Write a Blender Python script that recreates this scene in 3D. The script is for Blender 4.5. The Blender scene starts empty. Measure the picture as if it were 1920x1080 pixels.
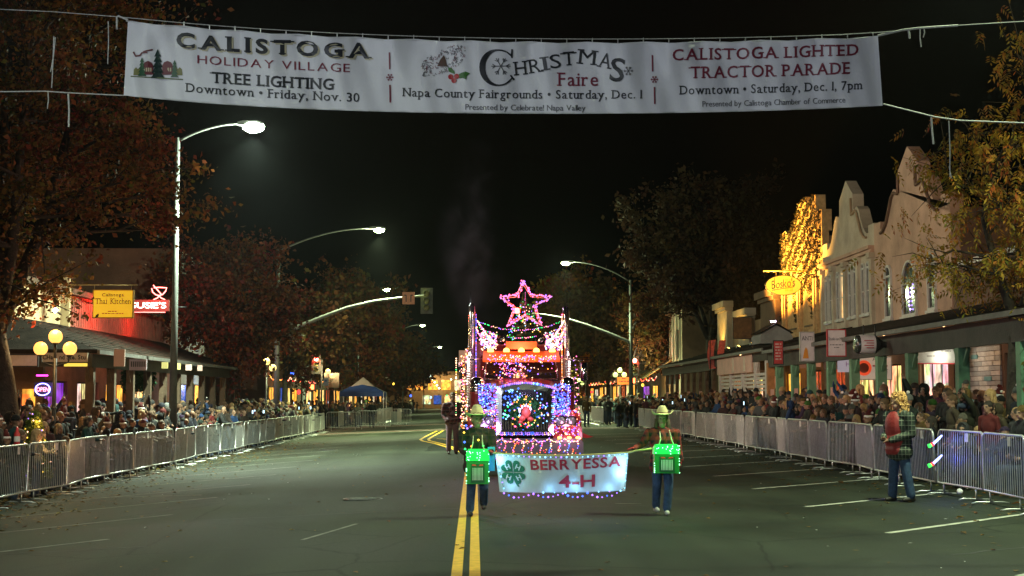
import bpy, math, random
import numpy as np
from mathutils import Vector, Matrix, Euler
R = math.radians
rnd = random.Random(7)
S = bpy.context.scene
C = S.collection

# ------------------------------------------------------------------ camera, world, light, exposure
CAMZ = 1.65
F = 2666.7
cd = bpy.data.cameras.new('camera'); cam = bpy.data.objects.new('camera', cd); C.objects.link(cam)
cam.location = (0, 0, CAMZ); cam.rotation_euler = (R(94.417), 0, R(-1.5))
cd.lens = 50; cd.sensor_width = 36; cd.clip_start = .1; cd.clip_end = 3000
S.camera = cam
RM = cam.rotation_euler.to_matrix()
def at(u, v, Y):
    """a measured image position of the photograph (1920 wide) turned into a place Y metres down the street"""
    d = RM @ Vector(((u - 960) / F, (540 - v) / F, -1)); t = Y / d.y
    return Vector((d.x * t, Y, CAMZ + d.z * t))
W = bpy.data.worlds.new('World'); S.world = W; W.use_nodes = True
nt = W.node_tree; bg = nt.nodes['Background']
sk = nt.nodes.new('ShaderNodeTexSky'); sk.sky_type = 'NISHITA'; sk.sun_disc = False
sk.sun_elevation = R(-4.0); sk.sun_rotation = R(200)
nt.links.new(sk.outputs[0], bg.inputs[0]); bg.inputs[1].default_value = 0.10
sd = bpy.data.lights.new('moon', 'SUN'); sd.energy = 0.004; sd.angle = R(.5); sd.color = (.8, .88, 1)
so = bpy.data.objects.new('moon', sd); C.objects.link(so); so.rotation_euler = (R(50), 0, R(200))
S.view_settings.view_transform = 'Standard'; S.view_settings.look = 'None'
S.view_settings.exposure = 0; S.view_settings.gamma = 1; S.view_settings.use_curve_mapping = False
cy = S.cycles
cy.use_denoising = True; cy.max_bounces = 5; cy.diffuse_bounces = 2; cy.glossy_bounces = 3; cy.transmission_bounces = 4
cy.transparent_max_bounces = 6; cy.caustics_reflective = False; cy.caustics_refractive = False
cy.sample_clamp_indirect = 3; cy.sample_clamp_direct = 0
try: cy.use_light_tree = True
except Exception: pass

# ------------------------------------------------------------------ materials
def srgb(h):
    h = h.lstrip('#'); c = [int(h[i:i+2], 16) / 255 for i in (0, 2, 4)]
    return tuple(x / 12.92 if x < .04045 else ((x + .055) / 1.055) ** 2.4 for x in c)
MATS = {}
def mat(name, col, rough=.6, metal=0, var=None, bump=None, emit=None, tint=None, coat=0, coords='Object', spec=None):
    """var=(scale, amount[, col2]) colour variation; bump=(scale, strength); emit=(col, strength); tint 'object' or attribute name"""
    if name in MATS: return MATS[name]
    m = bpy.data.materials.new(name); m.use_nodes = True; n = m.node_tree.nodes; l = m.node_tree.links
    b = n['Principled BSDF']; b.inputs['Base Color'].default_value = (*col, 1)
    b.inputs['Roughness'].default_value = rough; b.inputs['Metallic'].default_value = metal
    if spec is not None: b.inputs['Specular IOR Level'].default_value = spec
    if coat: b.inputs['Coat Weight'].default_value = coat
    tc = n.new('ShaderNodeTexCoord'); src = None
    if tint == 'object':
        oi = n.new('ShaderNodeObjectInfo'); src = oi.outputs['Color']
    elif tint:
        a = n.new('ShaderNodeAttribute'); a.attribute_name = tint; src = a.outputs['Color']
    if var:
        nz = n.new('ShaderNodeTexNoise'); nz.inputs['Scale'].default_value = var[0]; nz.inputs['Detail'].default_value = 6
        nz.inputs['Roughness'].default_value = .65
        l.new(tc.outputs[coords], nz.inputs['Vector'])
        mx = n.new('ShaderNodeMix'); mx.data_type = 'RGBA'
        cr = n.new('ShaderNodeMapRange'); cr.inputs[1].default_value = .3; cr.inputs[2].default_value = .7
        l.new(nz.outputs[0], cr.inputs[0]); l.new(cr.outputs[0], mx.inputs[0])
        if len(var) > 2: A, B = col, var[2]
        else: A = tuple(c * (1 - var[1]) for c in col); B = tuple(min(1, c * (1 + var[1])) for c in col)
        mx.inputs[6].default_value = (*A, 1); mx.inputs[7].default_value = (*B, 1)
        if src:
            mm = n.new('ShaderNodeMix'); mm.data_type = 'RGBA'; mm.blend_type = 'MULTIPLY'; mm.inputs[0].default_value = 1
            l.new(mx.outputs[2], mm.inputs[6]); l.new(src, mm.inputs[7]); src = mm.outputs[2]
        else: src = mx.outputs[2]
    if src: l.new(src, b.inputs['Base Color'])
    if bump:
        nb = n.new('ShaderNodeTexNoise'); nb.inputs['Scale'].default_value = bump[0]; nb.inputs['Detail'].default_value = 4
        l.new(tc.outputs[coords], nb.inputs['Vector'])
        bn = n.new('ShaderNodeBump'); bn.inputs['Strength'].default_value = bump[1]; bn.inputs['Distance'].default_value = .02
        l.new(nb.outputs[0], bn.inputs['Height']); l.new(bn.outputs[0], b.inputs['Normal'])
    if emit:
        b.inputs['Emission Color'].default_value = (*emit[0], 1); b.inputs['Emission Strength'].default_value = emit[1]
    MATS[name] = m; return m
def glow(name, col, st, sampled=False):
    m = mat(name, tuple(c * .3 for c in col), .5, emit=(col, st))
    if not sampled: m.cycles.emission_sampling = 'NONE'
    return m
def leafmat(name, cols, rough=.7):
    if name in MATS: return MATS[name]
    m = bpy.data.materials.new(name); m.use_nodes = True; n = m.node_tree.nodes; l = m.node_tree.links
    b = n['Principled BSDF']; b.inputs['Roughness'].default_value = rough; b.inputs['Specular IOR Level'].default_value = .25
    g = n.new('ShaderNodeNewGeometry'); cr = n.new('ShaderNodeValToRGB'); l.new(g.outputs['Random Per Island'], cr.inputs[0])
    e = cr.color_ramp.elements
    e[0].position = 0; e[0].color = (*cols[0], 1); e[1].position = 1; e[1].color = (*cols[-1], 1)
    for i, c in enumerate(cols[1:-1]):
        x = e.new((i + 1) / (len(cols) - 1)); x.color = (*c, 1)
    # larger patches of tint through the crown
    tc = n.new('ShaderNodeTexCoord'); nz = n.new('ShaderNodeTexNoise'); nz.inputs['Scale'].default_value = .55; nz.inputs['Detail'].default_value = 3
    l.new(tc.outputs['Object'], nz.inputs[0])
    hs = n.new('ShaderNodeHueSaturation'); mr = n.new('ShaderNodeMapRange'); mr.inputs[1].default_value = .3; mr.inputs[2].default_value = .7
    mr.inputs[3].default_value = .455; mr.inputs[4].default_value = .535
    l.new(nz.outputs[0], mr.inputs[0]); l.new(mr.outputs[0], hs.inputs['Hue']); l.new(cr.outputs[0], hs.inputs['Color']); l.new(hs.outputs[0], b.inputs['Base Color'])
    tr = n.new('ShaderNodeBsdfTranslucent'); l.new(hs.outputs[0], tr.inputs[0]); mx = n.new('ShaderNodeMixShader'); mx.inputs[0].default_value = .3
    l.new(b.outputs[0], mx.inputs[1]); l.new(tr.outputs[0], mx.inputs[2]); l.new(mx.outputs[0], n['Material Output'].inputs[0])
    MATS[name] = m; return m

# ------------------------------------------------------------------ mesh builder
class MB:
    def __init__(s): s.v = []; s.f = []; s.m = []; s.s = []; s.cur = 0; s.M = None
    def add(s, vs, fs, mi=None, sm=False):
        k = len(s.v); mi = s.cur if mi is None else mi
        if s.M is not None: vs = [s.M @ Vector(v) for v in vs]
        s.v += [tuple(v) for v in vs]
        for f in fs: s.f.append(tuple(i + k for i in f)); s.m.append(mi); s.s.append(sm)
        return s
    def box(s, c, d, rz=0, mi=None, rot=None):
        hx, hy, hz = d[0] / 2, d[1] / 2, d[2] / 2
        vs = [Vector((x, y, z)) for z in (-hz, hz) for x, y in ((-hx, -hy), (hx, -hy), (hx, hy), (-hx, hy))]
        q = rot if rot is not None else (Matrix.Rotation(rz, 3, 'Z') if rz else None)
        if q is not None: vs = [q @ v for v in vs]
        c = Vector(c); vs = [v + c for v in vs]
        return s.add(vs, [(3,2,1,0), (4,5,6,7), (0,1,5,4), (1,2,6,5), (2,3,7,6), (3,0,4,7)], mi)
    def bx(s, x0, x1, y0, y1, z0, z1, mi=None):
        return s.box(((x0+x1)/2, (y0+y1)/2, (z0+z1)/2), (abs(x1-x0), abs(y1-y0), abs(z1-z0)), 0, mi)
    def tube(s, pts, r, n=8, mi=None, caps=True, sm=True):
        pts = [Vector(p) for p in pts]; rs = r if isinstance(r, (list, tuple)) else [r] * len(pts)
        vs = []; up = None
        for i, p in enumerate(pts):
            t = (pts[min(i+1, len(pts)-1)] - pts[max(i-1, 0)])
            if t.length < 1e-9: t = Vector((0, 0, 1))
            t.normalize()
            if up is None: a = Vector((0, 0, 1)) if abs(t.z) < .9 else Vector((1, 0, 0)); u = t.cross(a).normalized()
            else:
                u = up - t * up.dot(t)
                u = u.normalized() if u.length > 1e-6 else t.orthogonal().normalized()
            up = u; w = t.cross(u)
            for k in range(n):
                a = 2 * math.pi * k / n; vs.append(p + (u * math.cos(a) + w * math.sin(a)) * rs[i])
        fs = [(i*n+k, i*n+(k+1) % n, (i+1)*n+(k+1) % n, (i+1)*n+k) for i in range(len(pts)-1) for k in range(n)]
        s.add(vs, fs, mi, sm)
        if caps:
            k0 = len(s.v) - len(vs)
            s.f.append(tuple(k0 + k for k in reversed(range(n)))); s.m.append(s.cur if mi is None else mi); s.s.append(False)
            s.f.append(tuple(k0 + (len(pts)-1)*n + k for k in range(n))); s.m.append(s.cur if mi is None else mi); s.s.append(False)
        return s
    def ell(s, c, r, nu=10, nv=7, mi=None, v0=0., v1=1., rot=None):
        if not isinstance(r, (list, tuple, Vector)): r = (r, r, r)
        vs = []; c = Vector(c)
        for j in range(nv + 1):
            th = math.pi * (v0 + (v1 - v0) * j / nv)
            for i in range(nu):
                a = 2 * math.pi * i / nu
                p = Vector((r[0]*math.sin(th)*math.cos(a), r[1]*math.sin(th)*math.sin(a), r[2]*math.cos(th)))
                if rot is not None: p = rot @ p
                vs.append(c + p)
        fs = [(j*nu+i, (j+1)*nu+i, (j+1)*nu+(i+1) % nu, j*nu+(i+1) % nu) for j in range(nv) for i in range(nu)]
        return s.add(vs, fs, mi, True)
    def octa(s, c, r, mi=None):
        x, y, z = c
        return s.add([(x+r,y,z),(x-r,y,z),(x,y+r,z),(x,y-r,z),(x,y,z+r),(x,y,z-r)],
                     [(0,2,4),(2,1,4),(1,3,4),(3,0,4),(2,0,5),(1,2,5),(3,1,5),(0,3,5)], mi)
    def lathe(s, prof, n=16, c=(0,0,0), axis='Z', mi=None, sm=True, cap=True):
        vs = []
        for r, h in prof:
            for k in range(n):
                a = 2*math.pi*k/n; x, y = r*math.cos(a), r*math.sin(a)
                p = (x, y, h) if axis == 'Z' else ((x, h, y) if axis == 'Y' else (h, x, y))
                vs.append((p[0]+c[0], p[1]+c[1], p[2]+c[2]))
        fs = [(i*n+k, i*n+(k+1) % n, (i+1)*n+(k+1) % n, (i+1)*n+k) for i in range(len(prof)-1) for k in range(n)]
        s.add(vs, fs, mi, sm)
        if cap:
            for e in (0, len(prof)-1):
                if prof[e][0] > 1e-4:
                    k0 = len(s.v) - len(vs) + e*n; s.f.append(tuple(k0+k for k in range(n))); s.m.append(s.cur if mi is None else mi); s.s.append(False)
        return s
    def prism(s, poly, a, b, plane='XZ', mi=None, cap=True):
        """outline (counted round) pushed from a to b along the third axis"""
        def P(p, h): return (p[0], h, p[1]) if plane == 'XZ' else ((h, p[0], p[1]) if plane == 'YZ' else (p[0], p[1], h))
        n = len(poly); vs = [P(p, a) for p in poly] + [P(p, b) for p in poly]
        fs = [(i, (i+1) % n, n+(i+1) % n, n+i) for i in range(n)]
        s.add(vs, fs, mi)
        if cap: s.add([P(p, a) for p in poly], [tuple(range(n))], mi); s.add([P(p, b) for p in poly], [tuple(reversed(range(n)))], mi)
        return s
    def build(s, name, mats, parent=None, loc=None):
        me = bpy.data.meshes.new(name); me.from_pydata(s.v, [], s.f)
        if not isinstance(mats, (list, tuple)): mats = [mats]
        for m in mats: me.materials.append(m)
        if s.f:
            me.polygons.foreach_set('material_index', s.m); me.polygons.foreach_set('use_smooth', s.s)
        me.update()
        return link(name, me, parent, loc)
def link(name, me, parent=None, loc=None):
    o = bpy.data.objects.new(name, me); C.objects.link(o)
    if loc is not None: o.location = loc
    if parent is not None: o.parent = parent
    return o
def npmesh(name, V, Fc, mats, mi=None, smooth=False):
    me = bpy.data.meshes.new(name); k = Fc.shape[1]
    me.vertices.add(len(V)); me.vertices.foreach_set('co', np.asarray(V, np.float32).ravel())
    me.loops.add(Fc.size); me.loops.foreach_set('vertex_index', Fc.astype(np.int32).ravel())
    me.polygons.add(len(Fc)); me.polygons.foreach_set('loop_start', np.arange(0, Fc.size, k, dtype=np.int32))
    me.polygons.foreach_set('loop_total', np.full(len(Fc), k, np.int32))
    for m in (mats if isinstance(mats, (list, tuple)) else [mats]): me.materials.append(m)
    if mi is not None: me.polygons.foreach_set('material_index', mi.astype(np.int32))
    me.update(calc_edges=True); me.validate()
    return me
def tag(o, label=None, cat=None, group=None, kind=None):
    if label: o['label'] = label
    if cat: o['category'] = cat
    if group: o['group'] = group
    if kind: o['kind'] = kind
    return o
def thing(name, label, cat, loc=(0,0,0), rz=0, group=None):
    o = bpy.data.objects.new(name, None); C.objects.link(o); o.empty_display_size = .2
    o.location = loc; o.rotation_euler = (0, 0, rz); return tag(o, label, cat, group)
def dup(root, loc, rz=0, label=None, group=None, scale=None):
    r = root.copy(); C.objects.link(r); r.location = loc; r.rotation_euler = (0, 0, rz)
    if scale: r.scale = (scale,)*3 if not isinstance(scale, tuple) else scale
    if label: r['label'] = label
    if group: r['group'] = group
    for ch in list(root.children):
        c = ch.copy(); C.objects.link(c); c.parent = r
        for g in list(ch.children):
            d = g.copy(); C.objects.link(d); d.parent = c
    return r
KL = {'added_soffit_light': 34, 'neon_light': 1.4, 'wall_light': 1.5, 'shop_window_light': .8, 'lamp_light': 7.0, 'globe_light': 4.0, 'uplight': 7.0, 'pilaster_light': 5.0, 'led_glow': 1.0, 'bulb_glow': 2.6, 'string_glow': 2.2, 'toy_glow': 2.0}
def lamp(name, kind, loc, energy, col, parent=None, size=.1, spot=None, aim=None):
    d = bpy.data.lights.new(name, kind); d.energy = energy*KL.get(name, 3.0); d.color = col
    if kind in ('POINT', 'SPOT'): d.shadow_soft_size = size
    if kind == 'SPOT': d.spot_size = R(spot or 120); d.spot_blend = .8
    o = bpy.data.objects.new(name, d); C.objects.link(o); o.location = loc
    if aim is not None: o.rotation_euler = (Vector(aim) - Vector(loc)).to_track_quat('-Z', 'Y').to_euler()
    if parent is not None: o.parent = parent
    return o
# ------------------------------------------------------------------ lettering
_gly = {}
SER = {  # where slab serifs sit, as fractions of the glyph box (x, y 0=foot 1=top)
 'T': [(.5,0),(.0,.93),(1,.93)], 'R': [(.12,0),(.95,0),(.08,1)], 'E': [(.1,0),(.1,1)], 'L': [(.12,0),(.12,1)], 'I': [(.5,0),(.5,1)],
 'G': [(.92,.45)], 'H': [(.1,0),(.9,0),(.1,1),(.9,1)], 'N': [(.1,0),(.1,1),(.9,1)], 'D': [(.08,0),(.08,1)], 'F': [(.12,0),(.12,1)],
 'A': [(.04,0),(.96,0)], 'M': [(.07,0),(.93,0),(.07,1),(.93,1)], 'P': [(.12,0),(.1,1)], 'n': [(.1,0),(.9,0),(.05,.96)], 'w': [(.08,1),(.92,1),(.5,1)],
 'r': [(.25,0),(.15,.96)], 'i': [(.5,0),(.3,.72)], 'd': [(.92,0),(.85,1)], 'a': [(.95,0)], 'u': [(.95,0),(.08,.97),(.88,.97)], 'p': [(.12,0),(.08,.98)],
 'y': [(.08,1),(.92,1)], 't': [(.7,0)], 'v': [(.08,1),(.92,1)], 'm': [(.08,0),(.5,0),(.92,0)], '1': [(.5,0)], 'V': [(.05,1),(.95,1)], 'K': [(.1,0),(.1,1),(.9,1),(.95,0)],
 'h': [(.1,0),(.9,0),(.1,1)], 'k': [(.1,0),(.9,0),(.1,1)], 'l': [(.5,0),(.3,1)]}
def glyph(ch, bold):
    k = (ch, bold)
    if k in _gly: return _gly[k]
    cu = bpy.data.curves.new('t', 'FONT'); cu.body = ch; cu.size = 1; cu.resolution_u = 3; cu.offset = bold; cu.fill_mode = 'FRONT'
    o = bpy.data.objects.new('t', cu); C.objects.link(o)
    dg = bpy.context.evaluated_depsgraph_get(); me = bpy.data.meshes.new_from_object(o.evaluated_get(dg))
    vs = [(v.co.x, v.co.y) for v in me.vertices]; fs = [tuple(p.vertices) for p in me.polygons]
    bpy.data.objects.remove(o); bpy.data.curves.remove(cu); bpy.data.meshes.remove(me)
    if vs: x0 = min(v[0] for v in vs); x1 = max(v[0] for v in vs)
    else: x0, x1 = 0, .3
    _gly[k] = (vs, fs, x0, x1); return _gly[k]
def text(s, h, width=None, bold=.0, serif=False, track=.06):
    """flat lettering: returns verts (x, y) and faces, cap height h, centred; stretched to width"""
    V = []; Fs = []; x = 0
    cap = max(v[1] for v in glyph('H', bold)[0])
    for ch in s:
        if ch == ' ': x += .32; continue
        vs, fs, a, b = glyph(ch, bold)
        k = len(V); V += [(v[0]-a+x, v[1]) for v in vs]; Fs += [tuple(i+k for i in f) for f in fs]
        if serif and ch in SER:
            y0 = min(0, min(v[1] for v in vs)) if ch in 'p' else 0; y1 = max(v[1] for v in vs)
            for fx, fy in SER[ch]:
                cx = x + (b-a)*fx; cyy = y0 + (y1-y0)*fy; w = .13 if ch.isupper() else .105; t = .032
                cyy += t if fy < .5 else -t
                k = len(V); V += [(cx-w, cyy-t), (cx+w, cyy-t), (cx+w, cyy+t), (cx-w, cyy+t)]; Fs.append((k, k+1, k+2, k+3))
        x += (b-a) + track + (.05 if serif else 0)
    x -= track; sy = h / cap; sx = (width / x) if width else sy
    return [((a - x/2)*sx, b*sy) for a, b in V], Fs
def put_text(mb, s, c, h, width=None, bold=.0, serif=False, track=.06, ux=(1,0,0), uy=(0,0,1), mi=None, fn=None):
    V, Fs = text(s, h, width, bold, serif, track); c = Vector(c); ux = Vector(ux); uy = Vector(uy)
    if fn: vs = [fn(a, b) for a, b in V]
    else: vs = [c + ux*a + uy*b for a, b in V]
    mb.add(vs, Fs, mi)

# ------------------------------------------------------------------ shared materials
M_galv = mat('galvanised', (.58, .58, .57), .38, .8, var=(9, .18), bump=(60, .08))
M_pole = mat('lamp_pole_steel', (.13, .135, .13), .6, .3, var=(5, .2))
M_dark = mat('dark_painted_metal', (.03, .03, .032), .45, .3, var=(12, .3))
M_chrome = mat('chrome', (.75, .75, .77), .12, 1, var=(3, .06))
M_rubber = mat('rubber', (.02, .02, .02), .8, bump=(40, .3))
M_white = mat('white_paint', (.72, .72, .70), .6, var=(7, .12))
M_line = mat('worn_line_paint', (.26, .26, .23), .75, var=(3.5, .5, (.62, .60, .50)), bump=(90, .3))
M_dline = mat('faded_line_paint', (.05, .052, .045), .8, var=(2.5, .5, (.30, .30, .25)), bump=(90, .3))
M_yline = mat('worn_yellow_line', (.62, .32, .012), .7, var=(9, .5, (.95, .52, .03)), bump=(90, .4))
M_paper = mat('paper_tag', (.75, .70, .66), .7, var=(14, .15))
M_rope = mat('rope', (.55, .54, .5), .8, var=(40, .3))
M_black = mat('black', (.012, .012, .014), .5)
M_bark = mat('bark', (.030, .021, .015), .9, var=(8, .5), bump=(22, 1.0))
M_conc = mat('concrete', (.20, .19, .175), .85, var=(1.6, .3), bump=(30, .3))

# ------------------------------------------------------------------ ground
def gz(x):
    return 0.0 if x >= 0 else max(.0385 * x, -.37)
def asphalt():
    m = mat('asphalt', (.02, .022, .02), .62, spec=.14)
    n = m.node_tree.nodes; l = m.node_tree.links; b = n['Principled BSDF']
    tc = n.new('ShaderNodeTexCoord')
    def nz(s, d=5, sc=None):
        x = n.new('ShaderNodeTexNoise'); x.inputs['Scale'].default_value = s; x.inputs['Detail'].default_value = d
        if sc:
            mp = n.new('ShaderNodeMapping'); mp.inputs['Scale'].default_value = sc; l.new(tc.outputs['Object'], mp.inputs[0]); l.new(mp.outputs[0], x.inputs[0])
        else: l.new(tc.outputs['Object'], x.inputs[0])
        return x
    a = nz(.35, 7); w = nz(.8, 4, (1.0, .06, 1)); g = nz(85, 3); g2 = nz(260, 2)
    r1 = n.new('ShaderNodeValToRGB'); l.new(a.outputs[0], r1.inputs[0])
    r1.color_ramp.elements[0].position = .32; r1.color_ramp.elements[0].color = (.013, .016, .011, 1)
    r1.color_ramp.elements[1].position = .7; r1.color_ramp.elements[1].color = (.036, .042, .028, 1)
    r2 = n.new('ShaderNodeMapRange'); r2.inputs[1].default_value = .35; r2.inputs[2].default_value = .65; r2.inputs[3].default_value = .7; r2.inputs[4].default_value = 1.3
    l.new(w.outputs[0], r2.inputs[0])
    r3 = n.new('ShaderNodeMapRange'); r3.inputs[1].default_value = .3; r3.inputs[2].default_value = .72; r3.inputs[3].default_value = .55; r3.inputs[4].default_value = 1.6
    l.new(g.outputs[0], r3.inputs[0])
    mu = n.new('ShaderNodeMath'); mu.operation = 'MULTIPLY'; l.new(r2.outputs[0], mu.inputs[0]); l.new(r3.outputs[0], mu.inputs[1])
    # thin cracks
    vo = n.new('ShaderNodeTexVoronoi'); vo.feature = 'DISTANCE_TO_EDGE'; vo.inputs['Scale'].default_value = .33
    wn = nz(1.3, 4); ad = n.new('ShaderNodeMix'); ad.data_type = 'VECTOR'; ad.inputs[0].default_value = .18
    l.new(tc.outputs['Object'], ad.inputs[4]); l.new(wn.outputs['Color'], ad.inputs[5]); l.new(ad.outputs[1], vo.inputs['Vector'])
    ck = n.new('ShaderNodeMapRange'); ck.inputs[1].default_value = .002; ck.inputs[2].default_value = .008; ck.inputs[3].default_value = .5; ck.inputs[4].default_value = 1
    l.new(vo.outputs[0], ck.inputs[0])
    mu2 = n.new('ShaderNodeMath'); mu2.operation = 'MULTIPLY'; l.new(mu.outputs[0], mu2.inputs[0]); l.new(ck.outputs[0], mu2.inputs[1])
    sc = n.new('ShaderNodeVectorMath'); sc.operation = 'SCALE'; l.new(r1.outputs[0], sc.inputs[0]); l.new(mu2.outputs[0], sc.inputs['Scale'])
    l.new(sc.outputs[0], b.inputs['Base Color'])
    rr = n.new('ShaderNodeMapRange'); rr.inputs[3].default_value = .55; rr.inputs[4].default_value = .9; l.new(a.outputs[0], rr.inputs[0]); l.new(rr.outputs[0], b.inputs['Roughness'])
    bn = n.new('ShaderNodeBump'); bn.inputs['Strength'].default_value = .45; bn.inputs['Distance'].default_value = .01
    l.new(g2.outputs[0], bn.inputs['Height']); l.new(bn.outputs[0], b.inputs['Normal'])
    return m
M_asph = asphalt()
M_pave = mat('paving_slab', (.15, .14, .125), .85, var=(1.1, .35), bump=(40, .3))
M_brickpave = mat('crossing_paver', (.10, .05, .04), .8, var=(4, .4), bump=(50, .4))
M_earth = mat('earth', (.03, .03, .025), .95, var=(.5, .5))

g = MB()
g.add([(-1500, -60, -.6), (1500, -60, -.6), (1500, 2500, -.6), (-1500, 2500, -.6)], [(0, 1, 2, 3)])
tag(g.build('ground', M_earth), kind='structure')
def strip(xs, y0, y1, dz, n=1):
    V = []; Fq = []
    for j in range(n+1):
        y = y0 + (y1-y0)*j/n
        for x in xs: V.append((x, y, gz(x)+dz))
    w = len(xs)
    for j in range(n):
        for i in range(w-1): k = j*w+i; Fq.append((k, k+1, k+w+1, k+w))
    return V, Fq
rd = MB(); xs = [-10.2, -9.7, -8, -6, -4, -2, 0, 3, 10.2]
rd.add(*strip(xs, -30, 700, 0, 24))
tag(rd.build('road', M_asph), kind='structure')
cs = MB()
for sx in (-1, 1): cs.add([(sx*10.2, 80, gz(sx*10.2)-.004), (sx*90, 80, gz(sx*10.2)-.004), (sx*90, 92, gz(sx*10.2)-.004), (sx*10.2, 92, gz(sx*10.2)-.004)], [(0, 1, 2, 3)])
tag(cs.build('cross_street', M_asph), kind='structure')
for sx, segs in ((-1, ((-30, 80), (92, 600))), (1, ((-30, 80), (92, 600)))):
    zb = gz(sx*10.2)
    for (y0, y1) in segs:
        k = MB(); k.bx(sx*10.2, sx*10.36, y0, y1, zb-.3, zb+.15); tag(k.build('kerb', M_conc), kind='structure')
        p = MB(); p.bx(sx*10.363, sx*22, y0, y1, zb-.3, zb+.146)
        sw = p.build('sidewalk', M_pave); tag(sw, kind='structure')
        if y0 < 0:   # joints between the slabs nearest the camera
            j = MB(); y = 12
            me = None
            while y < 60:
                for c_ in range(2):
                    x0 = 10.4 + c_*1.5
                    sl = MB(); sl.bx(sx*x0, sx*(x0+1.47), y, y+1.47, zb+.147, zb+.158)
                    if me is None: o = sl.build('paving_slab', M_pave, sw); me = o.data; ox, oy = x0, y
                    else:
                        o = link('paving_slab', me, sw, (sx*(x0-ox), y-oy, 0))
                y += 1.5
# far pavement between crossing and cross street: paver bands and stop line
for y0, y1 in ((76.5, 79.3), (93.0, 95.6)):
    b_ = MB(); b_.add(*strip([-9.6, -8, -6, -4, -2, 0, 3, 9.6], y0, y1, .004)); tag(b_.build('crosswalk', M_brickpave), kind='structure')
    for e in (y0-.35, y1+.05):
        b_ = MB(); b_.add(*strip([-9.6, -8, -6, -4, -2, 0, 3, 9.6], e, e+.3, .004)); tag(b_.build('crosswalk_line', M_line), kind='structure')
# lane markings
def ribbon(pts, w, dz=.004):
    V = []; n = len(pts)
    for i, p in enumerate(pts):
        a = Vector(pts[max(i-1, 0)]); b = Vector(pts[min(i+1, n-1)]); t = (b-a).normalized(); nx, ny = t.y, -t.x
        for s_ in (-.5, .5):
            x = p[0]+nx*w*s_; V.append((x, p[1]+ny*w*s_, gz(x)+dz))
    return V, [(2*i, 2*i+1, 2*i+3, 2*i+2) for i in range(n-1)]
def marks(name, lst, m):
    b_ = MB()
    for pts, w in lst: b_.add(*ribbon(pts, w))
    return tag(b_.build(name, m), kind='structure')
for dx in (-.085, .085):
    marks('yellow_line', [([(-.08+dx, y) for y in (2, 12, 20, 28, 36, 40)], .105)], M_yline)
    marks('yellow_line', [([(-.08+dx, 40), (-.4+dx, 45), (-1.3+dx*1.2, 53), (-1.95+dx*1.6, 57.5), (-2.1+dx*2, 60), (-2.0+dx*2, 66), (-1.8+dx*1.8, 75)], .12)], M_yline)
    marks('yellow_line', [([(-.08+dx, 40), (-.12+dx, 50), (-.4+dx, 56), (-1.5+dx, 60)], .10)], M_yline)
    marks('yellow_line', [([(-.08+dx, 98), (-.08+dx, 400)], .10)], M_yline)
marks('lane_line', [([(3.6, y), (3.6, y+3)], .1) for y in range(100, 300, 9)], M_line)
for i in range(14):                                   # angled parking bays on the right
    y = 9.0 + 4.22*i
    marks('parking_line', [([(5.05, y), (8.2, y+3.15)], .10)], M_line)
for i in range(14):                                   # and on the left
    y = 11.0 + 3.9*i
    marks('parking_line', [([(-4.75, y), (-8.3, y-3.9)], .09)], M_dline)
marks('parking_tick', [([(-5.2, 27.5), (-7.6, 28.1)], .07), ([(-4.9, 33.0), (-7.2, 34.2)], .07), ([(2.2, 22.4), (2.6, 22.3)], .05), ([(-2.1, 17.6), (-1.6, 19.6)], .06)], M_dline)
# seam of the repaved strip and tar-sealed cracks
M_tar = mat('tar_seal', (.018, .018, .018), .75, bump=(60, .2))
sr = random.Random(3)
sl = []
for (x0, y0, x1, y1) in ((-4, 21.3, 3.2, 22.0), (-.6, 24.6, 4.5, 24.9), (5, 15, 8, 17.2), (-8, 17, -4, 17.6), (3, 36, 8, 36.4), (-7, 42, 0, 43)):
    pts = [(x0+(x1-x0)*t/12+sr.uniform(-.05, .05), y0+(y1-y0)*t/12+sr.uniform(-.06, .06)) for t in range(13)]
    sl.append((pts, .045))
b_ = MB()
for pts, w in sl: b_.add(*ribbon(pts, w, .003))
tag(b_.build('tar_seam', M_tar), kind='structure')

M_patch = mat('patched_asphalt', (.017, .020, .015), .8, spec=.12, var=(2.2, .35), bump=(160, .5)); M_patch2 = mat('worn_asphalt', (.027, .031, .022), .75, var=(1.6, .4), bump=(160, .5))
for (x0, y0, x1, y1, m_) in ((-9.2, 12, -5.8, 16.2, M_patch), (-1.6, 46, -.5, 52, M_patch)):
    q_ = MB(); n_ = 8; V_ = []
    for i in range(n_+1):
        for x in (x0, (x0+x1)/2, x1): xx = x+sr.uniform(-.04, .04); V_.append((xx, y0+(y1-y0)*i/n_, gz(xx)+.0022))
    q_.add(V_, [(3*i+j, 3*i+j+1, 3*i+j+4, 3*i+j+3) for i in range(n_) for j in range(2)]); tag(q_.build('road_patch', m_), kind='structure')
for (x, y) in ((-1.9, 24.5), (2.6, 38), (-5.2, 51)):
    q_ = MB(); q_.lathe([(.34, .0), (.34, .010), (.31, .010), (.31, .004), (0, .004)], 24, (0, 0, 0))
    for k in range(6): q_.box((0, -.22+.088*k, .008), (.45 if 0 < k < 5 else .3, .03, .008))
    tag(q_.build('manhole_cover', M_dark, None, (x, y, gz(x)+.003)), {24.5: 'round iron manhole cover left of the yellow lines near the marchers', 38: 'round iron manhole cover right of the truck', 51: 'far round iron manhole cover in the left lane'}[y], 'manhole cover')

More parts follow.
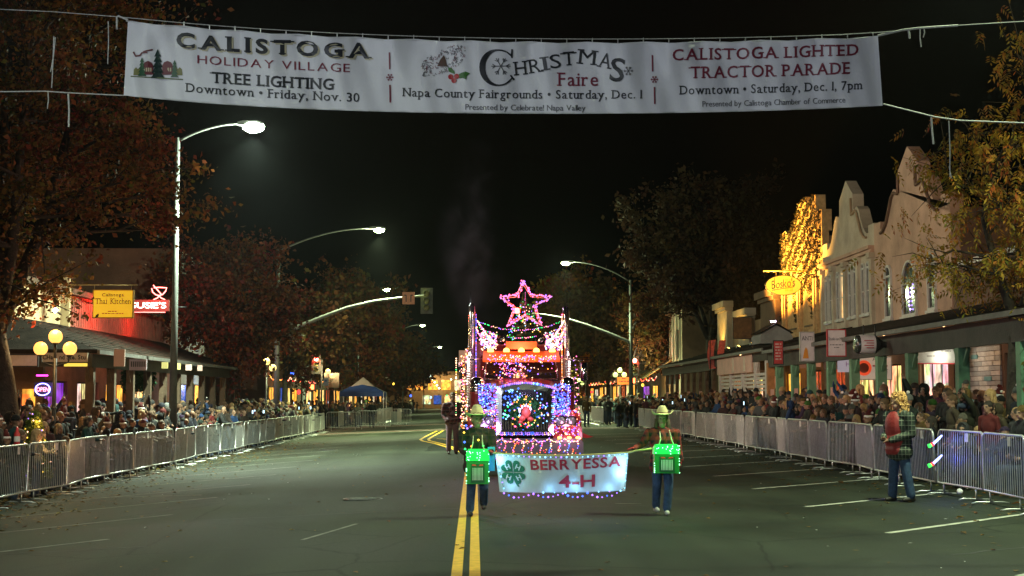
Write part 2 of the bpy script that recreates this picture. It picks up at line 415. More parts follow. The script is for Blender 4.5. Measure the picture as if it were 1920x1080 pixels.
# fallen leaves in the gutters
def litter(name, n, fx, mats, size=(.03, .07)):
    q = np.random.RandomState(len(name)+n); V = []; Fq = []
    for i in range(n):
        x, y = fx(q); s_ = q.uniform(*size); a = q.uniform(0, 6.28); z = gz(x) + .006
        c, d = math.cos(a)*s_, math.sin(a)*s_; t = q.uniform(0, .5)*s_
        V += [(x-c, y-d, z), (x+d*.6, y-c*.6, z+t), (x+c, y+d, z+t*.4), (x-d*.6, y+c*.6, z+t*.9)]; k = 4*i; Fq.append((k, k+1, k+2, k+3))
    return tag(link(name, npmesh(name, V, np.array(Fq), mats)), kind='stuff')
M_litter = leafmat('fallen_leaf', [(.10, .045, .012), (.22, .11, .02), (.06, .03, .012), (.28, .18, .04), (.12, .09, .02)])
litter('fallen_leaves', 5200, lambda q: (-10.1 + abs(q.normal(0, 1.5)), 16 + q.uniform(0, 1)**1.4 * 46), M_litter)
litter('fallen_leaves', 1500, lambda q: (9.9 - abs(q.normal(0, 1.6)), 12 + q.uniform(0, 1) * 50), M_litter)
litter('fallen_leaves', 420, lambda q: (q.uniform(-8, 8), 8 + q.uniform(0, 1) * 50), M_litter, (.02, .05))
M_crumb = mat('paper_scrap', (.6, .6, .58), .8)
litter('candy_wrappers', 110, lambda q: (q.choice([-1, 1]) * q.uniform(3.5, 8.6), 12 + q.uniform(0, 1) * 45), M_crumb, (.015, .035))

# ------------------------------------------------------------------ crowd barriers
def barrier_proto():
    t = thing('crowd_barrier', 'x', 'barrier')
    L, H = 2.02, 1.10
    f = MB(); r = .019; x0, x1 = -L/2, L/2; z0, z1 = .20, H
    loop = [(x0, 0, z0)]
    for i in range(5): a = math.pi - math.pi/2*i/4; loop.append((x0+.13+.13*math.cos(a), 0, z1-.13+.13*math.sin(a)))
    for i in range(5): a = math.pi/2 - math.pi/2*i/4; loop.append((x1-.13+.13*math.cos(a), 0, z1-.13+.13*math.sin(a)))
    loop += [(x1, 0, z0), (x0, 0, z0)]
    f.tube(loop, r, 7, caps=False)
    for z in (.42, .86): f.box((x1+.022, 0, z), (.03, .02, .06)); f.box((x0-.022, 0, z-.04), (.02, .02, .05))
    f.build('frame', M_galv, t)
    b = MB(); n = 19
    for i in range(1, n+1):
        x = x0 + L*i/(n+1); b.tube([(x, 0, z0), (x, 0, z1 - (0 if .13 < x-x0 < L-.13 else .03))], .0078, 5, caps=False)
    b.build('bars', M_galv, t)
    for sx in (-.72, .72):
        q = MB(); q.tube([(sx, 0, z0), (sx, 0, .03)], .016, 6); q.tube([(sx, -.29, .008), (sx, -.2, .03), (sx, .2, .03), (sx, .29, .008)], .014, 6)
        q.build('foot', M_galv, t)
    p = MB(); p.box((.35 if True else 0, -.024, z1-.10), (.13, .004, .14)); p.build('paper_tag', M_paper, t)
    return t
BAR = barrier_proto(); first = [True]
ORD = ['first', 'second', 'third', 'fourth', 'fifth', 'sixth', 'seventh', 'eighth', 'ninth', 'tenth', 'eleventh', 'twelfth', 'thirteenth', 'fourteenth', 'fifteenth', 'sixteenth', 'seventeenth', 'eighteenth', 'nineteenth', 'twentieth', 'twenty-first', 'twenty-second', 'twenty-third', 'twenty-fourth', 'twenty-fifth', 'twenty-sixth', 'twenty-seventh', 'twenty-eighth', 'twenty-ninth', 'thirtieth']
def put_barrier(x, y, rz, label, group):
    if first[0]: o = BAR; first[0] = False; o.location = (x, y, gz(x)); o.rotation_euler = (0, 0, rz); o['label'] = label; o['group'] = group
    else: o = dup(BAR, (x, y, gz(x)), rz, label, group)
    o.rotation_euler = (br.uniform(-.035, .035), 0, rz)
    return o
br = random.Random(5)
barX = {}
for side, y0, y1, nm in ((-1, 21.2, 83, 'left'), (1, 16.2, 74, 'right')):
    y = y0; i = 0; x = 8.45 if side < 0 else 8.12
    while y < y1:
        ang = 0
        tgt = (8.45 + .004*(y-25)) if side < 0 else min(8.12 + .013*(y-22), 8.6)
        x2 = tgt + br.uniform(-.13, .13)
        dx = (x2-x); a = math.atan2(2.1, side*dx) if True else 0
        hx = (x+x2)/2
        put_barrier(side*hx, y+1.05, a + (math.pi if side > 0 else 0), f'{ORD[min(i,29)]} steel crowd barrier of the {nm} row counting away from the camera', f'crowd barriers along the {nm} kerb')
        x = x2; y += 2.1; i += 1
k = 0
for (x, y, rz) in ((-7.9, 86.2, .2), (-6.1, 86.6, .05), (-8.7, 93.5, 1.5), (-7.2, 96.0, .1), (-5.3, 96.2, 0), (-5.2, 98.5, 1.5)):
    put_barrier(x, y, rz, f'{ORD[k]} steel barrier by the blue and white canopy past the left row', 'crowd barriers round the canopy'); k += 1
for side in (-1, 1):
    for i in range(11 if side > 0 else 9):
        y = (84 if side > 0 else 104) + 2.1*i
        put_barrier(side*(7.5 if side > 0 else 7.0) - (0), y, math.pi/2, f'{ORD[i]} barrier of the far {"right" if side>0 else "left"} run beyond the crossing', 'crowd barriers beyond the crossing')

# ------------------------------------------------------------------ street lamps
def street_lamp(px, py, ptop, hx, hz, label, energy, col, group='tall street lamps over the road', lens=60, r=.085, ext=.0, light=True, spot=125, head_dir=None):
    zb = gz(px) + .15
    t = thing('street_lamp', label, 'street lamp', (px, py, zb), group=group)
    p = MB(); p.tube([(0, 0, 0), (0, 0, (ptop-zb)*.5), (0, 0, ptop-zb)], [r*1.35, r, r*.72], 12); p.lathe([(r*2, 0), (r*2, .05), (r*1.5, .3), (r*1.3, .32)], 12)
    p.build('pole', M_pole, t)
    a = MB(); dx = hx-px; z0 = ptop-.12-zb; z1 = hz-zb; pts = []
    for i in range(11):
        s_ = i/10; pts.append((dx*s_, 0, z0 + (z1-z0)*(1-(1-s_)**2.0)))
    a.tube(pts, [.05-.02*i/10 for i in range(11)], 8); a.build('arm', M_pole, t)
    sg = 1 if dx > 0 else -1
    h = MB(); h.M = Matrix.Translation((dx, 0, z1)); h.prism([(-.1*sg, -.04), (-.1*sg, .05), (.1*sg, .09), (.55*sg, .08), (.72*sg, .02), (.70*sg, -.03), (.1*sg, -.06)], -.13, .13)
    h.build('lamp_head', M_pole, t)
    q = MB(); k9 = 1.45 if abs(py-45) < .1 else 1.15; q.ell((dx+.40*sg, 0, z1-.075*k9), (.24*k9, .15*k9, .12*k9), 16, 10)  # lens enlarged so its shape carries the lamp's glare
    q.build('lens', glow('lamp_lens_%d' % lens, col, lens), t)
    if light:
        lamp('spill_light', 'POINT', (dx+.40*sg, 0, z1-.38), energy*(.5 if abs(py-45) < .1 else (.22 if py > 25 else .03)), col, t, .2)
        lamp('lamp_light', 'SPOT', (dx+.40*sg, 0, z1-.38), energy, col, t, .12, spot, (dx+.40*sg, 0, z1-3))
    return t
LC = (.80, 1, .52)
A1 = at(333, 258, 45); B1 = at(452, 232, 45)
street_lamp(at(329, 500, 45).x, 45, A1.z, B1.x, B1.z, 'nearest tall street lamp rising over the left crowd with a dazzling white head', 3000, (.80, 1, .74), lens=140, r=.10)
A2 = at(522, 467, 72); B2 = at(696, 428, 72)
L2 = street_lamp(A2.x, 72, A2.z, B2.x, B2.z, 'street lamp on the left corner pole whose arm curves over the traffic signal', 2600, LC, lens=45, r=.13)
for (u, v, hu, hv, Y, e, lb) in ((672, 548, 716, 541, 113, 1500, 'thin street lamp behind the left signal arm with a small bright head'), (756, 615, 786, 609, 168, 1300, 'small far street lamp above the left trees, second from the street end'), (795, 655, 820, 650, 240, 1300, 'farthest street lamp on the left standing near the lit building')):
    A = at(u, v, Y); B = at(hu, hv, Y); street_lamp(A.x, Y, A.z, B.x, B.z, lb, e, LC, lens=45, r=.07)
A3 = at(1182, 525, 91); B3 = at(1072, 491, 91)
L3 = street_lamp(A3.x, 91, A3.z, B3.x, B3.z, 'street lamp on the right corner pole with its arm reaching left over the road', 2400, LC, lens=45, r=.12)
A = at(1050, 577, 150); street_lamp(8.8, 140, 8.9, 6.2, 9.8, 'far right street lamp behind the light-strung truck', 1300, LC, r=.07)
street_lamp(-10.4, 23.5, 8.6, -8.2, 9.3, 'unseen street lamp added at the left kerb to carry the facade floodlight', 200, (.85, 1, .8))  # added lamp and pole, there to hold the facade floodlight
# the lamps that light the banner and the near road stand just outside the picture
street_lamp(10.4, 19.4, 8.6, 8.0, 9.4, 'street lamp by the right kerb next to the nearest barriers', 850, (.80, 1, .62), spot=150)
street_lamp(-10.6, 6.0, 8.6, -7.2, 9.3, 'street lamp by the left kerb in front of the overhead banner', 620, (.84, 1, .74), spot=168)
street_lamp(10.6, -6.0, 8.6, 7.2, 9.4, 'street lamp by the right kerb behind the camera', 500, (.84, 1, .70), spot=168)

def floodlight(loc, aim, e, col, spot, label):  # unseen floodlights added to brighten the fronts, trees and banner
    t = thing('floodlight', label, 'floodlight', loc, group='unseen floodlights added to brighten parts of the street'); dv = (Vector(aim)-Vector(loc)).normalized()
    q = MB(); rot = dv.to_track_quat('-Z', 'Y').to_matrix(); q.box((0, 0, 0), (.34, .26, .16), rot=rot); q.build('housing', M_dark, t)
    q = MB(); q.box(dv*.085, (.30, .22, .01), rot=rot); q.build('lens', glow('added_flood_lens', (1, .9, .7), 10), t)
    lamp('added_flood', 'SPOT', dv*.12, e, col, t, .12, spot, dv*3)
floodlight((-10.25, 23.8, 8.2), (14, 47, 6.2), 4300, (1, .72, .50), 46, 'unseen floodlight added on the left kerb pole to brighten the gabled fronts')
floodlight((10.3, 19.6, 8.0), (-11, 33, 8.5), 1500, (1, .62, .40), 62, 'unseen floodlight added on the right kerb pole to brighten the big maple')
floodlight((10.5, 19.1, 7.7), (11.2, 28, 6.0), 560, (1, .78, .28), 70, 'unseen floodlight added on the right kerb pole to brighten the yellow tree')
floodlight((-9.5, -4, 4.2), (2, 17, 5.8), 1700, (.80, .86, 1), 64, 'unseen floodlight added low behind the camera to brighten the overhead banner')
# globe lamps
M_globe = glow('globe_glass', (1, .47, .10), 1.9)
M_globe2 = glow('globe_glass_pale', (1, .72, .22), 1.9)
def globe_lamp(x, y, label, group, zc=2.75, n=3, e=45, gm=None, col=(1, .58, .2), R_=.175, sp=.30, cz=.42):
    zb = gz(x)+.15; t = thing('globe_lamp', label, 'street lamp', (x, y, zb), group=group); H = zc-zb
    p = MB(); p.lathe([(.16, 0), (.16, .12), (.10, .2), (.075, .6), (.055, .7), (.045, H-.1)], 12); p.lathe([(.06, 1.6), (.075, 1.63), (.06, 1.66)], 12)
    if n == 3:
        p.tube([(-sp, 0, H), (-sp*.9, 0, H-.2), (0, 0, H-.3), (sp*.9, 0, H-.2), (sp, 0, H)], .022, 6); p.tube([(0, 0, H-.4), (0, 0, H+cz-.12)], .035, 8)
    else: p.tube([(0, 0, H-.3), (sp*.9, 0, H-.25), (sp, 0, H-.05)], .022, 6); p.tube([(0, 0, H-.4), (0, 0, H+cz-.14)], .035, 8)
    p.build('post', M_dark, t)
    gs = [(-sp, H+.12), (sp, H+.12), (0, H+cz)] if n == 3 else [(sp, H+.12), (0, H+cz)]
    for gx, gz_ in gs:
        q = MB(); q.ell((gx, 0, gz_), R_, 16, 10); go = q.build('globe', gm or M_globe, t)
        c = MB(); c.lathe([(.06, gz_-R_-.02), (.08, gz_-R_+.01), (.05, gz_-R_+.03)], 10, (gx, 0, 0)); c.build('collar', M_dark, go)
    lamp('globe_light', 'POINT', (0, -.15, H+cz+.35), e, col, t, .2)
    return t
P = at(104, 640, 33.6)
globe_lamp(P.x, 33.6, 'lamp post with three glowing amber globes by the big tree on the left', 'ornamental globe lamp posts', 2.68, 3, 75, R_=.162, sp=.34, cz=.40)
globe_lamp(-9.9, 68, 'two-globe lamp post behind the left crowd beside the grey hanging flag', 'ornamental globe lamp posts', 2.95, 2, 90, col=(1, .8, .4), gm=M_globe2)
globe_lamp(-9.9, 96.5, 'two-globe lamp post just left of the blue and white canopy', 'ornamental globe lamp posts', 3.0, 2, 90, col=(1, .8, .4), gm=M_globe2)
globe_lamp(9.9, 97, 'three-globe lamp post above the orange sign at the right crossing', 'ornamental globe lamp posts', 3.1, 3, 90, col=(.9, 1, .4), gm=glow('globe_glass_green', (.8, 1, .3), 1.7))
for i, (x, y) in enumerate(((-9.9, 128), (-9.9, 160), (9.9, 135))):
    globe_lamp(x, y, ['small yellow globe lamp beyond the canopy on the left', 'farthest yellow globe lamp on the left pavement', 'yellow globe lamp far down the right pavement'][i], 'ornamental globe lamp posts', 2.9, 2, 60, col=(.9, 1, .35), gm=glow('globe_glass_green', (.8, 1, .3), 1.7))

# ------------------------------------------------------------------ traffic signals
M_sigy = mat('signal_housing', (.16, .15, .05), .5, var=(12, .3)); M_sigb = mat('signal_backplate', (.05, .055, .045), .6, var=(7, .4))
def signal_head(parent, c, lit=None, back=True, scale=1., name='signal_head'):
    q = MB(); x, y, z = c; w, h = .62*scale, 1.32*scale
    sgn = -1
    q.bx(x-w/2, x+w/2, y-.012, y+.012, z-h/2, z+h/2); o = q.build('backplate', M_sigb, parent)
    q = MB(); q.bx(x-.17*scale, x+.17*scale, y+.014, y+.2, z-.55*scale, z+.55*scale)
    q.build('housing', M_sigy, o)
    for i, dz in enumerate((.36, 0, -.36)):
        on = (lit == i); dz *= scale
        l_ = MB(); l_.lathe([(.0, -.03), (.12*scale, -.05), (.15*scale, 0)], 14, (x, y-.016, z+dz), 'Y')
        l_.build('lens', glow('signal_red', (1, .06, .04), 60) if on else M_sigy, o)
        v = MB(); pts = [];
        for k in range(9):
            a = math.pi*(-.1+1.2*k/8); pts.append((x+.15*scale*math.cos(a), z+dz+.15*scale*math.sin(a)))
        V = [(a_, y-.014, b_) for a_, b_ in pts] + [(a_, y-.014-.22*scale, b_) for a_, b_ in pts]
        v.add(V, [(k, k+1, k+10, k+9) for k in range(8)]); v.build('visor', M_sigy, o)
    if lit is not None: lamp('signal_light', 'POINT', (x, y-.35, z+.36*scale), 40, (1, .05, .03), parent, .1)
    return o
def mast(parent_loc, pts, lab):
    t = thing('traffic_signal', lab, 'traffic light', parent_loc, group='traffic signals at the crossing')
    m = MB(); base = Vector(parent_loc); m.tube([Vector(p)-base for p in pts], [.11-.055*i/(len(pts)-1) for i in range(len(pts))], 10); m.build('mast_arm', M_pole, t)
    return t, base
z0 = at(530, 615, 72)
arm = [Vector((A2.x, 72, at(522, 640, 72).z)), at(560, 612, 72), at(605, 594, 72), at(650, 577, 72), at(700, 565, 72), at(750, 558.5, 72), at(804, 554, 72)]
t, base = mast((A2.x, 72, .0), arm, 'curved signal arm from the left corner with an unlit head and small orange sign')
p_ = at(800, 564, 72); so_ = signal_head(t, p_-base, None)
p_ = at(766, 559, 71.8)-base
q = MB(); q.box(p_, (.62, .02, .62)); sg_ = q.build('turn_sign', mat('orange_sign', (.62, .22, .10), .5, var=(9, .2)), t)
q = MB()
for dx in (-.12, .12): q.box((p_.x+dx, p_.y-.014, p_.z-.02), (.05, .004, .34)); q.box((p_.x+dx*1.4, p_.y-.014, p_.z+.15), (.12, .004, .05))
q.build('sign_marks', M_black, sg_)
arm = [Vector((A3.x, 91, at(1182, 650, 91).z)), at(1178, 640, 91), at(1140, 624, 91), at(1100, 609, 91), at(1060, 597, 91), at(1020, 590, 91), at(985, 587, 91)]
t, base = mast((A3.x, 91, .0), arm, 'curved signal arm from the right corner pole passing behind the star')
signal_head(t, at(990, 590, 91)-base, None)
def pole_signal(x, y, u, v, Y, lab, pv, post=True):
    t = thing('traffic_signal', lab, 'traffic light', (x, y, .0), group='traffic signals at the crossing')
    if post: q = MB(); q.tube([(0, 0, 0), (0, 0, 4.3)], .06, 8); q.build('post', M_pole, t)
    c = at(u, v, Y)-Vector((x, y, 0)); signal_head(t, c, 0, scale=1.0)
    c2 = at(pv[0], pv[1], Y)-Vector((x, y, 0))
    q = MB(); q.bx(c2.x-.26, c2.x+.26, c2.y, c2.y+.2, c2.z-.26, c2.z+.26); o = q.build('pedestrian_signal', M_sigb, t)
    q = MB(); q.M = Matrix.Translation((c2.x, c2.y-.02, c2.z))    # raised hand
    q.box((0, 0, -.06), (.18, .01, .18)); q.box((-.12, 0, .0), (.04, .01, .14), rot=Matrix.Rotation(.5, 3, 'Y'))
    for i in range(4): q.box((-.07+.047*i, 0, .10), (.034, .01, .15))
    q.build('lit_hand', glow('signal_hand', (1, .12, .03), 14), o)
    return t
pole_signal(at(594, 700, 97).x+.3, 97.3, 593, 683, 97, 'red traffic light above a lit red hand beside the left globe lamp', (586, 726))
pole_signal(at(1190, 700, 97).x+.2, 97.3, 1190, 686, 97, 'red traffic light above a lit red hand below the right corner lamp pole', (1188, 714))

# ------------------------------------------------------------------ people
M_skin = mat('skin', (.29, .155, .10), .55, var=(25, .12)); M_eye = mat('eye_dark', (.03, .02, .02), .3); M_lip = mat('lip', (.35, .12, .10), .5)
M_coat = mat('coat_cloth', (.9, .9, .9), .85, var=(7, .25), bump=(45, .35), tint='object')
M_jean = mat('jeans', (.035, .05, .09), .85, var=(12, .35), bump=(70, .3)); M_trou = mat('dark_trousers', (.022, .02, .022), .85, var=(12, .3), bump=(70, .3))
M_shoe = mat('shoe_leather', (.03, .025, .02), .5, var=(20, .3)); M_sole = mat('pale_shoe', (.4, .38, .33), .6)
M_hairk = mat('dark_hair', (.025, .015, .01), .6, bump=(90, .8), var=(40, .4)); M_hairb = mat('brown_hair', (.09, .045, .02), .6, bump=(90, .8), var=(40, .4))
M_hairy = mat('fair_hair', (.35, .21, .09), .6, bump=(90, .8), var=(40, .4)); M_hat = mat('knit', (.9, .9, .9), .9, bump=(120, .9), tint='object', var=(30, .2))
def CAP(a, b, ra, rb, m): return ('c', Vector(a), Vector(b), ra, rb, m)
def ELL(c, r, m, rot=None): return ('e', Vector(c), Vector(r if not isinstance(r, (int, float)) else (r, r, r)), m, rot)
def body_mesh(name, prims, mats, voxel=.014, smooth=2, lev=0):
    mb = MB()
    for p in prims:
        if p[0] == 'c':
            a, b, ra, rb = p[1:5]; d = b-a; L = d.length
            if L < 1e-5: mb.ell(a, ra, 8, 6); continue
            t = d/L; pts = []; rs = []
            for i in range(4): th = math.pi/2*(1-i/3) if i < 3 else 0; pts.append(a-t*ra*math.sin(th)); rs.append(max(ra*math.cos(th), .0008))
            for i in range(4): th = math.pi/2*i/3; pts.append(b+t*rb*math.sin(th)); rs.append(max(rb*math.cos(th), .0008))
            mb.tube(pts, rs, 10)
        else: mb.ell(p[1], p[2], 14, 10, rot=p[4])
    me = bpy.data.meshes.new(name+'_raw'); me.from_pydata(mb.v, [], mb.f)
    o = bpy.data.objects.new('tmp', me); C.objects.link(o)
    r = o.modifiers.new('r', 'REMESH'); r.mode = 'VOXEL'; r.voxel_size = voxel; r.adaptivity = 0
    if smooth: s = o.modifiers.new('s', 'SMOOTH'); s.factor = .5; s.iterations = smooth
    dg = bpy.context.evaluated_depsgraph_get(); out = bpy.data.meshes.new_from_object(o.evaluated_get(dg))
    bpy.data.objects.remove(o); bpy.data.meshes.remove(me); out.name = name
    out.materials.clear()
    for m in mats: out.materials.append(m)
    nf = len(out.polygons); cen = np.zeros(nf*3); out.polygons.foreach_get('center', cen); cen = cen.reshape(-1, 3)
    best = np.full(nf, 1e9); mi = np.zeros(nf, int)
    for p in prims:
        if p[0] == 'c':
            a = np.array(p[1]); d = np.array(p[2])-a; t = np.clip(((cen-a)@d)/max(d@d, 1e-9), 0, 1)
            dist = np.linalg.norm(cen-(a+t[:, None]*d), axis=1)-(p[3]+(p[4]-p[3])*t); m = p[5]
        else:
            q = cen-np.array(p[1])
            if p[4] is not None: q = q@np.array(p[4])
            rr = np.array(p[2]); dist = (np.linalg.norm(q/rr, axis=1)-1)*rr.min(); m = p[3]
        k = dist < best; best[k] = dist[k]; mi[k] = m
    out.polygons.foreach_set('material_index', mi.astype(np.int32)); out.polygons.foreach_set('use_smooth', np.ones(nf, bool)); out.update()
    return out
# material slots: 0 skin 1 coat 2 trousers 3 shoes 4 eye 5 lip 6.. extra
def head_prims(c, s=1., yaw=0, det=True):
    c = Vector(c); q = Matrix.Rotation(yaw, 3, 'Z')
    def o(x, y, z): return c + q @ Vector((x*s, y*s, z*s))
    P = [ELL(o(0, .01, .02), (.077*s, .096*s, .108*s), 0, q), ELL(o(0, -.03, -.065), (.052*s, .06*s, .055*s), 0, q), ELL(o(0, -.062, -.088), (.028*s, .026*s, .026*s), 0, q),
         CAP(o(0, -.093, .018), o(0, -.108, -.022), .010*s, .016*s, 0), ELL(o(.079, .01, -.005), (.012*s, .022*s, .032*s), 0, q), ELL(o(-.079, .01, -.005), (.012*s, .022*s, .032*s), 0, q),
         CAP(o(-.04, -.083, .033), o(.04, -.083, .033), .012*s, .012*s, 0)]
    if det: P += [ELL(o(.031, -.084, .012), (.014*s, .010*s, .008*s), 4, q), ELL(o(-.031, -.084, .012), (.014*s, .010*s, .008*s), 4, q), ELL(o(0, -.087, -.054), (.026*s, .010*s, .008*s), 5, q)]
    return P
def hand_prims(w, d, palm_n, s=1., curl=.5, m=0):
    """w wrist, d pointing direction, palm_n direction the palm faces; fingers curl that way"""
    w = Vector(w); d = Vector(d).normalized(); n = Vector(palm_n); n = (n - d*n.dot(d)).normalized(); x = d.cross(n)
    P = [ELL(w+d*.045*s, (.04*s, .047*s, .018*s), m, Matrix((x, d, n)).transposed())]
    for i, (off, L) in enumerate(((-.028, .036), (-.010, .042), (.010, .040), (.027, .032))):
        b = w+d*.082*s+x*off*s; d1 = (d*math.cos(curl)+n*math.sin(curl)); d2 = (d*math.cos(curl*2.2)+n*math.sin(curl*2.2))
        e = b+d1*L*s; P += [CAP(b-d*.02*s, e, .0095*s, .009*s, m), CAP(e, e+d2*L*.8*s, .009*s, .0075*s, m)]
    th = w+d*.03*s-x*.035*s; t2 = th+(d*.7-x*.6+n*.3)*.03*s
    P += [CAP(th, t2, .012*s, .010*s, m), CAP(t2, t2+(d*.8+n*.45)*.028*s, .010*s, .008*s, m)]
    return P
def figure(arms, legs=None, coat_len=.86, bulk=1., hs=1., hz=1.60, headyaw=0, lean=0., handm=0, shoem=3, walk=None, fine=False, headpos=None):
    """arms: per side (elbow, wrist, hand dir, palm normal); person faces -Y, left side is +x"""
    k = bulk; P = []
    ly = -lean
    hp = headpos or (0, ly*1.1-.015, hz)
    P += head_prims(hp, hs, headyaw)
    P += [CAP((0, ly*.9+.01, 1.42), (0, ly+.0, hz-.06), .056, .052*hs, 0)]
    P += [ELL((0, ly*.75, 1.24), (.175*k, .115*k, .20), 1), CAP((-.145, ly*.9, 1.385), (.145, ly*.9, 1.385), .07*k, .07*k, 1), ELL((0, ly*.4, 1.04), (.155*k, .112*k, .18), 1),
          CAP((-.05, ly*.9, 1.44), (.05, ly*.9, 1.44), .05, .05, 1), CAP((-.055*k, 0, .96), (.055*k, 0, .96), .118*k, .118*k, 1), ELL((0, .02, .90), (.155, .12, .10), 2)]
    if coat_len < .86: P += [CAP((-.06*k, 0, coat_len+.08), (.06*k, 0, coat_len+.08), .125*k, .125*k, 1)]
    for sx, a in zip((-1, 1), arms):
        el, wr, hd, pn = a; sh = Vector((sx*.185*k, ly*.9, 1.375)); el = Vector(el); wr = Vector(wr)
        P += [CAP(sh, el, .062*k, .052*k, 1), CAP(el, wr, .052*k, .040*k, 1)]
        P += hand_prims(wr, hd, pn if pn else (-sx, 0, 0), 1.0 if fine else 1.05, .45, handm)
    legs = legs or [((-.09, 0, .90), (-.10, -.015, .50), (-.105, .015, .09), 0), ((.09, 0, .90), (.10, -.015, .50), (.105, .015, .09), 0)]
    for hip, kn, an, fy in legs:
        hip = Vector(hip); kn = Vector(kn); an = Vector(an)
        lw = .55+.45*bulk; P += [CAP(hip, kn, .092*lw, .070*lw, 2), CAP(kn, an+Vector((0, 0, .03)), .070*lw, .064*lw, 2)]
        f = Matrix.Rotation(fy, 3, 'Z'); P += [CAP(an+f@Vector((0, .05, -.045)), an+f@Vector((0, -.13, -.05)), .042, .036, shoem), ELL(an+f@Vector((0, -.07, -.045)), (.045, .075, .038), shoem, f)]
    return P
down = lambda sx, w=.0: ((sx*.235, .03, 1.10), (sx*.225, -.05, .86), (0, -.1, -1), (-sx, 0, 0))
pock = lambda sx: ((sx*.26, .07, 1.11), (sx*.175, -.09, .93), (-sx*.4, 0, -1), (0, 1, 0))
rail = lambda sx: ((sx*.25, -.17, 1.14), (sx*.13, -.40, 1.14), (-sx*.3, -1, 0), (0, 0, -1))
phone = lambda sx: ((sx*.22, -.22, 1.22), (sx*.09, -.33, 1.45), (0, -.1, 1), (0, 1, 0))
high = lambda sx: ((sx*.27, -.14, 1.58), (sx*.12, -.22, 1.80), (0, -.1, 1), (0, -1, 0))
fold = lambda sx: ((sx*.26, -.05, 1.12), (-sx*.02, -.19, 1.12+.02*sx), (-sx, -.2, 0), (0, 1, 0))
point = lambda sx: ((sx*.30, -.24, 1.38), (sx*.34, -.50, 1.42), (0, -1, .1), (0, 0, -1))
sit = [((-.10, 0, .46), (-.13, -.40, .48), (-.13, -.38, .09), 0), ((.10, 0, .46), (.13, -.40, .48), (.13, -.38, .09), 0)]
def seated(P_):
    out = []
    for p in P_:
        q = list(p)
        if p[-1 if p[0] == 'c' else 3] in (0, 1, 4, 5) or (p[0] == 'e' and p[1].z > .85):
            q[1] = p[1]-Vector((0, 0, .44))
            if p[0] == 'c': q[2] = p[2]-Vector((0, 0, .44))
        out.append(tuple(q))
    return out
MB_ = [M_skin, M_coat, M_jean, M_shoe, M_eye, M_lip]; MB2 = [M_skin, M_coat, M_trou, M_shoe, M_eye, M_lip]
PROTO = {}
def defproto(key, desc, hz, hs, prims, mats=None, z=None): PROTO[key] = (desc, hz, hs, prims, mats)
defproto('stand', 'standing with arms down', 1.60, 1, figure([down(-1), down(1)]), MB_)
defproto('pocket', 'standing with hands in pockets', 1.60, 1, figure([pock(-1), pock(1)], bulk=1.15), MB2)
defproto('rail', 'leaning forearms on the barrier', 1.58, 1, figure([rail(-1), rail(1)], lean=.10, hz=1.58, bulk=1.12), MB_)
defproto('phone', 'holding a phone up to the face', 1.60, 1, figure([phone(-1), phone(1)], bulk=1.1), MB2)
defproto('high', 'filming with both arms raised', 1.60, 1, figure([high(-1), high(1)], bulk=1.05), MB_)
defproto('fold', 'standing with folded arms', 1.60, 1, figure([fold(-1), fold(1)], bulk=1.2, coat_len=.62), MB2)
defproto('point', 'pointing out at the street', 1.60, 1, figure([down(-1), point(1)], bulk=1.05, headyaw=.4), MB_)
defproto('turn', 'standing with head turned to the parade', 1.60, 1, figure([pock(-1), fold(1)], bulk=1.15, headyaw=-.6, coat_len=.55), MB2)
defproto('child', 'small child standing', 1.58, 1.28, figure([down(-1), rail(1)], hs=1.28, bulk=1.2, hz=1.58), MB_)
defproto('childrail', 'small child gripping the barrier', 1.58, 1.28, figure([rail(-1), rail(1)], hs=1.28, bulk=1.25, hz=1.58), MB2)
defproto('sit', 'sitting on a folding chair', 1.16, 1, seated(figure([fold(-1), fold(1)], bulk=1.15, legs=sit)), MB_)
for k_ in list(PROTO):
    d_, hz_, hs_, pr_, mt_ = PROTO[k_]; PROTO[k_] = (d_, hz_, hs_, body_mesh('person_'+k_, pr_, mt_, .019, 2), body_mesh('far_'+k_, pr_, mt_, .055, 0))
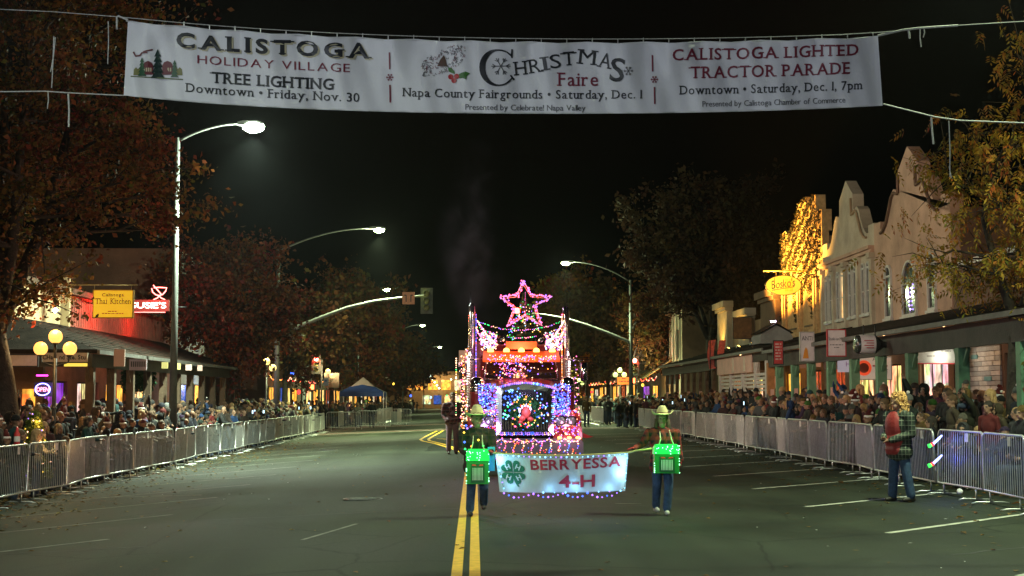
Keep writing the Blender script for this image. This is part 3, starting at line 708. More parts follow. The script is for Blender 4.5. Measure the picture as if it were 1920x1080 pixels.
# hats and hair are made round a head centre at the origin
def headwear(kind, s):
    m = MB(); mats = [M_hat, M_paper, M_hairb]
    if kind in ('short dark hair', 'short brown hair', 'fair hair'):
        m.ell((0, .022*s, .045*s), (.088*s, .103*s, .098*s), 14, 8, v1=.62); m.ell((0, .07*s, -.0), (.078*s, .055*s, .085*s), 12, 8)
        return m, [{'short dark hair': M_hairk, 'short brown hair': M_hairb, 'fair hair': M_hairy}[kind]]
    if kind in ('long dark hair', 'long brown hair', 'long fair hair'):
        m.ell((0, .022*s, .04*s), (.094*s, .11*s, .105*s), 14, 8, v1=.62); m.ell((0, .075*s, -.09*s), (.095*s, .06*s, .17*s), 12, 8)
        for sx in (-1, 1): m.tube([(sx*.085*s, .0, .03*s), (sx*.095*s, .0, -.09*s), (sx*.08*s, -.02*s, -.2*s)], [.03*s, .03*s, .012*s], 7)
        return m, [{'long dark hair': M_hairk, 'long brown hair': M_hairb, 'long fair hair': M_hairy}[kind]]
    if kind == 'knit hat':
        m.ell((0, .012*s, .045*s), (.091*s, .108*s, .112*s), 14, 8, v1=.56); m.lathe([(.094*s, .0), (.100*s, .012*s), (.098*s, .045*s), (.09*s, .05*s)], 16, (0, .012*s, .018*s), cap=False)
    elif kind == 'bobble hat':
        m.ell((0, .012*s, .045*s), (.091*s, .108*s, .115*s), 14, 8, v1=.56); m.lathe([(.094*s, .0), (.100*s, .012*s), (.098*s, .045*s), (.09*s, .05*s)], 16, (0, .012*s, .018*s), cap=False); m.ell((0, .012*s, .18*s), .038*s, 10, 7, 1)
    elif kind == 'santa hat':
        m.tube([(0, .012*s, .05*s), (0, .015*s, .12*s), (.02*s, .03*s, .18*s), (.08*s, .04*s, .2*s), (.13*s, .04*s, .15*s)], [.092*s, .075*s, .05*s, .028*s, .01*s], 12)
        m.ell((.14*s, .04*s, .13*s), .03*s, 10, 7, 1); m.lathe([(.090*s, -.02*s), (.108*s, -.01*s), (.108*s, .02*s), (.09*s, .03*s)], 16, (0, .012*s, .04*s), mi=1, cap=False)
    elif kind == 'cap':
        m.ell((0, .012*s, .045*s), (.088*s, .105*s, .085*s), 14, 8, v1=.52)
        m.add([(-.07*s, -.07*s, .045*s), (.07*s, -.07*s, .045*s), (.055*s, -.17*s, .03*s), (-.055*s, -.17*s, .03*s), (-.07*s, -.07*s, .055*s), (.07*s, -.07*s, .055*s), (.055*s, -.17*s, .038*s), (-.055*s, -.17*s, .038*s)], [(0,1,2,3), (7,6,5,4), (0,4,5,1), (1,5,6,2), (2,6,7,3), (3,7,4,0)])
    elif kind == 'hood':
        m.ell((0, .03*s, .02*s), (.108*s, .115*s, .135*s), 14, 9, v1=.75); m.tube([(math.sin(a)*.095*s, -.065*s+abs(math.cos(a))*.0, .02*s+math.cos(a)*.125*s) for a in [i*math.pi/6 for i in range(-5, 6)]], .018*s, 6)
        m.tube([(-.07*s, .03*s, -.11*s), (.07*s, .03*s, -.11*s)], .06*s, 8)
    elif kind == 'antlers':
        m.tube([(-.085*s, 0, .04*s), (-.06*s, 0, .11*s), (0, 0, .135*s), (.06*s, 0, .11*s), (.085*s, 0, .04*s)], .01*s, 6)
        for sx in (-1, 1):
            m.tube([(sx*.05*s, 0, .12*s), (sx*.1*s, 0, .2*s), (sx*.09*s, 0, .28*s)], .012*s, 6); m.tube([(sx*.08*s, 0, .17*s), (sx*.14*s, 0, .21*s)], .010*s, 6)
        m.ell((0, .022*s, .045*s), (.088*s, .103*s, .098*s), 14, 8, 2, v1=.62)
    return m, mats
WEAR = {}
def wear_mesh(kind, s):
    k = (kind, s)
    if k not in WEAR:
        m, mats = headwear(kind, s); o = m.build('hair' if 'hair' in kind else kind.replace(' ', '_'), mats); WEAR[k] = o.data; bpy.data.objects.remove(o)
    return WEAR[k]
COLM = .23
COL = {'black': (.012, .012, .014), 'charcoal': (.04, .04, .045), 'navy': (.012, .018, .06), 'dark green': (.015, .05, .03), 'brown': (.07, .035, .018), 'maroon': (.10, .012, .02),
       'red': (.42, .02, .02), 'grey': (.16, .16, .17), 'pale grey': (.38, .38, .38), 'tan': (.26, .18, .10), 'blue': (.02, .12, .42), 'pink': (.5, .12, .22), 'teal': (.02, .20, .20),
       'cream': (.5, .45, .36), 'mustard': (.42, .24, .03), 'purple': (.10, .03, .16), 'white': (.6, .6, .6), 'olive': (.07, .07, .025), 'lime green': (.15, .5, .05), 'orange': (.5, .14, .02)}
COL = {k_: tuple(x*COLM for x in v_) for k_, v_ in COL.items()}
COATW = ['black']*9+['charcoal']*5+['navy']*5+['dark green']*2+['brown']*4+['maroon']*2+['red']*2+['grey']*3+['pale grey']*1+['tan']*2+['blue']*2+['pink']+['teal']+['cream']+['mustard']+['purple']*2+['olive']*3
HATW = ['knit hat']*6+['bobble hat']*3+['santa hat']*3+['cap']*3+['hood']*5+['antlers']+['short dark hair']*5+['short brown hair']*6+['fair hair']*3+['long dark hair']*4+['long brown hair']*6+['long fair hair']*4
HATC = ['black']*4+['charcoal']*3+['grey', 'pale grey', 'white', 'cream', 'pink', 'teal', 'purple', 'red', 'navy', 'lime green', 'mustard', 'blue']
labels_used = {}
def uniq(lb, alts):
    if lb not in labels_used: labels_used[lb] = 1; return lb
    for a in alts:
        x = lb+' '+a
        if x not in labels_used: labels_used[x] = 1; return x
    labels_used[lb] += 1; return None
def person_at(key, x, y, rz, coat, wearing, hatc, scale, label, group, z=None, name='person'):
    d, hz, hs, me, far = PROTO[key]
    zz = gz(x)+(.15 if abs(x) > 10.2 else 0) if z is None else z
    o = link(name, me, None, (x, y, zz)); o.rotation_euler = (0, 0, rz); o.scale = (scale,)*3
    o.color = (*COL[coat], 1); tag(o, label, 'person', group)
    w = link('hair' if 'hair' in wearing else wearing.replace(' ', '_'), wear_mesh(wearing, hs), o)
    yaw = {'point': .4, 'turn': -.6}.get(key, 0); w.location = (0, (-.12 if key == 'rail' else -.015), hz); w.rotation_euler = (0, 0, yaw)
    w.color = (*COL[hatc], 1)
    return o
M_phone = glow('phone_screen', (.55, .8, 1), 2.2)
def phone_at(x, y, z, rz, lab):
    q = MB(); q.box((0, 0, 0), (.075, .009, .15)); o = q.build('phone', M_black, None, (x, y, z)); o.rotation_euler = (0, 0, rz); tag(o, lab, 'phone', 'phones held up by the crowd')
    s = MB(); s.add([(-.033, .006, -.065), (.033, .006, -.065), (.033, .006, .065), (-.033, .006, .065)], [(0,1,2,3)]); s.build('screen', M_phone, o)
cr = random.Random(21)
spots = []
def fill(side):
    rows = [(8.95, .62), (9.45, .68), (9.98, .66), (10.62 if side > 0 else 10.75, .72), (11.35, .78), (12.2, 1.0)]
    for r, (x, st) in enumerate(rows):
        y = (24.6 if side < 0 else 17.5) + cr.uniform(0, .5)
        while y < (80 if side < 0 else 76):
            if cr.random() < (.93 if r < 4 else .8):
                spots.append((side, r, side*(x+cr.uniform(-.14, .14)+(.0 if side < 0 else .012*(min(y, 60)-30)*(r < 3))), y+cr.uniform(-.12, .12)))
            y += st*cr.uniform(.85, 1.2)
fill(-1); fill(1)
posts_keepout = []
NEAR = []; FARP = []
spots.sort(key=lambda s: s[3] + (0 if s[1] < 3 else 4))
LM = {-1: [(24, 'by lit tree'), (31, 'near globe lamp'), (36, 'at arcade corner'), (41, 'by tall lamp'), (46, 'before lit windows'), (53, 'past left arcade'), (60, 'by red tree'), (67, 'by hanging flag')],
      1: [(16, 'under yellow tree'), (20, 'behind plaid woman'), (26, 'before white stones'), (31, 'by studio sign'), (37, 'below barrel sign'), (43, 'among green posts'), (49, 'by red banner'), (55, 'before white porch'), (61, 'by brown arcade'), (70, 'past brown arcade')]}
POSE = {'stand': 'arms down', 'pocket': 'hands in pockets', 'rail': 'leaning on barrier', 'phone': 'phone at face', 'high': 'filming overhead', 'fold': 'arms folded', 'point': 'pointing', 'turn': 'head turned', 'child': 'reaching out', 'childrail': 'gripping barrier', 'sit': 'seated'}
ROWN = ['front row', 'row two', 'row three', 'row four', 'row five', 'back row']
n_ind = 0
SKIP = [(6.72, 22.4, .8)]
for side, r, x, y in spots:
    seat_ = False
    if side > 0 and r >= 1 and y < 45 and 1662 < 890+x/y*2667 < 1716: continue
    if r == 0: key = cr.choice(['childrail']*3+['child']*2+['rail']*3+['sit']*2); 
    elif r == 1: key = cr.choice(['child', 'childrail', 'rail', 'phone', 'pocket', 'sit', 'turn', 'stand'])
    else: key = cr.choice(['stand', 'pocket', 'phone', 'high', 'fold', 'turn', 'turn', 'pocket', 'fold', 'point', 'stand'])
    coat = cr.choice(COATW); wr = cr.choice(HATW); hc = 'red' if wr == 'santa hat' else (coat if wr == 'hood' else cr.choice(HATC))
    sc = cr.uniform(.84, 1.08)
    if key.startswith('child'): sc = cr.uniform(.58, .78)
    if r < 2 and key not in ('sit',) and not key.startswith('child'): sc *= .93
    if key == 'sit': x += side*.45
    rz = (math.pi/2 if side < 0 else -math.pi/2) + cr.uniform(-.5, .5) + (-side*.35 if cr.random() < .6 else 0)*-1
    # -Y facing figure turned towards the road, many looking up the street
    if n_ind < 286:
        n_ind += 1
        lm = [b for a, b in LM[side] if y >= a][-1] if y >= LM[side][0][0] else LM[side][0][1]
        kind = 'child' if key.startswith('child') else 'person'
        hw = (wr if 'hair' in wr else (f'{hc} {wr}' if wr not in ('antlers',) else 'toy antlers'))
        base = f'{coat} coated {kind}, {hw}, {POSE[key]}, {lm}'
        lb = uniq(base, [ROWN[r]])
        while lb is None:
            coat = cr.choice(list(COL)); lb = uniq(f'{coat} coated {kind}, {hw}, {POSE[key]}, {lm}', [ROWN[r]])
        person_at(key, x, y, rz, coat, wr, hc, sc, lb, f'people watching from the {"left" if side<0 else "right"} pavement')
        if key == 'phone' and cr.random() < .5:
            d = Matrix.Rotation(rz, 3, 'Z') @ Vector((0, -.36*sc, 0)); phone_at(x+d.x, y+d.y, gz(x)+(.15 if abs(x) > 10.2 else 0)+1.56*sc, rz, f'lit phone of the {coat} coated person {lm}, {ROWN[r]}')
        if key == 'high' and cr.random() < .8:
            d = Matrix.Rotation(rz, 3, 'Z') @ Vector((0, -.24*sc, 0)); phone_at(x+d.x, y+d.y, gz(x)+.15+1.93*sc, rz, f'overhead phone of the {coat} coated person {lm}, {ROWN[r]}')
    else: FARP.append((key, x, y, rz, coat, wr, hc, sc))
k = 0
for (sd, y_) in ((-1, 27.2), (-1, 35.4), (-1, 43.1), (-1, 52.6), (1, 28.4), (1, 36.8), (1, 45.2), (1, 55.4)):
    near_ = min((s_ for s_ in spots if s_[0] == sd and s_[1] in (2, 3)), key=lambda s_: abs(s_[3]-y_))
    cc_ = ['pink', 'red', 'teal', 'blue', 'mustard', 'lime green', 'purple', 'cream'][k]
    person_at('sit', near_[2], near_[3]+.02, math.pi/2*(-sd), cc_, 'bobble hat' if k % 2 else 'knit hat', cr.choice(HATC), .62, f'small child in {cc_} coat riding on shoulders above the {"left" if sd < 0 else "right"} crowd', 'children carried on shoulders', z=1.20+gz(near_[2])+.0); k += 1
# beyond the crossing the crowd goes on
for i in range(330):
    side = cr.choice([-1, 1]); x = side*cr.uniform(8.0 if side > 0 else 7.4, 12.5); y = 93 + cr.uniform(0, 1)**1.6*100
    if side > 0 and cr.random() < .3: y = cr.uniform(77, 95); x = cr.uniform(7.9, 12)
    FARP.append((cr.choice(list(PROTO)), x, y, cr.uniform(-3, 3), cr.choice(COATW), cr.choice(HATW), cr.choice(HATC), cr.uniform(.75, 1.04)))
def crowd_mesh(name, lst):
    Vs, Fs, Cs, Ms = [], [], [], []; k = 0; cache = {}
    mats = [mat('far_skin', (.22, .12, .075), .6), mat('far_coat', (1, 1, 1), .85, tint='tint'), M_jean, M_shoe]
    for key, x, y, rz, coat, wr, hc, sc in lst:
        d, hz, hs, me, far = PROTO[key]
        if key not in cache:
            v = np.zeros(len(far.vertices)*3); far.vertices.foreach_get('co', v)
            f = np.array([tuple(p.vertices) if len(p.vertices) == 4 else tuple(p.vertices)+(p.vertices[-1],) for p in far.polygons]); m_ = np.array([p.material_index for p in far.polygons])
            cache[key] = (v.reshape(-1, 3), f, m_)
        v, f, m_ = cache[key]
        q = np.array(Matrix.Rotation(rz, 3, 'Z')); zz = gz(x)+(.15 if abs(x) > 10.2 else 0); off = np.array((x, y, zz))
        Vs.append((v*sc)@q.T+off); Fs.append(f+k); k += len(v)
        # cap of hair or hat: a small dome
        nu, nv = 8, 4; dv = []
        for j in range(nv+1):
            th = math.pi*.56*j/nv
            for i in range(nu): a = 2*math.pi*i/nu; dv.append((.098*hs*math.sin(th)*math.cos(a), .112*hs*math.sin(th)*math.sin(a)+.0, hz+.04*hs+.115*hs*math.cos(th)))
        df = np.array([(j*nu+i, (j+1)*nu+i, (j+1)*nu+(i+1) % nu, j*nu+(i+1) % nu) for j in range(nv) for i in range(nu)])
        Vs.append((np.array(dv)*sc)@q.T+off); Fs.append(df+k); k += len(dv)
        hcol = COL[hc] if 'hair' not in wr else {'dark': (.02, .013, .01), 'brown': (.08, .04, .02), 'fair': (.32, .2, .09)}[[w for w in ('dark', 'brown', 'fair') if w in wr][0]]
        Cs.append(np.tile((*COL[coat], 1), (len(f), 1))); Cs.append(np.tile((*hcol, 1), (len(df), 1)))
        mm = np.where(m_ > 3, 0, m_); Ms.append(mm); Ms.append(np.ones(len(df), int))
    V = np.concatenate(Vs); Fq = np.concatenate(Fs); Cc = np.concatenate(Cs); Mi = np.concatenate(Ms)
    me = bpy.data.meshes.new(name)
    me.vertices.add(len(V)); me.vertices.foreach_set('co', V.astype(np.float32).ravel()); me.loops.add(Fq.size); me.loops.foreach_set('vertex_index', Fq.astype(np.int32).ravel())
    me.polygons.add(len(Fq)); me.polygons.foreach_set('loop_start', np.arange(0, Fq.size, 4, dtype=np.int32)); me.polygons.foreach_set('loop_total', np.full(len(Fq), 4, np.int32))
    for m in mats: me.materials.append(m)
    me.polygons.foreach_set('material_index', Mi.astype(np.int32)); me.polygons.foreach_set('use_smooth', np.ones(len(Fq), bool)); me.update(calc_edges=True)
    ca = me.color_attributes.new('tint', 'FLOAT_COLOR', 'CORNER'); ca.data.foreach_set('color', np.repeat(Cc, 4, axis=0).astype(np.float32).ravel())
    return me
tag(link('distant_crowd', crowd_mesh('distant_crowd', FARP)), kind='stuff')
M_ph2 = glow('far_phone', (.6, .85, 1), 2.2)
ph = MB()
for i in range(30):
    side = cr.choice([-1, 1]); x = side*cr.uniform(8.5, 11.5); y = cr.uniform(50, 110); ph.box((x, y, cr.uniform(1.3, 1.75)+gz(x)), (.07, .012, .13), rz=cr.uniform(0, 3))
tag(ph.build('distant_phones', M_ph2), kind='stuff')

# ------------------------------------------------------------------ buildings
def XO(side, o): return side*(13.6-o)
class FB(MB):
    def so(s, side, s0, s1, o0, o1, z0, z1, mi=None): return s.bx(XO(side, o0), XO(side, o1), s0, s1, z0, z1, mi)
def wall_open(side, s0, s1, z0, z1, ops, th=.28, mi=None, fb=None):
    fb = fb or FB(); ss = sorted({s0, s1} | {o[0] for o in ops} | {o[1] for o in ops}); zs = sorted({z0, z1} | {o[2] for o in ops} | {o[3] for o in ops})
    for a, b in zip(ss, ss[1:]):
        run = None
        for c, d in zip(zs, zs[1:]):
            hole = any(o[0] <= a+1e-6 and b <= o[1]+1e-6 and o[2] <= c+1e-6 and d <= o[3]+1e-6 for o in ops)
            if hole:
                if run: fb.so(side, a, b, -th, 0, run[0], run[1], mi); run = None
            else: run = (run[0], d) if run else (c, d)
        if run: fb.so(side, a, b, -th, 0, run[0], run[1], mi)
    return fb
def window(parent, side, a, b, c, d, glass, frame, nx=2, nz=2, inset=.12, arch=False, name='window', w=.06, sill=True):
    f = FB()
    if not arch:
        f.so(side, a, a+w, -inset-.05, -inset+.03, c, d); f.so(side, b-w, b, -inset-.05, -inset+.03, c, d); f.so(side, a+w, b-w, -inset-.05, -inset+.03, d-w, d); f.so(side, a+w, b-w, -inset-.05, -inset+.03, c, c+w)
        for i in range(1, nx): x = a+(b-a)*i/nx; f.so(side, x-.02, x+.02, -inset-.04, -inset+.02, c+w, d-w)
        for i in range(1, nz): z = c+(d-c)*i/nz; f.so(side, a+w, b-w, -inset-.038, -inset+.018, z-.018, z+.018)
        if sill: f.so(side, a-.05, b+.05, .002, .09, c-.07, c)
        fo = f.build(name, frame, parent); g_ = FB(); g_.so(side, a+.02, b-.02, -inset-.012, -inset-.004, c+.02, d-.02); g_.build('pane', glass, fo)
    else:
        m = (a+b)/2; r = (b-a)/2; zc = d-r*1.0; ring = []; N = 12
        out = [(a, c)] + [(b, c)] + [(m+r*math.cos(math.pi*i/N), zc+r*math.sin(math.pi*i/N)) for i in range(N+1)]
        inn = [(a+w, c+w)] + [(b-w, c+w)] + [(m+(r-w)*math.cos(math.pi*i/N), zc+(r-w)*math.sin(math.pi*i/N)) for i in range(N+1)]
        n = len(out); X0 = XO(side, .002); X1 = XO(side, .07)
        V = [(X1, p[0], p[1]) for p in out]+[(X1, p[0], p[1]) for p in inn]+[(X0, p[0], p[1]) for p in out]+[(X0, p[0], p[1]) for p in inn]
        Fq = []
        for i in range(n): j = (i+1) % n; Fq += [(i, j, n+j, n+i), (i, j, 2*n+j, 2*n+i), (n+i, n+j, 3*n+j, 3*n+i)]
        f.add(V, Fq)
        for i in range(1, nx): x = a+(b-a)*i/nx; f.so(side, x-.02, x+.02, .012, .045, c+w, zc)
        f.so(side, a+w, b-w, .012, .05, zc-.03, zc+.03)
        for i in range(1, nz): z = c+(zc-c)*i/nz; f.so(side, a+w, b-w, .012, .04, z-.018, z+.018)
        f.so(side, a-.06, b+.06, .003, .12, c-.09, c)
        fo = f.build(name, frame, parent); g_ = FB(); g_.add([(XO(side, .008), p[0], p[1]) for p in inn], [tuple(range(n))]); g_.build('pane', glass, fo)
    return fo
M_glassd = mat('dark_glass', (.012, .015, .018), .12, spec=.6)
def litglass(name, col, st, sc=1.5, dark=.25):
    """window into a lit room: bright and dim patches of the room behind"""
    if name in MATS: return MATS[name]
    m = mat(name, tuple(c*.2 for c in col), .25); n = m.node_tree.nodes; l = m.node_tree.links; b = n['Principled BSDF']
    tc = n.new('ShaderNodeTexCoord'); mp = n.new('ShaderNodeMapping'); mp.inputs['Scale'].default_value = (sc, sc, sc*.6); l.new(tc.outputs['Object'], mp.inputs[0])
    v = n.new('ShaderNodeTexVoronoi'); v.distance = 'CHEBYCHEV'; v.inputs['Scale'].default_value = 1.2; l.new(mp.outputs[0], v.inputs[0])
    nz = n.new('ShaderNodeTexNoise'); nz.inputs['Scale'].default_value = 2.2; l.new(mp.outputs[0], nz.inputs[0])
    mr = n.new('ShaderNodeMapRange'); mr.inputs[1].default_value = .35; mr.inputs[2].default_value = .62; mr.inputs[3].default_value = dark; mr.inputs[4].default_value = 1
    l.new(nz.outputs[0], mr.inputs[0])
    mx = n.new('ShaderNodeMix'); mx.data_type = 'RGBA'; mx.blend_type = 'MULTIPLY'; mx.inputs[0].default_value = .55; mx.inputs[6].default_value = (*col, 1); l.new(v.outputs['Color'], mx.inputs[7])
    l.new(mx.outputs[2], b.inputs['Emission Color'])
    mu = n.new('ShaderNodeMath'); mu.operation = 'MULTIPLY'; mu.inputs[1].default_value = st; l.new(mr.outputs[0], mu.inputs[0]); l.new(mu.outputs[0], b.inputs['Emission Strength'])
    return m
G_warm = litglass('warm_lit_room', (1, .56, .20), 3.2); G_amber = litglass('amber_lit_room', (1, .40, .05), 3.2); G_white = litglass('white_lit_room', (1, .80, .52), 1.9)
G_red = litglass('red_curtain_room', (.9, .12, .03), .9, 4); G_purple = litglass('purple_lit_room', (.55, .1, 1), 1.1); G_dim = litglass('dim_room', (.7, .32, .1), .7); G_blue = litglass('blue_lit_room', (.08, .2, 1), .7)
M_wood = mat('weathered_wood', (.10, .065, .04), .8, var=(3, .4), bump=(35, .5)); M_greenpost = mat('green_painted_wood', (.10, .22, .13), .6, var=(4, .25), bump=(40, .2))
M_whitewood = mat('white_painted_wood', (.55, .50, .47), .6, var=(4, .2), bump=(40, .2)); M_shing = mat('roof_shingle', (.020, .015, .012), .95, spec=.08, var=(2.5, .45), bump=(20, .8))
M_pink = mat('pink_stucco', (.40, .265, .19), .9, var=(.9, .3), bump=(28, .35)); M_cream = mat('cream_stucco', (.38, .33, .25), .9, var=(.9, .3), bump=(28, .35))
M_tan = mat('tan_stucco', (.30, .21, .13), .9, var=(1.2, .22), bump=(28, .35)); M_brown = mat('brown_stucco', (.12, .07, .045), .9, var=(1.0, .3), bump=(22, .4))
M_trim = mat('pale_trim', (.45, .45, .42), .6, var=(5, .15)); M_ltbrick = mat('yellow_brick', (.42, .27, .12), .85, var=(6, .3), bump=(30, .5))
M_fascia = mat('dark_fascia', (.035, .028, .024), .7, var=(3, .4), bump=(20, .4)); M_redwall = mat('red_plank_wall', (.26, .10, .07), .8, var=(2, .3), bump=(20, .4))
M_greywall = mat('grey_stucco', (.20, .20, .19), .9, var=(1, .25), bump=(20, .3))

# stones, bricks: separate pieces sharing one mesh
def course_pieces(parent, name, m, side, s0, s1, z0, z1, L, H, o=.0, depth=.05, jit=.2, gap=.015, cap=280, seed=1, mats=None):
    q = random.Random(seed); z = z0; n = 0; cache = {}
    while z < z1-H*.6 and n < cap:
        s_ = s0 - q.uniform(0, L)
        while s_ < s1 and n < cap:
            l_ = L*q.uniform(1-jit, 1+jit); a, b = max(s_, s0), min(s_+l_-gap, s1)
            if b-a > .06:
                dd = depth*q.uniform(.6, 1.2); k = (round((b-a)/.04), q.randrange(3))
                if k not in cache:
                    w = k[0]*.04; pb = MB(); pb.bx(-.0, side*-dd, 0, w, 0, H-gap); oo = pb.build(name, (mats or [m])[k[1] % len(mats or [m])], parent, (XO(side, o), a, z)); cache[k] = oo.data
                else: link(name, cache[k], parent, (XO(side, o), a, z))
                n += 1
            s_ += l_
        z += H
def arcade(side, s0, s1, label, posts, m_post, z_e=2.95, z_w=4.05, fas=.5, xo=3.0, zb=None, m_roof=None, post_w=.16, hip0=False, cat='arcade', grp=None):
    """pavement roof on posts, slope up to the facade; xo is its reach out from the wall"""
    zb = gz(side*10.6)+.15 if zb is None else zb
    t = thing('pavement_arcade', label, cat, (0, 0, 0), group=grp)
    r = FB(); xe = XO(side, xo+.25); xw = XO(side, 0.02); y0 = s0; yy = s0+(2.6 if hip0 else 0)
    V = [(xe, s0, z_e), (xe, s1, z_e), (xw, s1, z_w), (xw, yy, z_w)]
    V += [(x, y, z-.12) for x, y, z in V]
    Fq = [(0,1,2,3), (7,6,5,4), (0,4,5,1), (1,5,6,2), (2,6,7,3), (3,7,4,0)]
    if hip0: V += [(xw, s0, z_e), (xw, s0, z_e-.12)]; Fq += [(0, 3, 8), (4, 9, 7), (0, 8, 9, 4)]
    r.add(V, Fq); ro = r.build('roof', m_roof or M_shing, t)
    # shingle courses stand proud of the roof
    sh = FB(); n = 12
    for i in range(1, n):
        f0 = i/n; x = xe+(xw-xe)*f0; z = z_e+(z_w-z_e)*f0; ya = s0+(2.6*f0 if hip0 else 0)
        sh.box((x, (ya+s1)/2, z+.012), (.035, s1-ya, .022))
    sh.build('shingle_course', m_roof or M_shing, ro)
    f = FB(); f.so(side, s0, s1, xo-.04, xo+.12, z_e-fas, z_e-.125); f.so(side, s0, s0+.1, .1, xo-.05, z_e-fas, z_e-.125); f.build('fascia', M_fascia, t)
    f = FB(); f.so(side, s0-.03, s1+.03, xo+.26, xo+.33, z_e-.13, z_e-.02); f.build('gutter', mat('gutter_metal', (.10, .095, .09), .6, var=(3, .3)), t)
    me = None
    for y in posts:
        if me is None:
            b = FB(); b.bx(-post_w/2, post_w/2, -post_w/2, post_w/2, zb, z_e-fas+.002); b.bx(-post_w*.7, post_w*.7, -post_w*.7, post_w*.7, zb, zb+.25)
            for d in (-1, 1): b.box((0, d*.22, z_e-fas-.24), (.07, .07, .62), rot=Matrix.Rotation(-d*R(42), 3, 'X'))
            o = b.build('post', m_post, t, (XO(side, xo), y, 0)); me = o.data
        else: link('post', me, t, (XO(side, xo), y, 0))
    # small round lamps added under the roof to warm the shopfronts
    lm_ = None; yy_ = s0+(2.4 if s0 > 20 else 15); k_ = 0
    while yy_ < s1-1:
        q_ = MB(); q_.lathe([(.0, -.07), (.07, -.05), (.09, 0)], 10, (XO(side, 1.5), yy_, (z_e+z_w)/2-.2))
        o_ = q_.build('added_soffit_lamp', glow('added_soffit_lens', (1, .62, .30), 5), t); lamp('added_soffit_light', 'POINT', (XO(side, 1.5), yy_, (z_e+z_w)/2-.35), 1, (1, .55, .25) if k_ % 3 else (1, .70, .45), o_, .12); yy_ += 5.4; k_ += 1
    return t
def signboard(label, cat, c, w, h, m, lines=(), edge=None, parent_bracket=None, group=None, th=.06, name='hanging_sign', glowpt=None, tm=None):
    """flat board facing down the street with lettering"""
    t = thing(name, label, cat, c, group=group)
    b = MB(); b.box((0, 0, 0), (w, th, h)); bo = b.build('board', m, t)
    if edge:
        e = MB()
        for sx in (-1, 1): e.box((sx*(w/2+.012), 0, 0), (.03, th+.02, h+.05))
        for sz in (-1, 1): e.box((0, 0, sz*(h/2+.012)), (w+.0, th+.02, .03))
        e.build('edging', edge, t)
    for (s_, x, z, hh, ww, mm, kw) in lines:
        q = MB()
        if s_ == '#':      # print too small to read in the photograph: a broken line of strokes
            k_ = random.Random(int(ww*1000)+int(z*500)); xx = -ww/2
            while xx < ww/2-.01:
                l_ = min(k_.uniform(.6, 3)*hh, ww/2-xx); q.box((x+xx+l_/2, -th/2-.004, z+hh/2), (l_, .004, hh*.7)); xx += l_+hh*.6
        else: put_text(q, s_, (x, -th/2-.006, z), hh, ww, **kw)
        lo = q.build('lettering', mm, bo)
        if s_ == '#': tag(lo, kind='stuff')
    if parent_bracket:
        q = MB()
        for a, b_ in parent_bracket: q.tube([Vector(a)-Vector(c), Vector(b_)-Vector(c)], .02, 6)
        q.build('bracket', M_dark, t)
    return t, bo
T_blk = mat('black_lettering', (.015, .015, .018), .6); T_red = mat('red_lettering', (.35, .02, .03), .6); T_grey = mat('grey_lettering', (.10, .10, .11), .6)

# ============ right side ============
# near stone-fronted shop, mostly behind the yellow tree
b = thing('stone_shop', 'low dark shop with white ledge stone piers behind the yellow tree on the right', 'building')
ops = [(24.5, 27.5, .7, 2.8), (28.3, 29.3, .15, 2.5), (30.2, 33.0, .7, 2.8), (33.6, 36.2, .7, 2.8)]
wall_open(1, 20, 40.0, .15, 5.3, ops).build('wall', M_brown, b)
f = FB(); f.so(1, 19.9, 40.08, -.4, .1, 5.3, 5.45); f.build('coping', M_trim, b)
f = FB(); f.so(1, 20, 40, -9, -.29, .15, 5.0); f.build('rear_block', M_brown, b)
window(b, 1, *ops[0], G_dim, M_dark); window(b, 1, *ops[2], G_warm, M_dark, 3, 1); window(b, 1, *ops[3], G_white, M_dark, 2, 1)
d_ = FB(); d_.so(1, 28.32, 29.28, -.15, -.1, .16, 2.48); do = d_.build('door', M_wood, b); d_ = FB(); d_.so(1, 28.4, 28.43, -.1, -.04, 1.0, 1.3); d_.build('handle', M_galv, do)
M_ledge = mat('white_ledge_stone', (.62, .58, .52), .8, var=(7, .2), bump=(30, .5)); M_ledge2 = mat('grey_ledge_stone', (.40, .40, .38), .8, var=(7, .2), bump=(30, .5)); M_ledge3 = mat('teal_ledge_stone', (.16, .36, .36), .8, var=(7, .2))
course_pieces(b, 'ledge_stone', None, 1, 36.4, 39.6, .16, 3.2, .75, .13, seed=4, mats=[M_ledge, M_ledge2, M_ledge], cap=150)
for s_, z_ in ((37.0, 2.1), (38.4, 1.5), (38.0, 2.7)):
    q = MB(); q.bx(0, -.075, 0, .5, 0, .11); q.build('ledge_stone', M_ledge3, b, (13.6, s_, z_))
lamp('shop_window_light', 'POINT', (12.6, 38, 2.75), 30, (1, .85, .65), b, .2)
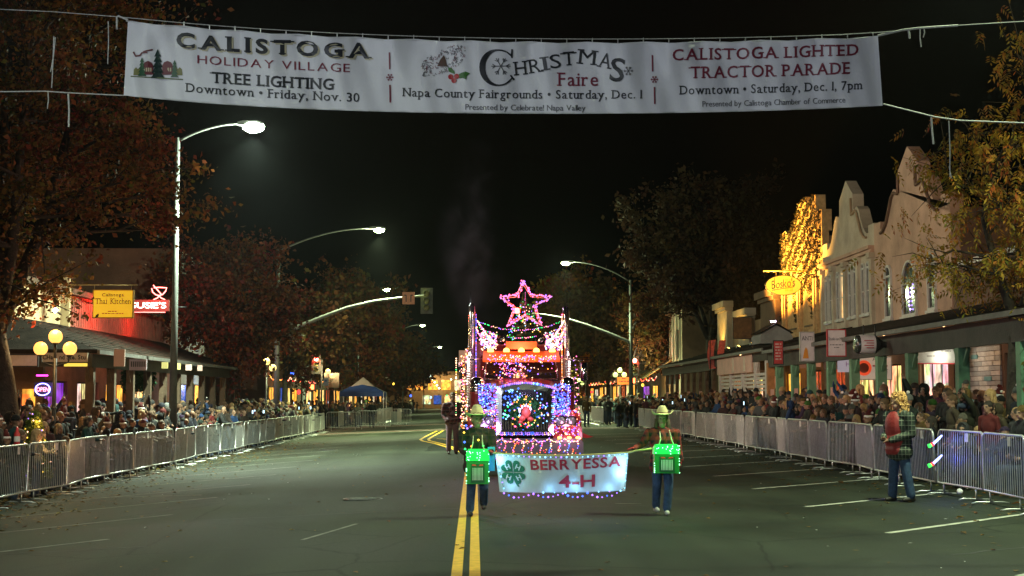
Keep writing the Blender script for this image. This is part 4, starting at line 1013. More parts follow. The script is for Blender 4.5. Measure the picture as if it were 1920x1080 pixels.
# pink gabled building
def gable(parent, side, s0, s1, prof, th, m, name='gable'):
    """parapet gable outline above the wall, prof = (s, z) from near to far"""
    f = FB(); poly = [(s, z) for s, z in prof]
    f.prism(poly, XO(side, -th), XO(side, .0), 'YZ'); return f.build(name, m, parent)
PK = thing('pink_gabled_building', 'two-storey pink stucco building with a pointed curved gable and three arched windows', 'building')
s0, s1 = 40.1, 47.85; sm = 44.3
ops = [(40.6, 43.2, .65, 2.75), (43.6, 44.6, .15, 2.5), (45.1, 47.4, .65, 2.75)]
wall_open(1, s0, s1, .15, 7.2, ops).build('wall', M_pink, PK)
f = FB(); f.so(1, s0, s1, -11, -.29, .15, 7.1); f.build('rear_block', M_brown, PK)
def mission(sm, w, zs, zp, k=1.0):
    L = [(-w, zs-.35), (-w, zs+.25), (-w*.80, zs+.25), (-w*.80, zs-.02), (-w*.72, zs+.02), (-w*.62, zs+.25), (-w*.54, zs+.62), (-w*.47, zs+.98), (-w*.40, zs+1.12), (-w*.33, zs+1.05), (-w*.27, zs+1.02), (-w*.26, zp-.62)]
    pts = [(sm+a, z) for a, z in L] + [(sm, zp)] + [(sm-a, z) for a, z in reversed(L)]
    return pts
gable(PK, 1, s0, s1, [(s0, 7.2)] + mission(44.0, 3.88, 7.3, 9.55)[0:] + [(s1, 7.2)], .4, M_pink)
f = FB(); prof = mission(44.0, 3.88, 7.3, 9.55)
for a, b_ in zip(prof[3:11], prof[4:12]): f.tube([(XO(1, .05), a[0]+.12, a[1]-.14), (XO(1, .05), b_[0]+.12, b_[1]-.14)], .05, 5, sm=False)
f.build('gable_moulding', M_brown, PK); f = FB()
for a, b_ in zip(prof[-12:-3], prof[-11:-3]): f.tube([(XO(1, .05), a[0]-.12, a[1]-.14), (XO(1, .05), b_[0]-.12, b_[1]-.14)], .05, 5, sm=False)
f.build('gable_moulding', M_brown, PK)
M_glassn = mat('night_glass', (.014, .018, .02), .1, spec=.7)
for a, b_, c_, d_ in ((41.4, 42.15, 4.25, 6.0), (43.25, 44.7, 4.2, 5.95), (45.85, 46.6, 4.25, 6.0)): window(PK, 1, a, b_, c_, d_, M_glassn, M_trim, 1 if b_-a < 1 else 2, 2, arch=True, w=.07)
q = MB()
for i in range(7): q.octa((13.6-.05, 43.85+.12*math.sin(i), 4.4+i*.13), .03)
tag(q.build('window_fairy_lights', glow('violet_bulb', (.45, .3, 1), 12), PK), kind='stuff')
for sgm, (a, b_, g_) in enumerate(((40.6, 43.2, G_white), (45.1, 47.4, G_warm))): window(PK, 1, a, b_, .65, 2.75, g_, M_wood, 3, 1)
f = FB(); f.so(1, s0, s1, .003, .14, 3.98, 4.12); f.build('string_course', M_pink, PK)
d_ = FB(); d_.so(1, 43.62, 44.58, -.15, -.1, .16, 2.48); do = d_.build('door', M_wood, PK); d_ = FB(); d_.so(1, 43.7, 43.73, -.1, -.04, 1, 1.3); d_.build('handle', M_galv, do)
# white gabled building with tall paired windows
WB = thing('cream_gabled_building', 'cream building with a pointed gable and pilasters between tall paired arched windows', 'building')
s0, s1 = 47.86, 55.1
ops = [(48.3, 51.2, .65, 2.8), (52.0, 54.6, .65, 2.8)]
wall_open(1, s0, s1, .15, 7.0, ops).build('wall', M_cream, WB)
f = FB(); f.so(1, s0, s1, -11, -.29, .15, 6.9); f.build('rear_block', M_brown, WB)
gable(WB, 1, s0, s1, [(s0, 7.0)] + mission(51.45, 3.6, 7.35, 9.6) + [(s1, 7.0)], .4, M_cream)
f = FB()
prof = mission(51.45, 3.6, 7.35, 9.6)
for a, b_ in zip(prof[3:11], prof[4:12]): f.tube([(XO(1, .05), a[0]+.12, a[1]-.14), (XO(1, .05), b_[0]+.12, b_[1]-.14)], .045, 5, sm=False)
f.build('gable_moulding', M_tan, WB)
f = FB(); f.so(1, s0, s1, .003, .22, 6.72, 6.84); f.so(1, s0, s1, .003, .14, 6.60, 6.717); f.build('cornice', M_pink, WB)
for i in range(5):
    c_ = s0+.18+i*(s1-s0-.36)/4; f = FB(); f.so(1, c_-.13, c_+.13, .003, .12, 4.0, 6.42); f.so(1, c_-.2, c_+.2, .003, .2, 6.42, 6.596); f.build('pilaster', M_cream, WB)
for i in range(4):
    c_ = s0+.18+(i+.5)*(s1-s0-.36)/4
    for j, dx in enumerate((-.32, .32)):
        window(WB, 1, c_+dx-.2, c_+dx+.2, 4.55, 6.35, (G_warm if (i == 2 and j == 0) else M_glassn), M_trim, 1, 2, arch=True, w=.04)
for (a, b_, g_) in ((48.3, 51.2, G_warm), (52.0, 54.6, G_red)): window(WB, 1, a, b_, .65, 2.8, g_, M_wood, 3, 1)
# ivy covered brick facade
TW = thing('ivy_brick_facade', 'stepped yellow brick facade covered in ivy and lit from below', 'building')
s0, s1 = 55.11, 62.5
wall_open(1, s0, s1, .15, 8.2, [(55.6, 58.2, .65, 2.75), (59.2, 62.0, .65, 2.75)]).build('wall', M_ltbrick, TW)
gable(TW, 1, s0, s1, [(s0, 8.2), (s0, 9.05), (56.0, 9.05), (56.05, 9.75), (56.9, 9.75), (56.95, 9.4), (57.7, 9.4), (57.75, 9.9), (59.0, 9.75), (60.1, 9.0), (60.2, 8.75), (61.2, 8.75), (61.6, 8.95), (62.2, 8.9), (s1, 8.6), (s1, 8.2)], .4, M_ltbrick, 'stepped_parapet')
f = FB(); f.so(1, s0, s1, -11, -.29, .15, 8.0); f.build('rear_block', M_brown, TW)
for c_ in (56.0, 58.8, 61.7):
    f = FB(); f.so(1, c_-.28, c_+.28, .003, .12, 3.9, 6.4); f.so(1, c_-.12, c_+.12, .123, .18, 3.9, 6.4); f.build('brick_pier', M_ltbrick, TW)
for (a, b_) in ((56.6, 57.9), (59.6, 60.9)): window(TW, 1, a, b_, 4.6, 6.6, G_amber, M_wood, 2, 3)
course_pieces(TW, 'brick', None, 1, 56.3, 61.4, 3.95, 4.6, .42, .16, depth=.04, seed=9, mats=[M_ltbrick, mat('tan_brick', (.36, .22, .09), .85, bump=(30, .5)), mat('pale_brick', (.5, .34, .17), .85, bump=(30, .5))], cap=70)
for (a, b_, g_) in ((55.6, 58.2, G_red), (59.2, 62.0, G_amber)): window(TW, 1, a, b_, .65, 2.75, g_, M_wood, 3, 1)
def leafcloud(name, C_, N, size, m, q, parent=None, aspect=.6, flat=None):
    """N small folded leaves round the given points; C_ Nx3 centres"""
    a = q.normal(size=(N, 3)); a /= np.linalg.norm(a, axis=1)[:, None]; b_ = q.normal(size=(N, 3))
    if flat is not None: a[:, 0] *= flat; b_[:, 0] *= flat; a /= np.linalg.norm(a, axis=1)[:, None]
    b_ -= a*(a*b_).sum(1)[:, None]; b_ /= np.linalg.norm(b_, axis=1)[:, None]; c_ = np.cross(a, b_)
    s_ = (size*q.uniform(.45, 1.25, N)**1.3*1.25)[:, None]
    V = np.empty((N, 4, 3)); V[:, 0] = C_-a*s_; V[:, 1] = C_+b_*s_*aspect+c_*s_*.25; V[:, 2] = C_+a*s_; V[:, 3] = C_-b_*s_*aspect+c_*s_*.25
    me = npmesh(name, V.reshape(-1, 3), np.arange(N*4).reshape(-1, 4), m)
    return tag(link(name, me, parent), kind='stuff')
q = np.random.RandomState(5)
M_ivy = leafmat('ivy_leaf', [(.010, .012, .005), (.03, .025, .008), (.015, .018, .006), (.06, .035, .012)])
nI = 11000; ss = q.uniform(55.2, 62.45, nI*2); zz = q.uniform(4.8, 10.1, nI*2); clump = .6*np.sin(ss*9+np.sin(zz*7)*1.5)+.6*np.sin(zz*9.3+ss*4.1)+q.normal(0, .9, nI*2)
top = np.interp(ss, [55.1, 56.0, 56.05, 56.9, 57.0, 57.7, 59, 60.1, 61.2, 62.6], [9.1, 9.1, 9.8, 9.8, 9.45, 9.9, 9.8, 9.05, 8.8, 8.95])
ok = (clump > .40) & (zz > 5.4+.8*np.sin(ss*2.2)) & (zz < top-.02); ss = ss[ok]; zz = zz[ok]; nI = len(ss)
leafcloud('ivy', np.stack([13.6-np.abs(q.normal(.04, .04, nI))-.0, ss, zz], 1), nI, .05, M_ivy, q, TW, .7, .5)
for s_, e in ((59.2, 3400), (61.6, 2400), (56.2, 1700)):
    t = thing('facade_uplight', {59.2: 'warm floodlight at the middle foot of the ivy facade', 61.6: 'warm floodlight at the far foot of the ivy facade', 56.2: 'warm floodlight at the near edge of the ivy facade'}[s_], 'floodlight', (11.0, s_, 3.68), group='warm floodlights under the ivy facade')
    f = MB(); f.box((0, 0, .06), (.16, .22, .12), rot=Matrix.Rotation(.5, 3, 'Y')); f.build('housing', M_dark, t)
    f = MB(); f.box((.03, 0, .135), (.10, .16, .012), rot=Matrix.Rotation(.5, 3, 'Y')); f.build('lens', glow('warm_lens', (1, .6, .1), 12), t)
    lamp('uplight', 'SPOT', (-.12, 0, .25), e, (1, .48, .07), t, .1, 84, (2.0, (.3 if s_ < 60 else -.3), 4.9))
# low parapet buildings with lit pilasters
LP = thing('low_parapet_building', 'low buff building with flared yellow-lit pilasters above the brown arcade', 'building')
s0, s1 = 62.51, 79.4
wall_open(1, s0, s1, .15, 5.4, [(63, 66, .6, 2.7), (67, 70, .6, 2.7), (72, 75.5, .6, 2.7)]).build('wall', M_tan, LP)
f = FB(); f.so(1, s0, s1, -11, -.29, .15, 5.2); f.build('rear_block', M_brown, LP)
for (a, b_, z_, m_) in ((62.52, 65.8, 6.5, M_brown), (68.6, 71.4, 6.0, M_cream), (74.6, 77.6, 6.75, M_cream)):
    f = FB(); f.so(1, a, b_, .003, .3, 3.9, z_-.5); f.so(1, a-.12, b_+.12, .003, .42, z_-.5, z_-.32); f.so(1, a-.25, b_+.25, .003, .55, z_-.32, z_); f.build('pilaster', m_, LP)
for s_ in (70.0, 76.1, 73.0):
    lamp('pilaster_light', 'SPOT', (12.35, s_-.3, 4.35), 60 if s_ != 73 else 15, (1, .55, .10), LP, .08, 100, (13.5, s_, 6.0))
for (a, b_, g_) in ((63, 66, G_dim), (67, 70, G_warm), (72, 75.5, G_dim)): window(LP, 1, a, b_, .6, 2.7, g_, M_wood, 3, 1)
t, bo = signboard('small dark framed sign hanging in front of the nearer lit pilaster', 'sign', (12.9, 68.2, 5.0), .9, 1.0, mat('rusty_sign', (.16, .07, .03), .7, var=(5, .5)), edge=M_dark, parent_bracket=[((12.5, 68.2, 5.5), (13.6, 68.2, 5.6))])
# corner building beyond the crossing
CB = thing('corner_building', 'tall cream corner building beyond the crossing with a brown side wall', 'building')
f = FB(); f.so(1, 93.0, 103.6, -.3, 0, .15, 9.4); f.build('street_wall', M_cream, CB)
f = FB(); f.bx(13.6+.001, 26, 92.9, 93.3, .15, 9.42); f.build('side_wall', M_brown, CB)
for i in range(7):
    c_ = 93.6+i*1.55; f = FB(); f.so(1, c_-.1, c_+.1, .003, .12, 3.6, 9.1); f.build('pilaster', M_cream, CB)
f = FB(); f.so(1, 92.95, 103.7, .002, .3, 9.1, 9.4); f.build('cornice', M_trim, CB)
window(CB, 1, 94.4, 95.6, 4.4, 6.2, M_glassn, M_dark, 1, 2, inset=-.06); window(CB, 1, 98.6, 99.8, 4.4, 6.2, M_glassn, M_dark, 1, 2, inset=-.06)
f = FB(); f.bx(14, 26, 93.4, 103.5, .15, 9.2); f.build('rear_block', M_brown, CB)
lamp('facade_light', 'SPOT', (10.5, 98, 3.4), 260, (1, .85, .55), CB, .2, 120, (13.6, 98, 7))
# arcades, right
arcade(1, 62.2, 79.4, 'long brown shingled arcade with slim dark posts on the right', [63.0+i*1.9 for i in range(9)], M_wood, 3.42, 4.3, .55, 3.0)
PC = arcade(1, 50.8, 62.1, 'white porch with lattice band and a pale valance between two arcades', [51.2, 53.3, 55.9, 58.5, 61.0], M_whitewood, 3.45, 4.2, .45, 3.0, post_w=.2)
f = FB()
for a in [51.0+i*.0 for i in range(1)]: f.so(1, 53.4, 61.0, 3.14, 3.18, 2.62, 3.28)
tag(f.build('valance', mat('pale_pink_valance', (.62, .38, .32), .7, var=(2, .15)), PC))
f = FB()
for i in range(4): z = 2.02+i*.15; f.so(1, 51.3, 61.0, 3.0, 3.03, z, z+.10)
f.so(1, 51.3, 61.0, 3.0, 3.06, 1.90, 1.96); f.build('louvre_band', M_whitewood, PC)
for y_, w_ in ((54.6, .7), (57.0, .55)):
    signboard('small cream notice hanging from the %s half of the pale porch valance' % ('near' if y_ < 55 else 'far'), 'sign', (10.55, y_, 2.95), .42, .55, mat('cream_board', (.6, .55, .42), .7), [('#', 0, .05, .05, .2, T_grey, {})], group='small notices on the porch valance')
GA = arcade(1, 16.0, 50.7, 'long dark arcade on green posts along the near right shops', [17.2, 20.6, 24.0, 27.2, 30.7, 34.3, 36.9, 39.5, 42.1, 44.6, 46.9, 49.3], M_greenpost, 3.35, 4.15, .62, 3.0, post_w=.24)
f = FB(); f.so(1, 33, 50.6, 3.13, 3.15, 3.27, 3.33); f.build('pink_edge', mat('pink_edge', (.5, .25, .22), .6), GA)
# orange post at the join
q = FB(); q.bx(10.45, 10.7, 50.55, 50.8, .15, 2.9); tag(q.build('wooden_post', mat('orange_wood', (.35, .15, .05), .7, var=(4, .3)), None), 'orange wooden post under the red banner where two arcades meet', 'post')
# dormer over the arcade
t = thing('gabled_dormer', 'small grey gabled dormer on the arcade roof with a violet-white lamp above', 'dormer', (11.5, 54.8, 3.72)); t.scale = (.56, .56, .56)
q = MB(); q.prism([(-1.1, 0), (1.1, 0), (1.1, .5), (.9, .75), (0, 1.25), (-.9, .75), (-1.1, .5)], -1.6, 1.6); q.build('dormer_body', M_greywall, t)
q = MB(); q.box((-.55, 0, 1.03), (1.3, 3.5, .06), rot=Matrix.Rotation(-R(30), 3, 'Y')); q.box((.55, 0, 1.03), (1.3, 3.5, .06), rot=Matrix.Rotation(R(30), 3, 'Y')); q.build('roof', M_shing, t)
q = MB(); q.box((-.2, -1.5, 1.5), (.32, .18, .09)); q.build('lamp', glow('violet_white_lamp', (.8, .65, 1), 30), t)
# street-facing banners and signs on the right
Wt = mat('white_board', (.62, .60, .62), .6, var=(4, .12)); Gy = mat('grey_board', (.28, .33, .33), .6, var=(4, .12))
def place(u, v, Y): return at(u, v, Y)
def sized(px, Y): return px*Y/F
c = place(1459, 661, 47.2); signboard('narrow red banner with pale lettering hanging by the orange post', 'banner', c, sized(17, 47.2), sized(43, 47.2), mat('red_cloth', (.5, .05, .05), .7, var=(6, .3)),
    [('#', 0, .25-.1*i, .06, .2, mat('pale_lettering', (.6, .5, .45), .6), {}) for i in range(6)], edge=M_dark, group='signs hung along the right arcades')
c = place(1513, 650, 43.2); w = sized(25, 43.2); h = sized(53, 43.2); t, bo = signboard('white hanging sign with an orange flame and the letters ANTI', 'sign', c, w, h, Wt, [('ANTI', 0, h*.22, .13, w*.8, T_blk, {})], edge=M_galv, group='signs hung along the right arcades')
q = MB(); q.add([(-w*.35, -.037, -h*.42), (w*.1, -.037, -h*.42), (w*.02, -.037, -h*.1), (-w*.1, -.037, -h*.02), (-w*.22, -.037, -h*.12)], [(0,1,2,3,4)]); q.build('flame_print', mat('orange_print', (.7, .28, .03), .6), bo)
c = place(1568, 643, 39.6); w = sized(33, 39.6); h = sized(48, 39.6); signboard('square white studio sign with thin grey lettering left of the barrel sign', 'sign', c, w, h, Wt, [('Studio on Main', 0, h*.1, .085, w*.9, T_grey, {}), ('#', 0, -h*.1, .035, w*.75, T_grey, {}), ('#', 0, -h*.2, .03, w*.3, T_grey, {})], edge=T_red, group='signs hung along the right arcades')
# barrel sign
c = place(1634, 646, 36.0); t = thing('barrel_sign', 'bottle-shaped round sign lying sideways under the dark fascia', 'sign', c)
q = MB(); q.lathe([(.0, -.42), (.20, -.42), (.235, -.38), (.24, -.1), (.235, .1), (.15, .22), (.085, .3), (.08, .46), (.095, .47), (.095, .52), (0, .52)], 20, axis='X'); q.build('bottle', mat('bottle_glass', (.03, .035, .03), .25, coat=.5), t)
q = MB(); q.lathe([(.243, -.32), (.247, -.3), (.247, .04), (.243, .06)], 20, axis='X', cap=False); lb_ = q.build('bottle_label', Wt, t)
q = MB()
for i in range(4): q.box((-.13+.03*(i % 2), -.25, .09-.06*i), (.24-.05*(i % 2), .012, .022))
q.build('lettering', T_red, lb_)
q = MB(); q.tube([(-.2, 0, .24), (-.2, 0, .5)], .015, 6); q.tube([(.1, 0, .22), (.1, 0, .5)], .015, 6); q.build('hanger', M_dark, t)
# big studio board
c = place(1753, 660, 38.2); w = sized(78, 38.2); h = sized(42, 38.2); signboard('wide grey studio board with red edge behind the green post', 'sign', c, w, h, Gy, [('Studio', -w*.33, h*.27, .13, w*.3, T_blk, {}), ('Main', w*.30, h*.27, .13, w*.26, T_blk, {}), ('#', -w*.22, 0, .045, w*.36, T_grey, {}), ('#', w*.26, 0, .045, w*.25, T_grey, {}), ('#', 0, -h*.22, .045, w*.4, T_grey, {})], edge=T_red, group='signs hung along the right arcades')
c = place(1597, 683, 43.5); w = sized(42, 43.5); h = sized(36, 43.5); signboard('white hanging sign with purple letters beside the round red logo', 'sign', place(1589, 680, 44.0), w*.9, h, glow('lit_white_board', (.9, .85, 1), .25), [('OC', w*.12, h*.2, .15, w*.35, mat('purple_print', (.3, .05, .4), .5), {}), ('HIN', w*.12, -h*.2, .15, w*.4, mat('purple_print', (.3, .05, .4), .5), {})], group='signs hung along the right arcades')
w = sized(62, 42.0); h = sized(42, 42.0); t, bo = signboard('lit white restaurant board with a red ring logo and dark characters', 'sign', place(1640, 690, 42.0), w, h, glow('lit_board', (1, .80, .62), .25), [('ANT', w*.12, h*.32, .14, w*.38, T_blk, {}), ('#', w*.18, h*.05, .06, w*.5, T_red, {}), ('\u6771\u4eac\u98df', w*.2, -h*.22, .12, w*.4, T_grey, {})], edge=M_galv, group='signs hung along the right arcades')
q = MB(); q.lathe([(.15, -.04), (.23, -.04)], 20, (-w*.34, 0, .0), 'Y', cap=False); q.build('red_ring', mat('red_ring', (.6, .06, .03), .5, emit=((1, .1, .03), .5)), bo)
q = MB(); q.lathe([(0, -.039), (.15, -.039)], 20, (-w*.34, 0, .0), 'Y', cap=False); q.build('ring_centre', mat('ring_centre', (.25, .05, .03), .5), bo)
c = place(1553, 685, 47.0); signboard('pale sign with dark capital letters under the near arcade', 'sign', place(1561, 679, 47), .6, .5, mat('lilac_board', (.5, .42, .5), .6), [('A L', 0, 0, .2, .4, T_blk, {})], group='signs hung along the right arcades')
for i, (u, v, Y, w_, h_) in enumerate(((1499, 684, 49.5, 24, 14), (1527, 681, 48.5, 24, 14))): signboard(['pale pink notice under the arcade left of the flame sign', 'pale pink notice under the arcade right of the flame sign'][i], 'sign', place(u, v, Y), sized(w_, Y), sized(h_, Y), mat('pink_board', (.6, .36, .32), .6), [], group='signs hung along the right arcades')
# oval lit sign on the ivy facade
Y = 58.0; c = place(1469, 535, Y); t = thing('oval_sign', 'yellow oval sign with black script hanging from a bar beside the ivy facade', 'sign', c)
a_, b_ = sized(33, Y), sized(18, Y)
def oval(a, b, n=28): return [(a*math.cos(2*math.pi*i/n), b*math.sin(2*math.pi*i/n)) for i in range(n)]
q = MB(); q.prism(oval(a_, b_), -.05, .05); bo = q.build('board', mat('oval_board', (.30, .20, .03), .5, emit=((1, .58, .07), .50)), t)
q = MB(); q.prism(oval(a_+.03, b_+.03), -.04, .04); q.build('rim', T_blk, t)
q = MB(); q.box((.12, -.056, 0), (.16, .004, b_*1.3)); q.box((.30, -.056, 0), (.14, .004, b_*1.3)); q.build('stripe', mat('orange_stripe', (.6, .22, .03), .5, emit=((1, .3, .02), .3)), bo)
q = MB(); put_text(q, "Bosko's", (-.02, -.064, -.10), .34, a_*1.35, ux=(1, 0, .13)); q.tube([(-a_*.7, -.062, -.22), (a_*.6, -.062, -.06)], .010, 4); q.tube([(-.42, -.062, -.3), (-.38, -.062, .3)], .012, 4); q.build('script', T_blk, bo)
q = MB(); q.tube([(-a_-.1, 0, b_+.2), (13.6-c.x, 0, b_+.2)], .03, 8); q.tube([(-.3, 0, b_+.2), (-.3, 0, b_*.9)], .01, 5); q.tube([(.3, 0, b_+.2), (.3, 0, b_*.9)], .01, 5); q.build('hanging_bar', mat('brass_bar', (.6, .4, .1), .4, .3), t)
# plaques on right posts
M_plq = mat('pink_paper', (.62, .36, .30), .7)
pm = None
for i, s_ in enumerate([24.0, 30.7, 36.9, 42.1, 46.9, 50.68]+[63.0+1.9*k for k in range(0, 9, 2)]):
    if pm is None: q = MB(); q.box((0, 0, 0), (.13, .01, .42)); o = q.build('post_poster', M_plq, None, (10.6, s_-.13, 1.75)); pm = o.data
    else: o = link('post_poster', pm, None, (10.6, s_-.13, 1.75))
    tag(o, 'pink paper slip on the %s green post of the right arcade' % ORD[i] if i < 5 else ('pink paper slip on the orange post' if i == 5 else 'pink paper slip on the %s listed post of the brown arcade' % ORD[i-6]), 'poster', 'paper slips on the right arcade posts')
# awning, orange sign, far right shops
t = thing('striped_awning', 'yellow and grey striped awning lit from below past the right crossing', 'awning', (12.3, 97, 0))
q = MB()
for i in range(7): q.add([(1.3, i*1.0, 4.3), (1.3, i*1.0+.98, 4.3), (-.6, i*1.0+.98, 3.0), (-.6, i*1.0, 3.0)], [(0,1,2,3)], i % 2)
q.build('canopy', [mat('yellow_canvas', (.55, .36, .10), .8), mat('grey_canvas', (.13, .13, .13), .8)], t); lamp('awning_light', 'POINT', (.2, 3, 2.9), 40, (1, .6, .2), t)
signboard('orange sign with dark lettering below the right three-globe lamp', 'sign', place(1170, 714, 96), sized(25, 96), sized(14, 96), mat('orange_board', (.75, .16, .03), .5, emit=((1, .2, .03), .45)), [('#', 0, .12, .09, .3, T_red, {}), ('#', 0, -.08, .09, .7, T_red, {})])
signboard('white notice board standing at the near end of the brown arcade', 'sign', place(1259, 711, 80), .42, .6, Gy, [('#', 0, .12, .05, .3, T_grey, {})])
c = place(1270, 698, 78); signboard('narrow red poster at the far corner of the brown arcade', 'banner', c, sized(9, 78), sized(26, 78), mat('red_cloth', (.5, .05, .05), .7), [('#', 0, 0, .2, .16, T_grey, {})])
t = thing('red_flags', 'pair of red flags hanging over the brown arcade roof', 'flag', place(1340, 660, 62)-Vector((0, 0, .6)))
for sx in (-.15, .3):
    q = MB(); pts = [(sx+.16*math.cos(k*1.3)*.3, .02*math.sin(k*2), 1.1-.25*k) for k in range(6)]; q.add([(p[0]-.14, p[1], p[2]) for p in pts]+[(p[0]+.16, p[1]+.03, p[2]+.04) for p in pts], [(k, k+1, k+7, k+6) for k in range(5)]); q.build('flag_cloth', mat('red_flag', (.5, .10, .08), .8, var=(9, .4)), t)
q = MB(); q.tube([(-.2, 0, -.6), (-.2, 0, 1.3)], .02, 6); q.build('staff', M_dark, t)
def farblock(label, side, s0, s1, z, m, wins, depth=10, o=0, glassm=None, cat='building'):
    t = thing('shop_building', label, cat)
    f = FB(); f.so(side, s0, s1, -depth+o, o, -.2, z); f.build('wall', m, t); f = FB(); f.so(side, s0-.1, s1+.1, o+.002, o+.25, z-.35, z+.1); f.build('cornice', M_trim, t)
    for (a, b_, c_, d_, g_) in wins: window(t, side, a, b_, c_, d_, g_, M_dark, 2, 1, inset=-.06-o)
    return t
farblock('low pale shop with a violet lit window beyond the corner building', 1, 103.9, 118, 5.0, M_greywall, [(105, 108, .7, 2.6, G_amber), (110, 114, .7, 2.6, G_purple)])
farblock('far red-washed shop low behind the right trees', 1, 118.5, 140, 6.2, M_redwall, [(120+4*i, 123+4*i, .7, 2.8, (G_amber, G_warm, G_red, G_warm, G_amber)[i]) for i in range(5)])
RB = farblock('small square red-lit chimney block above the far right shops', 1, 121, 124, 8.2, mat('red_block', (.5, .03, .02), .8), [])
lamp('red_flood', 'SPOT', (9.6, 118, 5), 500, (1, .08, .04), RB, .3, 100, (13.6, 124, 7.5))
farblock('long low dark building at the far end of the right row', 1, 141, 210, 5.5, M_brown, [(144+6*i, 148+6*i, .7, 2.8, (G_warm, G_amber, G_white, G_amber, G_warm, G_red, G_amber, G_warm, G_white, G_amber)[i]) for i in range(10)])

# ============ left side ============
LB = thing('corner_bar_building', 'single-storey building with a red-lit plank wall above the left arcade', 'building')
zbl = gz(-13)+.14
opl = [(41.0, 44.0, .3, 2.2), (45.2, 48.0, .3, 2.2), (49.2, 52, .3, 2.2), (53, 56, .3, 2.2), (57.2, 60.4, .3, 2.2)]
wall_open(-1, 40.6, 64.9, zbl, 5.2, opl).build('wall', M_redwall, LB)
f = FB(); f.so(-1, 40.6, 64.9, -9, -.29, zbl, 5.0); f.build('rear_block', M_brown, LB)
f = FB()
for i in range(60):
    s_ = 47.4+i*.29
    if s_ < 64.6: f.so(-1, s_, s_+.03, .002, .02, 4.1, 5.1)
f.build('batten', M_redwall, LB)
f = FB(); f.so(-1, 40.5, 64.9, .003, .2, 5.1, 5.3); f.build('coping', M_wood, LB)
f = FB(); f.so(-1, 46.9, 47.1, .003, .3, 3.9, 5.6); f.so(-1, 40.7, 46.8, .004, .05, 3.95, 5.1); f.build('cream_panel', mat('cream_board_wall', (.48, .36, .2), .8, var=(2, .15)), LB)
for o_, g_ in zip(opl, (G_warm, G_purple, G_white, G_amber, G_warm)): window(LB, -1, *o_, g_, M_wood, 3, 1)
for (a, c_, e, p) in (((-12.9, 43.5, 4.3), (1, .5, .12), 9, 0), ((-12.6, 50.5, 4.9), (1, .05, .03), 170, 0), ((-12.7, 56, 4.6), (1, .04, .02), 90, 0)):
    lamp('wall_light', 'POINT', a, e, c_, LB, .15)
q = MB(); q.octa((-12.95, 44.2, 4.35), .09); q.build('lamp_bulb', glow('white_violet_bulb', (.8, .7, 1), 25), LB)
LA = arcade(-1, 39.3, 62, 'long shingled arcade on the left with dark posts and wreaths', [39.6, 41.9, 44.2, 46.5, 48.8, 51.1, 53.4, 55.7, 58.0, 60.3], M_wood, 2.98, 4.05, .48, 3.0, post_w=.22, hip0=True)
LB2 = thing('two_storey_building', 'two-storey brown building with a blank side wall behind the tall lamp pole', 'building')
f = FB(); f.so(-1, 65.0, 72.2, -.3, 0, zbl, 8.35); f.build('street_wall', M_greywall, LB2)
f = FB(); f.bx(-13.62, -25, 64.95, 65.25, zbl, 8.45); f.build('side_wall', mat('brown_side_wall', (.17, .085, .05), .9, var=(.7, .3), bump=(14, .4)), LB2)
f = FB(); f.bx(-13.95, -25, 65.3, 72, zbl, 8.2); f.build('rear_block', M_brown, LB2)
f = FB(); f.so(-1, 65.0, 72.25, .002, .25, 8.0, 8.3); f.build('cornice', M_trim, LB2)
for i in range(3): window(LB2, -1, 65.8+2.1*i, 67.0+2.1*i, 5.0, 7.0, M_glassn, M_trim, 2, 2, inset=-.06)
window(LB2, -1, 66, 68.5, .3, 2.3, G_blue, M_wood, 2, 1, inset=-.06); window(LB2, -1, 69.2, 71.6, .3, 2.3, G_amber, M_wood, 2, 1, inset=-.06)
lamp('shop_light', 'POINT', (-12.4, 69.5, 2.2), 40, (.4, .5, 1), LB2, .2)
NB = thing('end_shop', 'dark corner shop behind the big tree trunk with warm narrow windows', 'building')
opn = [(34.0, 36.4, .1, 2.4), (37.2, 38.0, .1, 2.4), (38.7, 40.2, .5, 2.3)]
wall_open(-1, 24, 40.58, zbl, 4.9, opn).build('wall', M_brown, NB)
for o_, g_ in zip(opn, (G_warm, G_amber, G_warm)): window(NB, -1, *o_, g_, M_wood, 2, 2)
# cross wall of the near shop, with its door and framed windows facing the camera
f = FB(); f.bx(-13.6, -12.2, 40.62, 40.8, zbl, 3.5); f.build('return_wall', M_brown, NB)
f = FB(); f.bx(-13.4, -13.0, 40.55, 40.6, .6, 1.9); f.build('return_window', G_warm, NB); f = FB(); f.bx(-12.75, -12.4, 40.55, 40.6, .8, 1.9); f.build('return_window', G_amber, NB)
# signs on the left
c = at(213, 570, 45); w = sized(72, 45); h = sized(50, 45)
t, bo = signboard('yellow lit box sign reading Calistoga Thai Kitchen on the left', 'sign', c, w, h, mat('yellow_lit_face', (.8, .55, .05), .5, emit=((1, .52, .02), .62)),
    [('Calistoga', 0, h*.28, .10, w*.56, T_blk, {'serif': True, 'bold': .012}), ('Thai', -w*.30, -.0, .17, w*.30, T_blk, {'serif': True, 'bold': .0}), ('Kitchen', w*.20, -.0, .17, w*.52, T_blk, {'serif': True, 'bold': .0}), ('#', 0, -h*.30, .035, w*.25, T_red, {}), ('#', 0, -h*.38, .035, w*.55, T_red, {})], edge=mat('orange_edge', (.6, .3, .03), .5), th=.16)
q = MB(); q.tube([(-w*.5, 0, h/2), (-w*.5, 0, h/2+.18)], .012, 5); q.tube([(w*.45, 0, h/2), (w*.45, 0, h/2+.18)], .012, 5); q.tube([(-2.2, 0, h/2+.18), (w*.6, 0, h/2+.18)], .022, 6)
